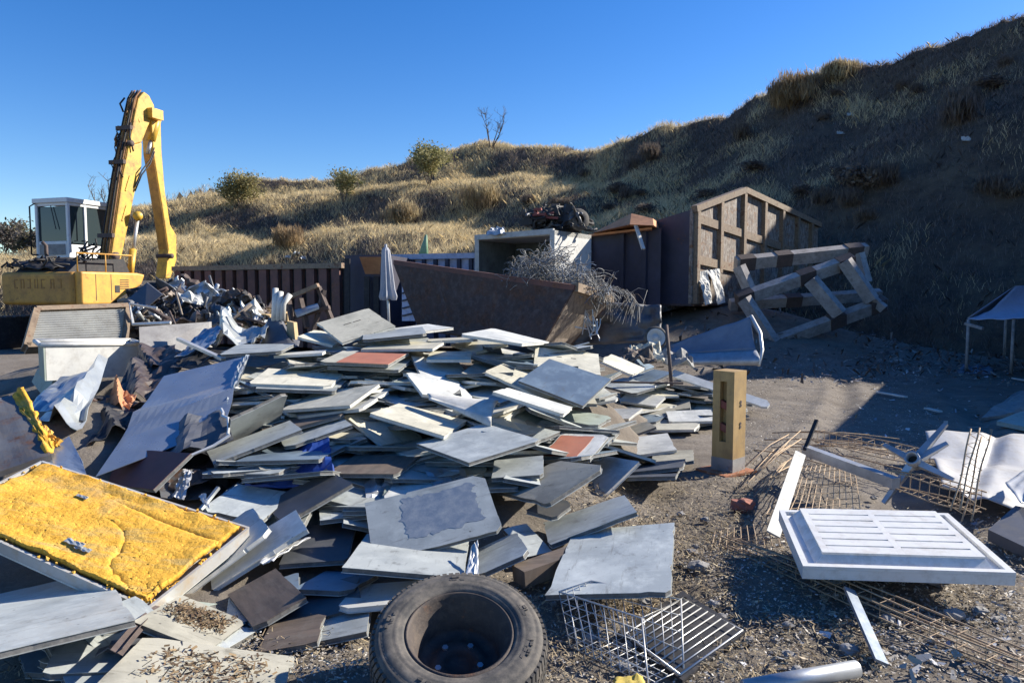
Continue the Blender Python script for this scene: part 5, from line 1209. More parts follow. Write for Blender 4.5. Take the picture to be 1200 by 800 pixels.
# ------------------------------------------------------------------ timber lattice leaning on the gabled container
root = empty('timber_lattice', gz(905, 412, .3), 'weathered timber lattice frame with rusty brackets, leaning against the gabled container', 'timber frame')
def lb(p0, p1, w=.23, brk=()):
    a, b = V3(p0[0], p0[1], p0[2] + 1.9), V3(p1[0], p1[1], p1[2] + 1.9); w *= 1.13; mb = MB(); mb.beam(a, b, w * .75, w, up=(0, -.5, 1)); bm_ = mb.part('beam', 'beam', root)
    for t in brk:
        c = lerp(a, b, t); d = (b - a).normalized() * .19; mb = MB(); mb.beam(c - d, c + d, w * .75 + .035, w + .035, up=(0, -.5, 1)); mb.part('bracket', 'bracket', bm_)
lb((862, 309, 15.3), (1015, 293, 15.5), .26, (.08, .36, .9)); lb((855, 357, 15.5), (1031, 345, 15.6), .22, (.1, .42))
lb((866, 351, 14.7), (997, 306, 14.8), .25, (.05, .60, .95)); lb((893, 407, 14.4), (1037, 354, 14.6), .25, (.05, .60, .93))
lb((866, 312, 15.0), (884, 352, 14.9), .22); lb((872, 350, 14.5), (906, 402, 14.25), .24); lb((950, 328, 14.55), (984, 368, 14.35), .25); lb((990, 306, 14.6), (1022, 352, 14.45), .24); lb((1006, 297, 15.4), (1015, 331, 15.3), .2)
lb((1024, 352, 14.5), (1036, 362, 14.4), .16)

# ------------------------------------------------------------------ gabled container with a ribbed end
gA = V3(812, 245, 17.0); zb = V3(815, 356, 17.0).z; gA = Vector((gA.x, gA.y, gA.z))
ed_ = Vector((.70, .714, 0)); nd_ = Vector((.714, -.70, 0)); sd_ = Vector((-.714, .70, 0))   # along the end, out of the end, along the side
def gp(u, z, o=0): return Vector((gA.x, gA.y, 0)) + ed_ * u + nd_ * o + Vector((0, 0, z))
def px_u(px):      # distance along the end wall that shows at this column
    r = (px - CX) / FPX; lo, hi = 0, 12
    for _ in range(50):
        m = (lo + hi) / 2; p = gp(m, 2); 
        if FPX * p.x / (p.y * CP - (2 - EYE) * SP) + CX < px: lo = m
        else: hi = m
    return lo
def zat(px, py): u = px_u(px); return V3(px, py, gp(u, 0).y).z
uR = px_u(957); uP = px_u(868); zL = gA.z; zP = zat(868, 223); zR = zat(957, 264)
root = empty('gabled_container', gp(uR / 2, zb, -2), 'large rusty container with a gabled ribbed end wall lit by the sun', 'container')
poly = [gp(0, zb), gp(uR, zb - .05), gp(uR, zR), gp(uP, zP), gp(0, zL)]
mb = MB(); mb.prism(poly[::-1], nd_ * -.08); ew = mb.part('end_wall', 'gable', root)
for (a, b) in (((0, zL), (uP, zP)), ((uP, zP), (uR, zR))):
    mb = MB(); mb.beam(gp(a[0], a[1], .04), gp(b[0], b[1], .04), .16, .15); mb.part('roof_edge', 'gablerib', root)
def roofz(u): return zL + (zP - zL) * u / uP if u < uP else zP + (zR - zP) * (u - uP) / (uR - uP)
ribs_px = [814, 841, 868, 892, 913, 931, 947]
for k, px in enumerate(ribs_px):
    u = max(px_u(px), .06); bot = zb if k in (0,) else zb + (.75 if k == 1 else .45)
    if k == 0: bot = zb
    mb = MB(); mb.beam(gp(u, bot, .055), gp(u, roofz(u) - .05, .055), .13, .11, up=nd_); mb.part('rib', 'gablerib', root)
for (p0, p1) in (((814, 256), (945, 300)), ((814, 304), (862, 315))):
    u0, u1 = px_u(p0[0]), px_u(p1[0]); 
    mb = MB(); mb.beam(gp(u0, zat(*p0), .035), gp(u1, zat(*p1), .035), .07, .2); mb.part('rail', 'gablerib', root)
for k, (u0, z0, u1, z1) in enumerate([(.35, zb + .75, .15, zb + .02), (.9, zb + .8, .75, zb + .02)]):
    mb = crumple(gp(u0 - .2, z0, .05), gp(u0 + .25, z0 + .05, .05), gp(u1 + .3, z1, .3), gp(u1 - .05, z1 - .05, .3), .06, 10, 14, 2.5, k * 3.3 + 1, th=.02); mb.part('torn_plate', 'box_white', root)
LS = 4.0
for u0, u1, zt in ((0, .08, zL - .02), (uR - .08, uR, zR - .02)):
    mb = MB(); mb.hexa([gp(u0, zb, -.083), gp(u1, zb, -.083), gp(u1, zb, -LS), gp(u0, zb, -LS), gp(u0, zt, -.083), gp(u1, zt, -.083), gp(u1, zt - .75, -LS), gp(u0, zt - .75, -LS)]); mb.part('side_wall', 'navy', root)
mb = MB(); mb.hexa([gp(.083, zb, -LS + .08), gp(uR - .083, zb, -LS + .08), gp(uR - .083, zb, -LS), gp(.083, zb, -LS), gp(.083, zL - 1, -LS + .08), gp(uR - .083, zL - 1, -LS + .08), gp(uR - .083, zL - 1, -LS), gp(.083, zL - 1, -LS)]); mb.part('back_wall', 'navy', root)
mb = MB(); mb.hexa([gp(.0, zb - .05, -.02), gp(uR, zb - .1, -.02), gp(uR, zb - .1, -LS), gp(0, zb - .05, -LS), gp(0, zb - .003, -.02), gp(uR, zb - .053, -.02), gp(uR, zb - .053, -LS), gp(0, zb - .003, -LS)]); mb.part('floor', 'rustskip', root)

# ------------------------------------------------------------------ second dark container with an orange rusted roof plate
c0, c1 = V3(690, 273, 18.5), V3(775, 262, 17.2)
root = empty('dark_container', Vector((c0.x + .8, c0.y, 0)), 'dark rusty container with an orange rusted peaked roof plate, beside the white truck box', 'container')
pk = V3(738, 251, 17.6); zlow = .35
mb = MB()
a, b = Vector((c0.x, c0.y, 0)), Vector((c1.x, c1.y, 0)); back = Vector((.5, 2.6, 0))
mb.hexa([a + Vector((0, 0, zlow)), b + Vector((0, 0, zlow)), b + back + Vector((0, 0, zlow)), a + back + Vector((0, 0, zlow)), c0 - Vector((0, 0, .06)), c1 - Vector((0, 0, .1)), c1 + back - Vector((0, 0, .1)), c0 + back - Vector((0, 0, .06))]); mb.part('body', 'navy', root)
for t in (.02, .5, .8):
    p = lerp(a, b, t); top = lerp(c0, c1, t).z - .12; nrm = Vector((-(b - a).y, (b - a).x, 0)).normalized() * -1
    mb = MB(); mb.beam(p + nrm * .05 + Vector((0, 0, zlow)), p + nrm * .05 + Vector((0, 0, top)), .12, .1, up=nrm); mb.part('rib', 'navy', root)
r0, r1, r2, r3 = V3(686, 275, 18.3), V3(731, 252, 17.3), V3(765, 258, 17.0), V3(764, 266, 16.9)
mb = MB(); mb.hexa([p - Vector((0, 0, .05)) for p in (r0, r3, r3 + back * .8, r0 + back * .8)] + [r0, r3, r3 + back * .8, r0 + back * .8])
mb.prism([V3(694, 273, 18.0), V3(738, 263, 16.9), V3(766, 264, 16.6), V3(765, 256, 17.0), V3(740, 250, 17.4)], Vector((.3, .9, .0))); mb.part('roof_plate', 'orange_rust', root)
mb = MB(); mb.beam(V3(745, 264, 16.9), V3(754, 292, 16.6), .08, .05); mb.part('torn_strap', 'box_white', root)

# ------------------------------------------------------------------ white truck box body
q0 = V3(650, 270, 15.6); fr = V3(558, 279, 17.3); rt_ = V3(693, 272, 17.0)
zt_, zb_ = q0.z, q0.z - 2.1
root = empty('truck_box', Vector((q0.x, q0.y + 1, zb_)), 'white truck box body with its long side open and dark inside', 'truck box')
def vz(p, z): return Vector((p.x, p.y, z))
mb = MB(); w_ = Vector((.03, .05, 0)); mb.hexa([vz(q0, zb_), vz(rt_, zb_), vz(rt_, zb_) + Vector((-.06, .04, 0)), vz(q0, zb_) + Vector((-.06, .04, 0)), vz(q0, zt_), vz(rt_, zt_), vz(rt_, zt_) + Vector((-.06, .04, 0)), vz(q0, zt_) + Vector((-.06, .04, 0))]); mb.part('end_panel', 'box_white', root)
bk = fr + (rt_ - q0)
mb = MB(); mb.hexa([vz(fr, zb_), vz(q0, zb_), vz(rt_, zb_), vz(bk, zb_), vz(fr, zb_ + .08), vz(q0, zb_ + .08), vz(rt_, zb_ + .08), vz(bk, zb_ + .08)]); mb.part('floor', 'boxinside', root)
mb = MB(); e_ = (rt_ - q0).normalized() * .05; mb.hexa([vz(bk, zb_ + .081), vz(rt_, zb_ + .081) - Vector((.07, 0, 0)), vz(rt_, zb_ + .081) - Vector((.07, 0, 0)) - e_, vz(bk, zb_ + .081) - e_, vz(bk, zt_ - .1), vz(rt_, zt_ - .1) - Vector((.07, 0, 0)), vz(rt_, zt_ - .1) - Vector((.07, 0, 0)) - e_, vz(bk, zt_ - .1) - e_]); mb.part('back_wall', 'boxinside', root)
mb = MB(); mb.hexa([vz(fr, zb_ + .081), vz(bk, zb_ + .081), vz(bk, zb_ + .081) + Vector((.05, 0, 0)), vz(fr, zb_ + .081) + Vector((.05, 0, 0)), vz(fr, zt_ - .1), vz(bk, zt_ - .1), vz(bk, zt_ - .1) + Vector((.05, 0, 0)), vz(fr, zt_ - .1) + Vector((.05, 0, 0))]); mb.part('far_end_panel', 'boxinside', root)
mb = MB(); mb.hexa([vz(fr, zt_ - .098), vz(q0, zt_ - .098), vz(rt_, zt_ - .098), vz(bk, zt_ - .098), vz(fr, zt_ - .02), vz(q0, zt_ + .003), vz(rt_, zt_ + .003), vz(bk, zt_ - .02)]); mb.part('roof', 'box_white', root)
for p in (fr, q0):
    mb = MB(); d = (q0 - fr).normalized() * (.05 if p is fr else -.05); c = vz(p, 0) + d - (rt_ - q0).normalized() * .03; mb.beam(c + Vector((0, 0, zb_)), c + Vector((0, 0, zt_ + .01)), .1, .1, up=(0, 1, 0)); mb.part('corner_post', 'box_white', root)
mb = MB(); mb.beam(vz(fr, zt_ - .03) - (rt_ - q0).normalized() * .035, vz(q0, zt_ - .02) - (rt_ - q0).normalized() * .035, .06, .12); mb.part('top_rail', 'box_white', root)

# scrap engine block on the truck box roof
ec_ = V3(650, 268, 16.4)
root = empty('scrap_engine', vz(ec_, zt_), 'heap of black engine scrap and hoses on the roof of the truck box', 'engine scrap')
rng = random.Random(8)
mb = MB()
for k in range(34):
    c = vz(ec_, zt_) + Vector((rng.uniform(-.62, .62), rng.uniform(-.3, .3), 0)); c.z = zt_ + rng.uniform(.12, .55)
    R_ = Matrix.Rotation(rng.uniform(0, 3), 3, 'Z') @ Matrix.Rotation(rng.uniform(-.5, .5), 3, 'X'); mb.box(c, (rng.uniform(.12, .34), rng.uniform(.12, .3), rng.uniform(.1, .3)), R_)
mb.part('block', 'black', root)
mb = MB()
for k in range(70):
    c = vz(ec_, zt_) + Vector((rng.uniform(-.6, .62), rng.uniform(-.35, .3), rng.uniform(.1, .5))); pts = [c]
    d = Vector((rng.uniform(-1, 1), rng.uniform(-1, 1), rng.uniform(-.6, .7))).normalized()
    for i in range(6): d = (d + Vector((rng.uniform(-.7, .7), rng.uniform(-.7, .7), rng.uniform(-.6, .6)))).normalized(); c = c + d * .07; c.z = min(max(c.z, zt_ + .04), zt_ + .66); pts.append(c.copy())
    mb.cur = k % 3; mb.tube(pts, rng.uniform(.015, .04), 6)
mb.part('hoses', ['black', 'greysheet', 'rubber'], root, True)
mb = MB()
for k in range(5): c = vz(ec_, zt_) + Vector((rng.uniform(-.6, -.2), -.3, rng.uniform(.2, .5))); mb.beam(c, c + Vector((rng.uniform(-.2, .3), -.05, rng.uniform(-.1, .15))), .1, .05)
mb.part('red_bracket', 'redscrap', root)
c = vz(ec_, zt_) + Vector((.52, -.3, .28)); mb = MB(); mb.lathe(c, (.3, -1, .1), [(.10, -.07), (.22, -.07), (.25, 0), (.22, .07), (.10, .07)], 24); mb.part('tyre', 'rubber', root, True)
mb = crumple(V3(570, 274, 16.6), V3(592, 272, 16.5), V3(590, 266, 16.9), V3(575, 268, 17), .1, 8, 8, 3, 1, th=.02); mb.thing('scrap_rag', 'galv', 'small crumpled scrap lying alone on the left end of the truck box roof', 'scrap')

# ------------------------------------------------------------------ rusty skip, tilted, with tangled cable on top
s = {'tl': V3(463, 309, 14.6), 'tr': V3(674, 339, 12.1), 'bl': V3(492, 384, 14.2), 'br': V3(635, 408, 12.3), 'ttl': None}
s['tr2'] = V3(716, 352, 13.4); s['br2'] = V3(664, 408, 13.5)
s['tl2'] = s['tl'] + (s['tr2'] - s['tr']); s['bl2'] = s['bl'] + (s['br2'] - s['br'])
for k in ('bl', 'br', 'br2', 'bl2'):
    pass
root = empty('rusty_skip', (s['bl'] + s['br2']) / 2, 'long rust brown skip tilted behind the heap, full of tangled cable', 'skip')
def plate(a, b, c, d, th, nm, mt):
    nn = (b - a).cross(d - a).normalized() * th; mb = MB(); mb.hexa([a, b, c, d] + [p + nn for p in (a, b, c, d)]); return mb.part(nm, mt, root)
plate(s['bl'], s['br'], s['tr'], s['tl'], .05, 'side_wall', 'rustskip'); plate(s['bl2'], s['tl2'], s['tr2'], s['br2'], .05, 'side_wall', 'rustskip')
plate(s['br'], s['br2'], s['tr2'], s['tr'], -.04, 'end_wall', 'plank'); plate(s['bl'], s['tl'], s['tl2'], s['bl2'], -.04, 'end_wall', 'rustskip'); plate(s['bl'], s['bl2'], s['br2'], s['br'], .04, 'floor', 'rustskip')
mb = MB(); up_ = Vector((0, 0, .03)); mb.beam(s['tl'] + up_, s['tr'] + up_, .10, .09); mb.part('top_rim', 'rustbrown', root)
mb = MB(); mb.beam(s['tr'] + up_ * 1.2, s['tr2'] + up_ * 1.2, .12, .15); mb.part('end_lip', 'gablerib', root)
for t in (.28, .62):
    a = lerp(s['bl'], s['br'], t); b = lerp(s['tl'], s['tr'], t); mb = MB(); of = Vector((-.25, -1, 0)).normalized() * .012; mb.beam(a + of, b + of - (b - a) * .06, .12, .05, up=of); mb.part('rib', 'rustskip', root)
# cable tangle
rng = random.Random(21); mb = MB()
cc = V3(668, 330, 12.9)
for k in range(1100):
    t = rng.random(); b0 = lerp(V3(606, 320, 13.2), V3(706, 340, 12.9), t); hh = .62 * math.sin(min(1, t * 1.15) * PI) ** .6
    c = b0 + Vector((rng.uniform(-.2, .2), rng.uniform(-.5, .5), rng.uniform(-.12, max(.06, hh * .85)))); pts = [c.copy()]
    d = Vector((rng.uniform(-1, 1), rng.uniform(-.8, .8), rng.uniform(-.5, .8))).normalized()
    for i in range(rng.randint(4, 6)):
        d = (d + Vector((rng.uniform(-.8, .8), rng.uniform(-.8, .8), rng.uniform(-.95, .6)))).normalized(); c = c + d * rng.uniform(.04, .10); pts.append(c.copy())
    mb.cur = 0 if rng.random() < .62 else (1 if rng.random() < .7 else 2); mb.tube(pts, rng.uniform(.003, .008), 3, caps=False)
for k in range(50):   # strands hanging over the end of the skip
    a = lerp(V3(690, 335, 12.9), V3(738, 346, 13.1), rng.random()); e = a + Vector((rng.uniform(-.1, .3), rng.uniform(-.3, .1), -rng.uniform(.2, .6)))
    m = lerp(a, e, .5) + Vector((rng.uniform(0, .25), rng.uniform(-.1, .1), rng.uniform(0, .2))); mb.cur = 0 if k % 3 else 2; mb.tube([a, lerp(a, m, .5) + Vector((.03, 0, .08)), m, e + Vector((rng.uniform(-.05, .05), 0, 0))], rng.uniform(.003, .007), 3, caps=False)
o = mb.thing('cable_tangle', ['wirebrush', 'tarp', 'bark'], 'big tangle of grey stripped cable spilling over the end of the rusty skip', 'cable tangle', smooth=True)
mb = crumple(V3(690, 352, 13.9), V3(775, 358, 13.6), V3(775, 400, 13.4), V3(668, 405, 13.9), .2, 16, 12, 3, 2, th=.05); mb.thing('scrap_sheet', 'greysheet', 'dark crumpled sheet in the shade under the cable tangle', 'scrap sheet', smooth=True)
mb = MB(); 
for k in range(14):
    a = V3(690 + rng.uniform(-6, 14), 372 + rng.uniform(-8, 10), 12.8); mb.tube([a, a + Vector((rng.uniform(-.15, .15), -.05, rng.uniform(-.2, .1))), a + Vector((rng.uniform(-.2, .2), -.1, -rng.uniform(.1, .35)))], .012, 5)
mb.thing('cable_bundle', 'wire', 'small pale knot of cable hanging below the end lip of the skip', 'cable')

# ------------------------------------------------------------------ ribbed containers behind the heap
def ribbed(name, p0, p1, ztop, zbot, depth, nr, wallm, ribm, railm, label, ribw=.14, ribd=.1, open_top=True):
    """p0, p1: plan ends of the near long wall"""
    a, b = Vector((p0[0], p0[1], 0)), Vector((p1[0], p1[1], 0)); d = (b - a).normalized(); out = Vector((d.y, -d.x, 0)); L = (b - a).length
    root = empty(name, (a + b) / 2 - out * depth / 2 + Vector((0, 0, zbot)), label, 'container')
    Rm = Matrix((d, -out, Vector((0, 0, 1)))).transposed(); h = ztop - zbot
    z = Vector((0, 0, (ztop + zbot) / 2))
    mb = MB(); mb.box((a + b) / 2 - out * .03 + z, (L, .06, h), Rm); mb.part('side_wall', wallm, root)
    mb = MB(); mb.box((a + b) / 2 - out * (depth - .03) + z, (L, .06, h), Rm); mb.part('side_wall', wallm, root)
    for e, s_ in ((a, 1), (b, -1)):
        mb = MB(); mb.box(e + d * s_ * .03 - out * depth / 2 + z, (.058, depth - .122, h - .002), Rm); mb.part('end_wall', wallm, root)
    mb = MB(); mb.box((a + b) / 2 - out * depth / 2 + Vector((0, 0, zbot + .05)), (L - .13, depth - .13, .08), Rm); mb.part('floor', wallm, root)
    mb = MB(); mb.box((a + b) / 2 + out * (ribd / 2 + .012) + Vector((0, 0, ztop - .06)), (L + .02, ribd + .02, .13), Rm); mb.part('top_rail', railm, root)
    for k in range(nr):
        c = lerp(a, b, (k + .5) / nr); mb = MB(); mb.box(c + out * (ribd / 2 + .001) + Vector((0, 0, (ztop + zbot) / 2 - .065)), (ribw, ribd, h - .14), Rm); mb.part('rib', ribm, root)
    return root
e0, e1 = V3(206, 312, 21.0), V3(404, 309, 18.2)
ribbed('ribbed_container', (e0.x, e0.y), (e1.x, e1.y), 2.28, .1, 2.3, 15, 'black', 'rustbrown', 'gablerib', 'long red brown ribbed container with a pale top rail, left of the heap', .26, .12)
e0, e1 = V3(452, 297, 18.5), V3(560, 298, 17.6)
ribbed('ribbed_container', (e0.x, e0.y), (e1.x, e1.y), 2.5, .2, 2.3, 8, 'bluecont', 'navy', 'bluecont', 'pale blue ribbed container between the parasol and the truck box', .09, .09)
# container with a flared orange hopper plate
e0, e1 = V3(404, 300, 16.6), V3(452, 300, 16.2)
root = empty('hopper_container', Vector(((e0.x + e1.x) / 2, 17.6, .1)), 'dark navy container with a small orange flared plate, behind the parasol', 'container')
d = Vector((e1.x - e0.x, e1.y - e0.y, 0)); bk_ = Vector((.3, 2.4, 0)); a = Vector((e0.x, e0.y, .1)); b = a + d
mb = MB(); mb.hexa([a, b, b + bk_, a + bk_] + [p + Vector((0, 0, 2.3)) for p in (a, b, b + bk_, a + bk_)]); mb.part('body', 'navy', root)
mb = MB(); mb.hexa([V3(428, 321, 16.1), V3(445, 321, 16.05), V3(445, 321, 16.13), V3(428, 321, 16.18), V3(421, 301, 15.8), V3(447, 301, 15.75), V3(447, 301, 15.85), V3(421, 301, 15.9)]); mb.part('flared_plate', 'orange_rust', root)
for px in (407, 430, 441):
    mb = MB(); mb.beam(V3(px, 400, 16.25), V3(px, 324 if px > 420 else 303, 16.25), .12, .06, up=(0, 1, 0)); mb.part('rib', 'black', root)
mb = MB(); pl = [V3(471, 321, 15.6), V3(489, 372, 15.3), V3(489, 376, 15.3), V3(471, 376, 15.6)]; mb.prism(pl[::-1], (.02, .08, 0)); 
root2 = empty('folded_ladder', pl[3], 'pale blue triangular panel with rungs beside the parasol foot', 'panel'); mb.part('plate', 'bluecont', root2)
for k in range(5):
    t = .25 + k * .16; mb = MB(); mb.beam(lerp(pl[0], pl[3], t) - Vector((0, .03, 0)), lerp(pl[0], pl[1], t) - Vector((0, .03, 0)), .03, .03); mb.part('rung', 'navy', root2)
# closed parasol
pt, pf = V3(452, 290, 9.3), V3(457, 390, 9.1)
root = empty('closed_parasol', pf, 'closed pale parasol standing behind the heap', 'parasol')
mb = MB(); mb.tube([pf - Vector((0, 0, .3)), pt + Vector((0, 0, .04))], .018, 8); mb.part('pole', 'galv', root, True)
mb = MB()
ringn = 20; o0 = len(mb.v); hs_ = [(0, .035), (.06, .06), (.2, .066), (.5, .078), (.8, .09), (.93, .11), (1, .095)]
base_ = lerp(pt, pf, .62)
for t, r in hs_:
    c = lerp(pt, base_, t)
    for k in range(ringn):
        a = 2 * PI * k / ringn; rr_ = r * .86 * (1 + (.28 if k % 2 else -.22) * (t ** .5)); mb.v.append(c + Vector((math.cos(a) * rr_, math.sin(a) * rr_, (.02 if k % 4 == 0 else 0) * t)))
for i in range(len(hs_) - 1):
    for k in range(ringn): mb.f.append([i * ringn + k, i * ringn + (k + 1) % ringn, (i + 1) * ringn + (k + 1) % ringn, (i + 1) * ringn + k]); mb.mi.append(0)
mb.f.append(list(range(ringn))); mb.mi.append(0)
mb.part('canopy', 'parasol', root)
# green cone on the bank
c = V3(496, 300, 20.5); root = empty('traffic_cone', c, 'faded green cone tip showing above the pale blue container', 'cone')
mb = MB(); mb.lathe(c, (.15, 0, 1), [(.0, .62), (.03, .6), (.17, -.1), (0, -.1)], 16); mb.part('body', 'greencone', root, True)
mb = MB(); mb.box(c + Vector((-.02, 0, -.12)), (.5, .5, .05)); mb.part('base', 'greencone', root)

# ------------------------------------------------------------------ excavator
E_ = Vector((.30, .954, 0)); Nn = Vector((.954, -.30, 0)); Z = Vector((0, 0, 1))
root = empty('excavator', (-13.2, 22, 0), 'yellow material handler excavator with raised boom and white cab', 'excavator')
def on_plane(px, py, P0, N):
    v = at(px, py, 1.0) - Vector((0, 0, EYE)); t = (P0 - Vector((0, 0, EYE))).dot(N) / v.dot(N); return Vector((0, 0, EYE)) + v * t
Pb = V3(140, 312, 21.5)
def side_prism(poly, P0, thick, name, mat, shift=0):
    pts = [on_plane(x, y, P0 + Nn * shift, Nn) for x, y in poly]; mb = MB(); mb.prism(pts, Nn * -thick)
    o = mb.part(name, mat, root); bv = o.modifiers.new('bevel', 'BEVEL'); bv.width = .03; bv.segments = 2; bv.limit_method = 'ANGLE'; return o
lowb = [(128, 318), (144, 206), (151, 171), (166.5, 167), (166, 196), (158.5, 224), (150, 266), (139, 318)]
boom = side_prism(lowb, Pb, .46, 'boom', 'yellow')
upb = [(151.2, 170.8), (157, 140), (162, 116), (169, 107.5), (175, 112), (181, 124), (181, 132), (173, 150), (166.4, 166.8)]
bt = side_prism(upb, Pb, .42, 'boom_head', 'boomhead', -.02)
# back of the boom, shade put into its worn paint; hoses and cables run here
for i in range(len(lowb) - 6):
    pass
mb = MB()
hp = [(128, 318), (136, 262), (144, 206), (151, 171), (157, 140), (162, 116), (168, 107)]
rng = random.Random(5)
for j in range(4):
    off = -.05 - j * .10
    pts = [on_plane(x, y, Pb, Nn) + Nn * off - E_ * (.05 + .03 * rng.random()) + Z * .02 for x, y in hp]; mb.cur = 0 if j % 2 else 1; mb.tube(pts, .024, 6)
for j in range(12):
    i = rng.choice([2, 3, 3, 4, 4, 5, 5]); x, y = hp[i]; x2, y2 = hp[min(i + 1, 6)]; t = rng.random()
    p = on_plane(x + (x2 - x) * t, y + (y2 - y) * t, Pb, Nn) - Nn * rng.uniform(.0, .5) - E_ * .08; q_ = p - Z * rng.uniform(.3, .9) - E_ * .02 - Nn * rng.uniform(-.1, .1)
    mb.cur = j % 2; mb.tube([p, lerp(p, q_, .5) - E_ * rng.uniform(.05, .16), q_], rng.uniform(.016, .03), 5)
mb.part('hydraulic_hoses', ['black', 'rustboom'], boom, True)
for x, y in ((134, 276), (147, 190), (155, 150)):
    p = on_plane(x, y, Pb, Nn) - E_ * .07; mb = MB(); mb.beam(p + Nn * .04, p - Nn * .52, .10, .12); mb.part('hose_clamp', 'bracket', boom)
pts = [on_plane(x, y, Pb, Nn) for x, y in lowb[:3]]
mb = MB()
for i in range(2):
    a, b = pts[i], pts[i + 1]; mb.hexa([a - E_ * .015 - Nn * .04, b - E_ * .015 - Nn * .04, b - E_ * .015 - Nn * .43, a - E_ * .015 - Nn * .43, a - E_ * .002 - Nn * .04, b - E_ * .002 - Nn * .04, b - E_ * .002 - Nn * .43, a - E_ * .002 - Nn * .43])
mb.part('worn_shaded_back', 'yellowwornshaded', boom)  # darker plate, the shade of the boom's back put into its colour
stick = [(177, 131), (184, 131), (188.5, 137), (189.5, 176), (193.5, 224), (199.5, 263), (207, 276), (207, 305), (200, 326), (194, 326), (197.5, 292), (191.5, 250), (184, 204), (180, 180)]
st = side_prism(stick, Pb, .42, 'stick', 'yellow', -.06)
mb = MB(); sp = [on_plane(x, y, Pb - Nn * .06, Nn) for x, y in ((197.5, 292), (191.5, 250), (184, 204), (180, 180))]
for i in range(3):
    a, b = sp[i], sp[i + 1]; mb.hexa([a - E_ * .016 - Nn * .03, b - E_ * .016 - Nn * .03, b - E_ * .016 - Nn * .39, a - E_ * .016 - Nn * .39, a - E_ * .003 - Nn * .03, b - E_ * .003 - Nn * .03, b - E_ * .003 - Nn * .39, a - E_ * .003 - Nn * .39])
mb.part('worn_shaded_back', 'yellowwornshaded', st)  # shade of the stick's back put into the darker paint
def opl(x, y, k): return on_plane(x, y, Pb + Nn * k, Nn) 
mb = MB(); mb.tube([opl(186, 133, -.15), opl(177, 165, -.15)], .13, 14); mb.part('stick_cylinder', 'yellow', root, True)
mb = MB(); mb.tube([opl(177, 165, -.15), opl(173, 180, -.15)], .06, 10); mb.part('cylinder_rod', 'galv', root, True)
c = opl(182, 134, .08); mb = MB(); mb.box(c, (.2, .45, .3), Matrix((Nn, E_, Z)).transposed()); mb.part('cylinder_guard', 'yellow', root)
mb = MB(); mb.tube([opl(161, 258, .16), opl(156, 292, .16)], .055, 10); mb.part('cylinder_rod', 'wire', root, True)
mb = MB(); mb.tube([opl(156, 292, .16), opl(152, 326, .16)], .10, 12); mb.part('boom_cylinder', 'yellow', root, True)
mb = MB(); mb.tube([opl(161.5, 253, .28), opl(161.5, 253, .02)], .14, 16); mb.part('cylinder_eye', 'yellow', root, True)
# counterweight and deck
Cc = V3(91, 318, 19.0); zt2 = Cc.z; zb2 = V3(91, 358, 19.0).z; Cb = Vector((Cc.x, Cc.y, 0))
def cp(b, f, z): return Cb - Nn * b + E_ * f + Z * z     # b: to the left, f: forward
mb = MB()
sidepoly = [(0, zb2), (1.0, zb2), (2.1, zb2 + .55), (2.25, zb2 + .85), (2.0, zt2), (0, zt2)]
mb.prism([cp(.2, f, z) for f, z in sidepoly], -Nn * 2.6)
o = mb.part('counterweight', 'yellowwornshaded', root); bv = o.modifiers.new('bevel', 'BEVEL'); bv.width = .12; bv.segments = 4; bv.limit_method = 'ANGLE'; bv.angle_limit = .9  # rear turned from the sun; its shade is in the paint
mb = MB(); mb.prism([cp(.0, f, z) for f, z in [(.1, zb2 + .02), (1.0, zb2 + .02), (2.12, zb2 + .56), (2.27, zb2 + .86), (2.0, zt2 + .004), (.1, zt2 + .004)]], -Nn * .26)
cw = mb.part('side_door', 'yelloworange', root); bv = cw.modifiers.new('bevel', 'BEVEL'); bv.width = .05; bv.segments = 3; bv.limit_method = 'ANGLE'
mb = MB(); mb.box(cp(-.006, 1.25, zt2 - .46), (.01, .16, .2), Matrix((Nn, E_, Z)).transposed()); mb.part('latch', 'black', cw)
# worn painted marks on the rear of the counterweight
mb = MB(); zz = zt2 - .32
for k, x in enumerate((.55, .78, 1.02, 1.28, 1.52, 1.85, 2.1)):
    for j in range(4):
        if (k * 3 + j * 5) % 4 == 3: continue
        bx = 2.75 - x; f = -.004
        if j % 2: mb.box(cp(bx + (.05 if j == 1 else -.05), f, zz), (.035, .006, .26), Matrix((Nn, E_, Z)).transposed())
        else: mb.box(cp(bx, f - .0005, zz + (.11 if j else -.11)), (.12, .006, .035), Matrix((Nn, E_, Z)).transposed())
mb.part('worn_marking', 'faintmark', root)
mb = MB(); mb.box(cp(1.6, 2.9, zt2 - .45), (2.4, 5.2, .5), Matrix((Nn, E_, Z)).transposed()); mb.part('deck', 'black', root)
mb = MB(); mb.prism([cp(.5, .15, zt2), cp(.5, 2.2, zt2), cp(.5, 2.0, zt2 + .42), cp(.5, .5, zt2 + .30)], -Nn * 1.9); mb.part('engine_hood', 'black', root)
mb = MB()
for k in range(18):
    p = cp(rng.uniform(.6, 2.6), rng.uniform(.1, 1.2), zt2 + .1); qq = [p + Vector((rng.uniform(-.4, .4), rng.uniform(-.3, .3), rng.uniform(0, .4))) for _ in range(3)]; mb.tube([p] + qq, .03, 5)
mb.part('loose_hoses', 'black', root, True)
mb = crumple(cp(2.7, .1, zt2 + .2), cp(1.0, .1, zt2 + .1), cp(.9, .9, zt2 + .35), cp(2.4, .9, zt2 + .45), .12, 20, 10, 4, 5, th=.02); mb.part('deck_cover', 'black', root, True)
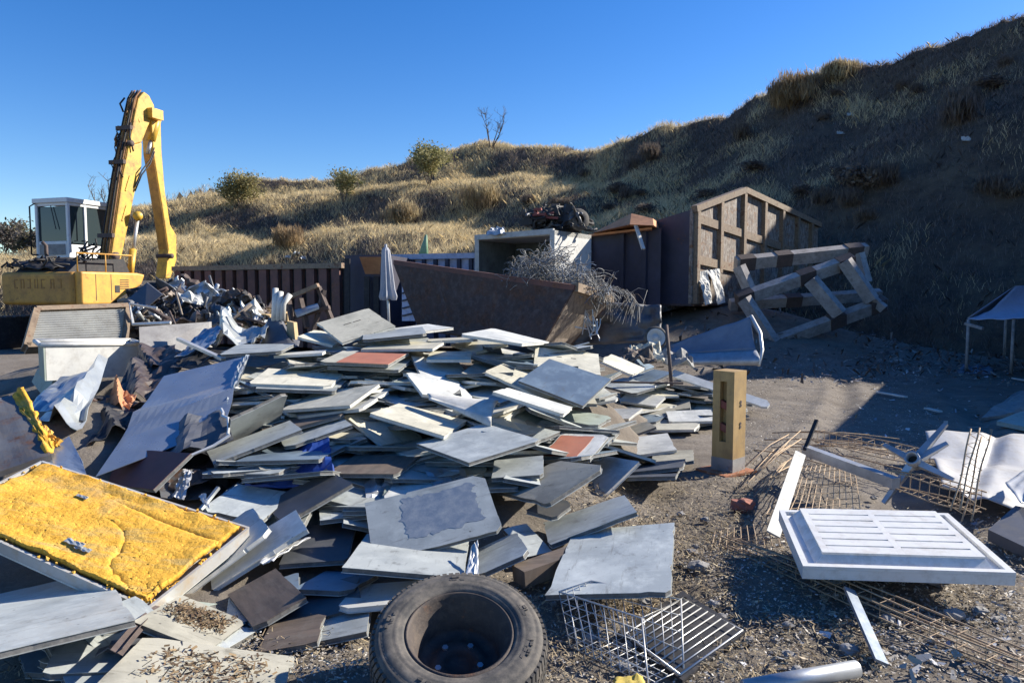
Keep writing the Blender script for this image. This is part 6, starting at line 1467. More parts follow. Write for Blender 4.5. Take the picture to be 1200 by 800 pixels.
# seams, grille, rail, exhaust and pins
Rk0 = Matrix((Nn, E_, Z)).transposed()
for f in (.55, 1.05):
    mb = MB(); mb.box(cp(-.002, f, zt2 - .42), (.006, .018, .72), Rk0); mb.part('seam', 'black', cw)
for k in range(6):
    mb = MB(); mb.box(cp(-.003, 1.5, zt2 - .2 - k * .05), (.008, .3, .02), Rk0); mb.part('grille_slat', 'black', cw)
mb = MB(); rp = [cp(.12, .1, zt2), cp(.12, .1, zt2 + .5), cp(.12, 1.9, zt2 + .5), cp(.12, 1.9, zt2)]; mb.tube(rp, .022, 8); mb.tube([cp(.12, 1, zt2), cp(.12, 1, zt2 + .5)], .018, 6); mb.part('handrail', 'yelloworange', root, True)
mb = MB(); mb.tube([cp(1.9, .7, zt2), cp(1.9, .7, zt2 + .75), cp(1.95, .62, zt2 + .85)], .05, 10); mb.part('exhaust', 'bracket', root, True)
for x_, y_, r_ in ((181, 133, .10), (154, 168, .09), (136, 300, .12), (201, 300, .08)):
    mb = MB(); p_ = opl(x_, y_, .05); mb.tube([p_ + Nn * .03, p_ - Nn * .56], r_, 14); mb.part('pin', 'bracket', root, True)
for x_, y_ in ((150, 215), (146, 250)):
    p_ = opl(x_, y_, .012); mb = MB(); mb.box(p_, (.02, .5, .05), Rk0 @ Matrix.Rotation(1.2, 3, 'X')); mb.part('boom_rib', 'yellow', boom)
mb = MB(); hp2 = [opl(158, 224, .03), opl(166, 205, .12), opl(176, 192, .1), opl(181, 178, .02)]; mb.tube(hp2, .022, 6); mb.tube([p_ + Z * .12 for p_ in hp2], .02, 6); mb.part('jumper_hoses', 'black', root, True)
# cab
C2 = V3(81, 292, 21.5); kb = Vector((C2.x, C2.y, 0)); z0, z1 = C2.z - .25, V3(81, 236, 21.5).z
def kp(b, f, z): return kb - Nn * b + E_ * f + Z * z
WB, WF = 1.3, 1.75
mb = MB()
fr_ = .09
def post(b, f): mb.box(kp(b, f, (z0 + z1) / 2), (fr_, fr_, z1 - z0 - .004), Matrix((Nn, E_, Z)).transposed())
for b_p, f_p in ((.045, .045), (WB - .045, .045), (.045, WF - .045), (WB - .045, WF - .045), (.045, .62)): post(b_p, f_p)
Rk = Matrix((Nn, E_, Z)).transposed()
mb.box(kp(WB / 2, WF / 2, z1 + .05), (WB + .08, WF + .1, .14), Rk)
mb.box(kp(WB / 2, .04, z0 + .25), (WB - .19, .06, .5), Rk); mb.box(kp(.04, WF / 2, z0 + .2), (.06, WF - .19, .4), Rk)
mb.box(kp(WB - .04, WF / 2, z0 + .2), (.06, WF - .19, .4), Rk); mb.box(kp(WB / 2, WF / 2, z0 + .03), (WB - .01, WF - .01, .06), Rk)
mb.box(kp(WB / 2, .045, z1 - .06), (WB - .19, .07, .1), Rk); mb.box(kp(.045, WF / 2, z1 - .06), (.07, WF - .19, .1), Rk)
cab = mb.part('cab', 'cabwhite', root); bv = cab.modifiers.new('bevel', 'BEVEL'); bv.width = .02; bv.segments = 2; bv.limit_method = 'ANGLE'
for nm, b_, f_, sz in (('window', WB / 2, .05, (WB - .19, .012, z1 - z0 - .62)), ('window', .05, .335, (.012, .48, z1 - z0 - .52)), ('window', .05, 1.17, (.012, 1.0, z1 - z0 - .52)), ('window', WB - .05, WF / 2, (.012, WF - .19, z1 - z0 - .52)), ('window', WB / 2, WF - .05, (WB - .19, .012, z1 - z0 - .2))):
    mb = MB(); mb.box(kp(b_, f_, (z0 + z1) / 2 + .18), sz, Rk); mb.part(nm, 'glass', cab)
mb = MB(); mb.box(kp(WB / 2, .9, z0 + .62), (.55, .2, .8), Rk); mb.box(kp(WB / 2, 1.1, z0 + .4), (.55, .5, .15), Rk); mb.part('seat', 'black', cab)
mb = MB(); mb.tube([kp(WB + .04, -.12, z0 + .1), kp(WB + .04, -.12, z1 - .12), kp(WB - .05, -.02, z1 - .02)], .022, 8); mb.tube([kp(WB - .1, -.02, z0 + .1), kp(WB + .04, -.12, z0 + .1)], .022, 8); mb.part('handrail', 'black', root, True)
for f in (.06, .62):
    pass
mb = MB(); mb.tube([kp(.0, .2, z0 + .5), kp(-.10, .2, z0 + .5), kp(-.10, .2, z1 - .3)], .018, 6); mb.part('grab_rail', 'black', root, True)
mb = MB(); mb.tube([kp(WB * .5, .0, z1 - .1), kp(WB * .35, -.02, z0 + .85)], .014, 5); mb.part('wiper', 'black', cab)
mb = MB(); mb.box(kp(WB * .5, .001, z0 + .25), (WB - .3, .02, .32), Rk); mb.part('rear_grille', 'concrete', cab)
mb = MB(); mb.box(kp(-.12, WF - .3, z1 + .05), (.12, .1, .3), Rk); mb.part('work_lamp', 'black', cab)
mb = MB()
for k in range(12):
    p = kp(-.05 + rng.uniform(-.6, .1), rng.uniform(-.2, .9), z0 - .05); pts = [p]
    for i in range(4): p = p + Vector((rng.uniform(-.25, .35), rng.uniform(-.1, .1), rng.uniform(-.08, .22))); pts.append(p.copy())
    mb.tube(pts, .025, 6)
mb.part('hose_bundle', 'black', root, True)
# undercarriage
mb = MB(); mb.lathe(cp(1.4, 2.4, .75), Z, [(0, .0), (.9, .0), (.9, .55), (0, .55)], 32); mb.part('slewing_ring', 'black', root)
for b_ in (.15, 2.45):
    mb = MB(); prof = [(-.4, .0), (3.9, .0), (4.3, .35), (4.2, .75), (3.9, .85), (-.4, .85), (-.75, .7), (-.8, .3)]
    mb.prism([cp(b_, f, z) for f, z in prof], -Nn * .6); trk = mb.part('track', 'black', root)
    for k in range(16):
        mb = MB(); f = -.35 + k * .28; mb.box(cp(b_ + .3, f, .865), (.66, .17, .04), Rk); mb.part('track_shoe', 'bracket', trk)
# ------------------------------------------------------------------ left side of the heap: sheets and scrap
def sheet4(q, amp, mat, name, label, cat, seed=0, freq=2.2, folds=(), nu=13, nv=10, th=.004, group=None, smooth=False):
    mb = crumple(*[V3(*p) for p in q], amp, nu, nv, freq, seed, folds, th); return mb.thing(name, mat, label, cat, group, smooth)
sheet4([(112, 558, 4.85), (262, 500, 5.5), (292, 416, 6.9), (192, 440, 6.6)], .008, 'bluesheet', 'sheet_metal', 'long bright blue coated metal sheet with a crumpled silver edge, tilted left of the heap', 'metal sheet', 2.4, .9, folds=((.1, 1, .5, .12, .06),))
sheet4([(266, 468, 5.9), (278, 446, 6.2), (292, 415, 6.85), (283, 418, 6.8)], .022, 'alu', 'crumpled_edge', 'bright crumpled silver strip along the end of the long blue sheet', 'metal strip', 7.1, 5)
sheet4([(45, 493, 5.7), (90, 503, 5.4), (128, 428, 6.8), (70, 468, 6.3)], .03, 'alu', 'sheet_metal', 'silver metal sheet bent to a point, in front of the cream chest', 'metal sheet', 1.2, 1.6, folds=((1, -.3, .55, .25, .16), (.4, 1, .55, .14, -.08)))
sheet4([(30, 478, 6.4), (60, 482, 6.1), (118, 432, 7.2), (70, 440, 7.2)], .04, 'bluesheet', 'sheet_metal', 'dark blue sheet behind the pointed silver one', 'metal sheet', 3.9, 2)
sheet4([(165, 548, 5.0), (274, 516, 5.25), (262, 478, 5.75), (205, 498, 5.6)], .03, 'greysheet', 'sheet_metal', 'dark grey sheet with a jagged bright rim, below the long blue sheet', 'metal sheet', 5.5, 2, folds=((1, .2, .5, .2, .06),))
mb = MB(); rng = random.Random(4); pts = [lerp(V3(262, 477, 5.72), V3(272, 512, 5.24), t) + Vector((rng.uniform(-.02, .02), -.02, rng.uniform(-.015, .02))) for t in [i / 7 for i in range(8)]] + [V3(250, 522, 5.15), V3(222, 534, 5.05)]
mb.tube(pts, .012, 5); mb.thing('torn_strip', 'wire', 'jagged bright metal rim torn along the dark grey sheet', 'metal strip')
for k, (q, lab, m) in enumerate([
    ([(128, 476, 6.6), (182, 468, 6.7), (222, 418, 7.6), (150, 430, 7.5)], 'crumpled dark brown sheet between the silver sheet and the blue one', 'brownsheet'),
    ([(150, 440, 7.5), (205, 430, 7.4), (205, 402, 8.0), (165, 408, 8.1)], 'dark brown crumpled sheet just below the grey board', 'brownsheet'),
    ([(124, 470, 6.2), (150, 488, 6.0), (160, 462, 6.3), (135, 452, 6.5)], 'orange brown rusted sheet beside the pointed silver sheet', 'orange_rust'),
    ([(100, 520, 5.3), (160, 500, 5.6), (180, 470, 6.2), (120, 490, 5.9)], 'black bent sheet left of the long blue sheet', 'black')]):
    sheet4(q, .05, m, 'sheet_metal', lab, 'metal sheet', k * 2.7 + .4, 2.6, folds=((1, .5, .6, .2, .1),))
rng = random.Random(91)
for k in range(22):
    px, py = rng.uniform(85, 290), rng.uniform(440, 575); Y = float(np.interp(py, [430, 500, 575], [7.4, 5.9, 4.9])) + rng.uniform(-.2, .2); c = V3(px, py, Y) - Vector((0, 0, .07))
    s_ = rng.uniform(.15, .38); a = rng.uniform(0, PI); d1 = Vector((math.cos(a), math.sin(a), rng.uniform(-.3, .3))) * s_; d2 = Vector((-math.sin(a), math.cos(a), rng.uniform(-.5, .5))) * s_ * .6
    mb = crumple(c - d1 - d2, c + d1 - d2, c + d1 + d2, c - d1 + d2, .04, 8, 6, 1.8, k * 1.9, folds=((1, .3, .5, .2, .05),), th=.004)
    mb.thing('dark_offcut', rng.choice(['greysheet', 'black', 'brownsheet', 'slabmix']), 'dark bent sheet off-cut lying among the scrap left of the floor panels', 'off-cut', 'dark off-cuts left of the heap')
# broken sandwich slab at the left edge with foam showing
A, B, C, D = V3(-25, 560, 4.5), V3(60, 532, 4.75), V3(14, 463, 5.6), V3(-30, 470, 5.4)
root = empty('sandwich_slab', (A + B) / 2, 'broken grey sandwich slab with orange foam on its edge, standing at the left frame edge', 'slab')
mb = crumple(A, B, C, D, .008, 16, 16, 2, 1.5, th=.04); mb.part('slab_face', 'slabmix', root)
mb = crumple(V3(14, 464, 5.58), V3(58, 528, 4.78), V3(62, 524, 4.85), V3(22, 452, 5.66), .03, 20, 6, 6, .3, th=.03); mb.part('foam_edge', 'foam', root, True)
sheet4([(42, 540, 4.75), (102, 558, 4.55), (96, 540, 4.75), (81, 511, 5.15)], .006, 'bluesheet', 'sheet_metal', 'small bright blue triangular sheet above the foam door corner', 'metal sheet', .6, 2, nu=10, nv=8)
sheet4([(50, 505, 5.1), (66, 520, 4.95), (70, 515, 5.0), (52, 497, 5.3)], .03, 'foam', 'foam_scrap', 'small orange foam piece left of the blue triangle', 'foam scrap', 3, 4, nu=10, nv=8, th=.03)
# louvred grille and cream chest
g0 = [V3(31, 406, 8.2), V3(146, 401, 9.15), V3(150, 359, 9.6), V3(43, 363, 8.65)]
root = empty('louvred_grille', (g0[0] + g0[1]) / 2, 'cream louvred grille panel leaning behind the cream chest', 'grille')
n = (g0[1] - g0[0]).cross(g0[3] - g0[0]).normalized(); n = n if n.y < 0 else -n
mb = MB(); mb.hexa([p - n * .09 for p in g0] + [p - n * .02 for p in g0]); mb.part('backing', 'boxinside', root)
mb = MB()
for i in range(4): 
    a, b = g0[i], g0[(i + 1) % 4]; mb.beam(a - n * .03, b - n * .03, .07, .13, up=n)
mb.part('frame', 'gablerib', root)
mb = MB(); NS = 15
for k in range(NS):
    t = (k + .8) / (NS + .6); a, b = lerp(g0[0], g0[3], t), lerp(g0[1], g0[2], t); a, b = lerp(a, b, .035), lerp(a, b, .965)
    up = (n + Vector((0, 0, .5))).normalized(); mb.beam(a + n * .0, b + n * .0, .006, .034, up=up)
sl = mb.part('slats', 'box_white', root); sl['kind'] = 'stuff'
b0, b1 = V3(55, 446, 7.5), V3(168, 440, 8.4); bk_ = Vector((-.42, .55, 0)); h = .36
root = empty('cream_chest', (b0 + b1) / 2, 'cream metal chest with a grey green end and a raised rim, below the louvred grille', 'chest')
mb = MB(); mb.hexa([b0, b1, b1 + bk_, b0 + bk_] + [p + Vector((0, 0, h)) for p in (b0, b1, b1 + bk_, b0 + bk_)]); mb.part('body', 'box_white', root)
d = (b1 - b0).normalized(); mb = MB(); mb.hexa([b0 - d * .02, b0 - d * .003, b0 + bk_ - d * .003, b0 + bk_ - d * .02] + [p + Vector((0, 0, h)) for p in (b0 - d * .02, b0 - d * .003, b0 + bk_ - d * .003, b0 + bk_ - d * .02)]); mb.part('end_panel', 'greenish', root)
mb = MB(); r4 = [p + Vector((0, 0, h + .02)) for p in (b0 - d * .05, b1, b1 + bk_, b0 + bk_ - d * .05)]
for i in range(4): mb.tube([r4[i], r4[(i + 1) % 4]], .025, 8)
mb.part('rim', 'edge_white', root, True)
mb = MB(); mb.hexa([V3(55, 470, 7.9), V3(62, 445, 8.05), V3(44, 432, 8.6), V3(37, 447, 8.6)] + [p + Vector((.03, .02, 0)) for p in (V3(55, 470, 7.9), V3(62, 445, 8.05), V3(44, 432, 8.6), V3(37, 447, 8.6))]); mb.thing('side_flap', 'greenish', 'grey green flap hanging at the left end of the cream chest', 'metal flap')
A = [V3(164, 413, 8.0), V3(246, 411, 8.6), V3(245, 377, 9.0), V3(163, 383, 8.4)]; mb = MB(); mb.hexa([p + Vector((.01, .05, 0)) for p in A] + A); mb.thing('grey_board', 'concrete', 'flat pale grey board standing upright right of the cream chest', 'board')
sheet4([(205, 420, 7.4), (250, 402, 7.6), (262, 380, 8.2), (236, 385, 8.3)], .05, 'bluesheet', 'sheet_metal', 'blue bent sheet right of the grey board', 'metal sheet', 8.3, 2.2)
sheet4([(246, 408, 7.9), (300, 408, 7.7), (318, 380, 8.5), (262, 382, 8.6)], .14, 'alu', 'sheet_metal', 'crumpled silver sheet behind the long blue sheet', 'metal sheet', 2.2, 2.2, folds=((1, .3, .4, .2, .2),))
sheet4([(200, 432, 7.2), (262, 420, 7.3), (300, 404, 7.8), (215, 408, 7.9)], .06, 'black', 'sheet_metal', 'black folded sheet under the crumpled silver one', 'metal sheet', 6.2, 2.5)
mb = MB(); mb.beam(V3(209, 397, 7.8), V3(262, 421, 7.2), .05, .03); mb.thing('metal_strip', 'wire', 'thin bright strip crossing the blue bent sheet', 'metal strip')
# steel chute with upright pipes
t = V3(322, 372, 8.5); b4 = [V3(302, 408, 8.1), V3(350, 406, 8.0), V3(352, 398, 8.9), V3(306, 398, 9.0)]
root = empty('steel_chute', (b4[0] + b4[1]) / 2, 'dark steel hood shaped like a cone, with pale pipes standing in its top', 'chute')
mb = MB(); tt = [t + Vector((x, y, 0)) for x, y in ((-.06, -.05), (.06, -.05), (.06, .06), (-.06, .06))]
mb.sheet(lambda u, v: (lambda k, f: lerp(lerp(b4[int(k) % 4], b4[(int(k) + 1) % 4], f), lerp(tt[int(k) % 4], tt[(int(k) + 1) % 4], f), v) + Vector((0, 0, -.06 * math.sin(v * PI))))(min(u * 4, 3.999), min(u * 4, 3.999) % 1), 24, 8, .01); mb.part('hood', 'greysheet', root, True)
for x0, x1, y0 in ((321, 323, 338), (326, 329, 342), (331, 340, 345)):
    mb = MB(); mb.tube([V3(x0, 376, 8.45), V3(x0 + 1, 356, 8.45), V3(x1, y0, 8.5)], .035, 8); mb.part('pipe', 'box_white', root, True)
mb = MB(); mb.hexa([V3(336, 396, 8.3), V3(346, 398, 8.2), V3(344, 378, 8.3), V3(336, 376, 8.4)] + [p + Vector((.01, .1, 0)) for p in (V3(336, 396, 8.3), V3(346, 398, 8.2), V3(344, 378, 8.3), V3(336, 376, 8.4))]); mb.thing('cardboard_scrap', 'wood', 'small tan board leaning beside the steel chute', 'board')
root = empty('steel_rack', V3(360, 396, 9.3), 'tilted dark frame with a pale top bar, right of the steel chute', 'metal frame')
mb = MB(); mb.beam(V3(331, 352, 9.4), V3(373, 334, 9.4), .12, .05); mb.part('top_bar', 'gablerib', root)
for a, b in (((338, 352), (346, 398)), ((373, 336), (390, 378)), ((346, 372), (386, 360)), ((380, 340), (366, 392)), ((352, 350), (360, 384))):
    mb = MB(); mb.beam(V3(*a, 9.5), V3(*b, 9.4), .06, .05); mb.part('bar', 'bracket', root)
mb = MB(); mb.hexa([V3(345, 366, 9.45), V3(372, 358, 9.45), V3(374, 362, 9.2), V3(348, 372, 9.2)] + [p + Vector((0, 0, .03)) for p in (V3(345, 366, 9.45), V3(372, 358, 9.45), V3(374, 362, 9.2), V3(348, 372, 9.2))]); mb.part('shelf', 'galv', root)
# small pallet and the twisted scrap heap below the boom
root = empty('small_pallet', V3(298, 372, 10.2), 'small pale wooden pallet on the scrap below the excavator stick', 'pallet')
pa, pb_ = V3(281, 366, 10.3), V3(315, 369, 10.1)
dd = pb_ - pa; bk_ = Vector((.1, .5, .02))
for z, nm in ((.0, 'deck_board'), (-.16, 'deck_board')):
    for k in range(3):
        mb = MB(); o_ = bk_ * (k / 2); mb.beam(pa + o_ + Vector((0, 0, z)), pb_ + o_ + Vector((0, 0, z)), .1, .025); mb.part(nm, 'wood', root)
for k in range(3):
    for j in range(2):
        mb = MB(); c = lerp(pa, pb_, .06 + .44 * k) + bk_ * j + Vector((0, 0, -.08)); mb.box(c, (.1, .1, .13)); mb.part('block', 'wood', root)
rng = random.Random(14)
mats = ['black', 'bracket', 'galv', 'rustskip', 'rustskip', 'alu', 'greysheet', 'plank', 'black', 'box_white', 'brownsheet', 'greysheet', 'galv']
for k in range(120):
    px = rng.uniform(148, 312); top = np.interp(px, [148, 175, 205, 235, 270, 300, 315], [354, 337, 330, 337, 343, 356, 368]); py = rng.uniform(top, 384)
    Y = 9.9 + (384 - py) / 62 * 2.6 + rng.uniform(-.3, .3); c = V3(px, py, Y); s_ = rng.uniform(.12, .36)
    d1 = Vector((rng.uniform(-1, 1), rng.uniform(-.6, .6), rng.uniform(-.5, .6))).normalized(); d2 = d1.cross(Vector((rng.uniform(-1, 1), rng.uniform(-1, 1), rng.uniform(-1, 1)))).normalized()
    m = mats[rng.randrange(len(mats))]
    if k % 3 == 2:
        mb = MB(); mb.tube([c - d1 * s_ * 1.3, c + d2 * .06, c + d1 * s_ * .8 + Vector((0, 0, .1))], rng.uniform(.015, .04), 6)
    else:
        mb = crumple(c - d1 * s_ - d2 * s_ * .5, c + d1 * s_ - d2 * s_ * .4, c + d1 * s_ * .8 + d2 * s_ * .5, c - d1 * s_ * .7 + d2 * s_ * .6, .12, 9, 7, 2.5, k * 1.3, th=.02)
    mb.thing('scrap_piece', m, 'twisted piece of mixed scrap metal in the heap below the excavator stick', 'scrap', 'twisted scrap below the stick', smooth=(k % 3 == 2))
root = empty('metal_hoop_frame', V3(155, 375, 9.6), 'thin white wire frame standing beside the louvred grille', 'metal frame')
mb = MB(); mb.tube([V3(184, 361, 9.5), V3(152, 356, 9.5), V3(156, 380, 9.3), V3(200, 378, 9.2)], .022, 6); mb.part('hoop', 'wire', root)
mb = MB(); mb.hexa([V3(148, 352, 10.6), V3(172, 331, 10.8), V3(190, 345, 10.6), V3(170, 362, 10.4)] + [p + Vector((0, .03, .0)) for p in (V3(148, 352, 10.6), V3(172, 331, 10.8), V3(190, 345, 10.6), V3(170, 362, 10.4))]); mb.thing('dark_board', 'greysheet', 'dark tilted board in the scrap right of the yellow counterweight', 'board')
# blue plastic inside the heap, the bent white sheet, small flakes
sheet4([(288, 566, 4.75), (392, 566, 4.65), (385, 512, 5.4), (300, 540, 5.3)], .07, 'blueplastic', 'plastic_drum', 'deep blue plastic showing in the dark hollow of the heap', 'plastic', 2.9, 2, th=.02)
A, B, C, D = V3(500, 466, 5.75), V3(586, 471, 5.7), V3(592, 496, 5.35), V3(556, 500, 5.3)
mb = MB()
def bent(u, v):
    p = lerp(V3(500, 463, 5.85), V3(584, 470, 5.7), u); q = lerp(V3(503, 467, 5.72), V3(576, 489, 5.42), u)
    if v < .5: return lerp(p, q, v * 2) + Vector((0, 0, .02 * math.sin(v * 2 * PI)))
    t = (v - .5) * 2; r = .008 + .05 * u ** 1.5
    return q + Vector((0, -r * math.sin(t * 1.45), -r * (1 - math.cos(t * 1.45)) - .015 * t * u))
mb.sheet(bent, 18, 18, .008); mb.thing('bent_sheet', 'edge_white', 'white metal sheet with a rolled down front edge, in the middle of the heap', 'metal sheet', smooth=True)
sheet4([(544, 678, 3.42), (561, 676, 3.42), (560, 632, 3.75), (552, 640, 3.72)], .012, 'wire', 'metal_flake', 'upright bright metal flake right behind the tyre', 'metal flake', 1, 3, nu=10, nv=8)
sheet4([(302, 661, 3.75), (320, 655, 3.75), (364, 628, 4.1), (330, 640, 4.05)], .02, 'wire', 'metal_flake', 'bright frayed metal flake right of the white panel edges', 'metal flake', 4, 3, nu=12, nv=8)
sheet4([(237, 586, 4.4), (246, 594, 4.3), (240, 576, 4.5), (233, 580, 4.5)], .02, 'wire', 'metal_flake', 'small bright metal flake standing behind the foam door', 'metal flake', 5, 3, nu=8, nv=6)
sheet4([(200, 582, 4.7), (214, 584, 4.6), (226, 552, 4.9), (215, 548, 5.0)], .03, 'wire', 'metal_flake', 'torn white foil bundle between the maroon panel and the foam door', 'foil', 9, 4, nu=10, nv=12)
mb = MB(); mb.beam(V3(235, 597, 4.35), V3(256, 571, 4.5), .02, .02); mb.thing('metal_strip', 'alu', 'thin bright strip sticking up behind the foam door', 'metal strip')
mb = MB(); mb.beam(V3(608, 675, 3.75), V3(672, 652, 3.95), .12, .09); mb.thing('dark_block', 'brown', 'dark brown block under the panels above the tyre', 'block')
mb = MB(); mb.beam(V3(690, 447, 8.0), V3(800, 449, 8.3), .03, .02); mb.thing('rusty_bar', 'bracket', 'thin rusty bar lying across the heap beside the thin post', 'metal bar')
for k, (px, py, Y, m, lab) in enumerate([(795, 420, 9.9, 'wirebrush', 'pale rag bundle behind the thin rusty post'), (760, 412, 9.6, 'cream', 'peach rag bundle left of the thin rusty post'), (750, 415, 9.2, 'brown', 'brown rag left of the peach one')]):
    c = V3(px, py, Y); mb = crumple(c + Vector((-.22, -.1, -.05)), c + Vector((.2, -.12, -.08)), c + Vector((.17, .2, .08)), c + Vector((-.2, .2, .07)), .10, 11, 8, 2.2, k * 3 + .5, th=.03); mb.thing('rag', m, lab, 'rag')

rng = random.Random(77)
for k in range(16):
    c, q, (w_, h_), fin = LOOSE[rng.randrange(len(LOOSE))]; c = Vector(c) + Vector((0, 0, rng.uniform(.0, .04)))
    a = rng.uniform(0, PI); d = Vector((math.cos(a), math.sin(a) * .6, rng.uniform(-.18, .18))).normalized() * rng.uniform(.2, .45)
    mb = MB(); w2 = rng.uniform(.02, .05)
    if k % 3: mb.beam(c - d, c + d, w2, rng.uniform(.008, .03))
    else:
        sd = d.cross(Vector((0, 0, 1))).normalized() * .02; mb.sheet(lambda u, v: lerp(c - d, c + d, u) + sd * (abs(v - .5) * 2 - .5) * (1 if v < .5 else -1) * 2 + Vector((0, 0, abs(v - .5) * .06 + .02 * math.sin(u * 3))), 8, 4, .003)
    mb.thing('metal_bar', rng.choice(['galv', 'edge_white', 'black', 'bracket', 'alu']), 'thin bar or trim strip lying loose between the floor panels of the heap', 'metal bar', 'loose trim strips in the heap')
for k in range(9):
    c, q, (w_, h_), fin = LOOSE[rng.randrange(len(LOOSE))]; c = Vector(c) + Vector((0, 0, .03)); s_ = rng.uniform(.08, .2); a = rng.uniform(0, PI)
    d1 = Vector((math.cos(a), math.sin(a), rng.uniform(-.2, .3))) * s_; d2 = Vector((-math.sin(a), math.cos(a), rng.uniform(-.2, .5))) * s_ * .7
    mb = crumple(c - d1 - d2, c + d1 - d2, c + d1 * .8 + d2, c - d1 * .7 + d2 * 1.2, .05, 7, 6, 2.5, k * 1.7, th=.004)
    mb.thing('bent_offcut', rng.choice(['galv', 'alu', 'black', 'greysheet']), 'small bent sheet metal off-cut lying between the floor panels of the heap', 'off-cut', 'bent off-cuts in the heap')

# ------------------------------------------------------------------ stones, lumps and litter on the ground
def lump(c, s, mat, name, label, cat, seed, group=None):
    rng = random.Random(seed); mb = MB(); n1, n2 = 7, 9; c = Vector(c)
    vs = []
    for i in range(n1 + 1):
        for j in range(n2):
            th, ph = PI * i / n1, 2 * PI * j / n2; d = Vector((math.sin(th) * math.cos(ph), math.sin(th) * math.sin(ph), math.cos(th)))
            vs.append(c + Vector((d.x * s[0], d.y * s[1], d.z * s[2])) * (1 + .45 * nz(d * 1.7 + Vector((seed * 3.3, 0, 0)))))
    fs = [(i * n2 + j, i * n2 + (j + 1) % n2, (i + 1) * n2 + (j + 1) % n2, (i + 1) * n2 + j) for i in range(n1) for j in range(n2)]
    mb.add(vs, fs); return mb.thing(name, mat, label, cat, group)
lump(gz(869, 592, .03), (.085, .07, .06), 'brick', 'brick_lump', 'red brick lump on the dirt left of the white flat strip', 'brick', 3)
lump(gz(820, 665, .03), (.07, .06, .04), 'concrete', 'stone', 'grey stone lying in the straw right of the pale flat panel', 'stone', 5)
lump(gz(1118, 720, .03), (.05, .04, .03), 'concrete', 'stone', 'pale stone on the dark ground below the rebar cage', 'stone', 8)
rng = random.Random(31)
ST = []
for k in range(70):
    px, py = rng.uniform(620, 1200), rng.uniform(560, 800)
    if 440 < px < 640 and py > 660: continue
    s_ = rng.uniform(.012, .035); c = gz(px, py, s_ * .3)
    ST.append(lump(c, (s_ * 1.2, s_, s_ * .7), 'concrete', 'stone', 'small loose stone among the litter on the dirt', 'stone', 100 + k, 'small stones on the dirt'))

TRQ = [V3(941, 664, 3.5), V3(1191, 672, 3.45), V3(1111, 602, 4.2), V3(913, 598, 4.25)]
for k, (u, v) in enumerate([(.25, .5), (.75, .5), (.5, .6), (.2, .85), (.8, .85)]):
    p = bil(*TRQ, u, v); zt = p.z - .075
    lump((p.x, p.y, zt * .5), (.11, .10, zt * .52 + .01), 'concrete', 'rubble_lump', 'broken concrete lump under the white tray', 'rubble', 60 + k, 'rubble under the white tray')
def ground_z(x, y): return yard(x, y)
def litter(name, n, region, lmin, lmax, wmin, wmax, cols, label, rng, lift=.01, up=.35):
    xs, ys = region(n, rng); z = ground_z(xs, ys)
    L = rng.uniform(lmin, lmax, len(xs)); W = rng.uniform(wmin, wmax, len(xs)); a = rng.uniform(0, PI, len(xs)); t = rng.normal(0, up, len(xs))
    c = np.stack([xs, ys, z + lift + np.abs(np.sin(t)) * L / 2 + rng.uniform(0, .02, len(xs))], 1)
    d = np.stack([np.cos(a) * np.cos(t), np.sin(a) * np.cos(t), np.sin(t)], 1) * L[:, None] / 2
    s_ = np.stack([-np.sin(a), np.cos(a), rng.normal(0, .5, len(xs))], 1) * W[:, None] / 2
    V = np.stack([c - d - s_, c + d - s_ * .5, c + d + s_ * .5, c - d + s_], 1)
    cl = np.array(cols)[rng.integers(0, len(cols), len(xs))] * rng.uniform(.6, 1.15, (len(xs), 1))
    o = tri_cloud(name, V, cl, 'litter'); tag(o, label, kind='stuff'); return o
def pix_region(polys):
    def f(n, rng):
        X, Y = [], []
        for (x0, y0, x1, y1, share) in polys:
            m = int(n * share); px = rng.uniform(x0, x1, m); py = rng.uniform(y0, y1, m) + rng.normal(0, 6, m)
            b = (CY - py) / FPX; vy = CP + b * SP; vz = -SP + b * CP; Y_ = -EYE / vz * vy; Y.append(Y_); X.append((px - CX) / FPX / vy * Y_)
        return np.concatenate(X), np.concatenate(Y)
    return f
STRAW = [(.42, .33, .20), (.33, .26, .16), (.25, .19, .12), (.14, .11, .08), (.50, .42, .28)]
litter('straw_litter', 14000, pix_region([(840, 600, 1200, 740, .2), (650, 560, 880, 640, .32), (690, 600, 860, 720, .3), (600, 660, 720, 800, .1), (820, 720, 1040, 800, .12), (860, 520, 1010, 620, .12), (0, 740, 440, 800, .10)]), .01, .048, .0025, .007, STRAW, 'straw, wood chips and dry stalks littering the dirt', RNG, .02)
PALE = [(.52, .48, .42), (.46, .42, .36), (.38, .34, .29), (.24, .21, .17), (.48, .40, .29), (.6, .57, .52)]
litter('gravel', 24000, pix_region([(830, 600, 1200, 740, .2), (560, 640, 1200, 800, .3), (850, 430, 1100, 560, .34), (820, 420, 1200, 445, .16), (780, 420, 900, 470, .06), (180, 740, 450, 800, .08)]), .004, .018, .004, .012, PALE, 'gravel, dust clods and tiny scraps over the yard', RNG, .013, .2)
litter('scrap_pieces', 1500, pix_region([(740, 392, 1080, 440, .6), (1000, 415, 1200, 440, .4)]), .03, .2, .015, .07, [(.3, .28, .25), (.1, .09, .085), (.16, .12, .1), (.2, .17, .15), (.12, .1, .09)], 'dark and pale scrap pieces strewn along the shaded foot of the bank', RNG, .04, .5)
litter('scrap_crumbs', 900, pix_region([(840, 428, 1200, 446, .6), (860, 600, 1200, 800, .2), (1000, 440, 1200, 520, .2)]), .02, .08, .01, .035, PALE + [(.3, .32, .36), (.6, .6, .6)], 'small pale scraps strewn on the shaded ground', RNG, .01, .3)
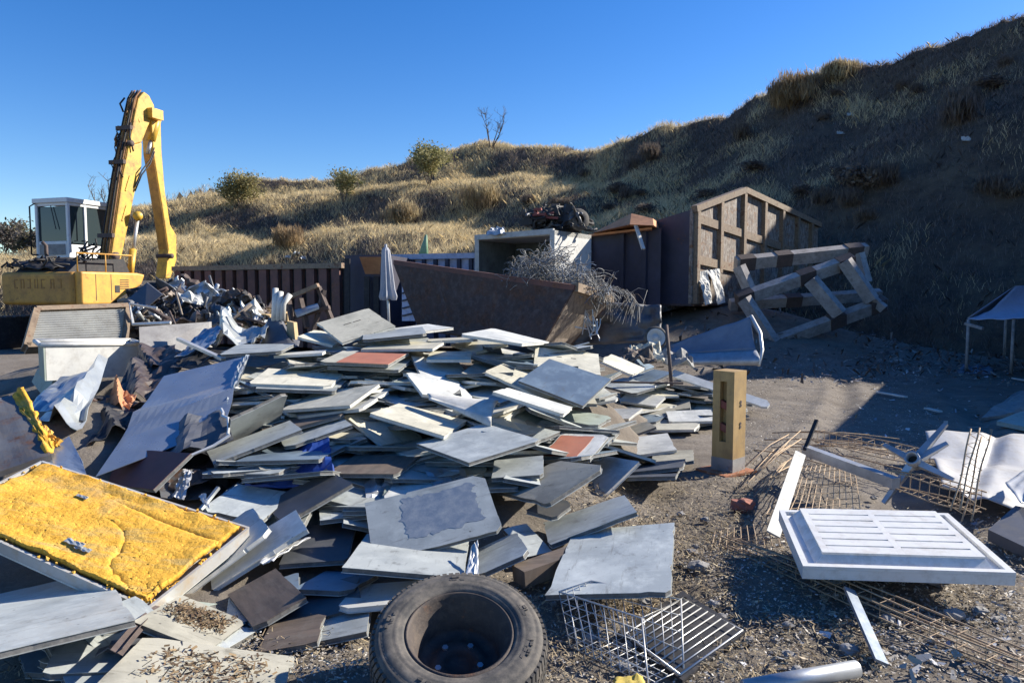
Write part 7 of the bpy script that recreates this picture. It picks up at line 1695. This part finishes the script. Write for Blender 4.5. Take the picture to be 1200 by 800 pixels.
# wood chips lying on two beige panels at lower left
def chips_on(c, q, w, h, n, u0, u1, v0, v1, rng):
    R = np.array(quatm(q)); k = rng.normal(0, .5, (n, 2)); uv = np.stack([u0 + (u1 - u0) * rng.beta(2, 2, n), v0 + (v1 - v0) * rng.beta(2, 2, n)], 1)
    loc = np.stack([(uv[:, 0] - .5) * w, (uv[:, 1] - .5) * h, rng.uniform(.004, .018, n)], 1); p = loc @ R.T + np.array(c)
    a = rng.uniform(0, PI, n); L = rng.uniform(.012, .04, n); W = rng.uniform(.004, .009, n)
    d = np.stack([np.cos(a), np.sin(a), rng.normal(0, .25, n)], 1) * L[:, None] / 2; s_ = np.stack([-np.sin(a), np.cos(a), rng.normal(0, .4, n)], 1) * W[:, None] / 2
    return np.stack([p - d - s_, p + d - s_, p + d + s_, p - d + s_], 1)
VV = []
for (c, q, (w, h), fin, lab) in PANELS:
    if 'wood chips' in lab: VV.append(chips_on(c, q, w, h, 500, .05, .95, .3, .9, RNG))
    if 'leaf litter' in lab: VV.append(chips_on(c, q, w, h, 420, .1, .95, .2, .9, RNG))
VV = np.concatenate(VV); cl = np.array([(.2, .14, .08), (.14, .095, .06), (.26, .19, .11)])[RNG.integers(0, 3, len(VV))]
o = tri_cloud('wood_chips', VV, cl, 'litter'); tag(o, 'brown wood chips and leaf crumbs lying on the beige floor panels', kind='stuff')
# pale scraps thrown on the bank
for k, (px, py, m) in enumerate([(338, 304, 'box_white'), (348, 300, 'alu'), (356, 306, 'galv'), (330, 307, 'black'), (1131, 170, 'box_white'), (996, 138, 'alu'), (984, 160, 'alu')]):
    p = hill_pt(px, py) + Vector((0, -.1, .12)); mb = crumple(p + Vector((-.16, 0, -.05)), p + Vector((.16, 0, -.06)), p + Vector((.12, .12, .08)), p + Vector((-.12, .12, .07)), .07, 8, 6, 3, k * 2.1, th=.02)
    mb.thing('hill_scrap', m, 'pale scrap thrown on the bank behind the red brown container' if k < 4 else 'pale scrap lying alone in the scrub of the shaded bank', 'scrap', 'scrap on the bank' if k < 4 else 'scraps in the scrub')

# ------------------------------------------------------------------ the closed container right of the photo that throws the straight shadow on the yard
SAZ, SEL = math.radians(70), math.radians(28.5)
sun_dir = Vector((math.sin(SAZ) * math.cos(SEL), math.cos(SAZ) * math.cos(SEL), math.sin(SEL)))
hT = 2.5; cn = Vector((3.35, 7.6, 0)) + Vector((sun_dir.x, sun_dir.y, 0)) * (hT / sun_dir.z)
d1 = Vector((.55, .835, 0)); d2 = Vector((.835, -.55, 0))
mb = MB(); p4 = [cn, cn + d2 * 2.4, cn + d2 * 2.4 + d1 * 6.0, cn + d1 * 6.0]
mb.hexa(p4 + [p + Vector((0, 0, hT)) for p in p4])
for k in range(20):
    a = cn + d1 * (.2 + k * .29) - d2 * .02; mb.beam(a, a + Vector((0, 0, hT - .1)), .12, .05, up=d2)
mb.thing('storage_container', 'navy', 'closed dark storage container standing beyond the right side of the yard', 'container')

# ------------------------------------------------------------------ light, sky, camera
w = bpy.data.worlds.new('World'); scene.world = w; w.use_nodes = True
nt = w.node_tree; bg = nt.nodes['Background']
sky = nt.nodes.new('ShaderNodeTexSky'); sky.sky_type = 'NISHITA'; sky.sun_disc = False
sky.sun_elevation = SEL; sky.sun_rotation = SAZ; sky.air_density = 1.0; sky.dust_density = .25; sky.ozone_density = 3.0; sky.altitude = 300
hs = nt.nodes.new('ShaderNodeHueSaturation'); hs.inputs['Saturation'].default_value = 1.36; hs.inputs['Hue'].default_value = .513; nt.links.new(sky.outputs[0], hs.inputs['Color']); nt.links.new(hs.outputs[0], bg.inputs[0]); bg.inputs[1].default_value = .094
sl = bpy.data.lights.new('sun', 'SUN'); sl.energy = 5.0; sl.angle = math.radians(.53); sl.color = (1, .93, .82)
so = bpy.data.objects.new('sun', sl); COL.objects.link(so); so.rotation_euler = sun_dir.to_track_quat('Z', 'Y').to_euler()
cam = bpy.data.cameras.new('camera'); cam.sensor_width = 36; cam.lens = FPX / 1200 * 36; cam.clip_end = 2000; cam.clip_start = .05
co = bpy.data.objects.new('camera', cam); COL.objects.link(co); co.location = (0, 0, EYE); co.rotation_euler = (PI / 2 - PITCH, 0, 0)
scene.camera = co
scene.view_settings.view_transform = 'Standard'; scene.view_settings.look = 'None'; scene.view_settings.gamma = 1; scene.view_settings.exposure = .95
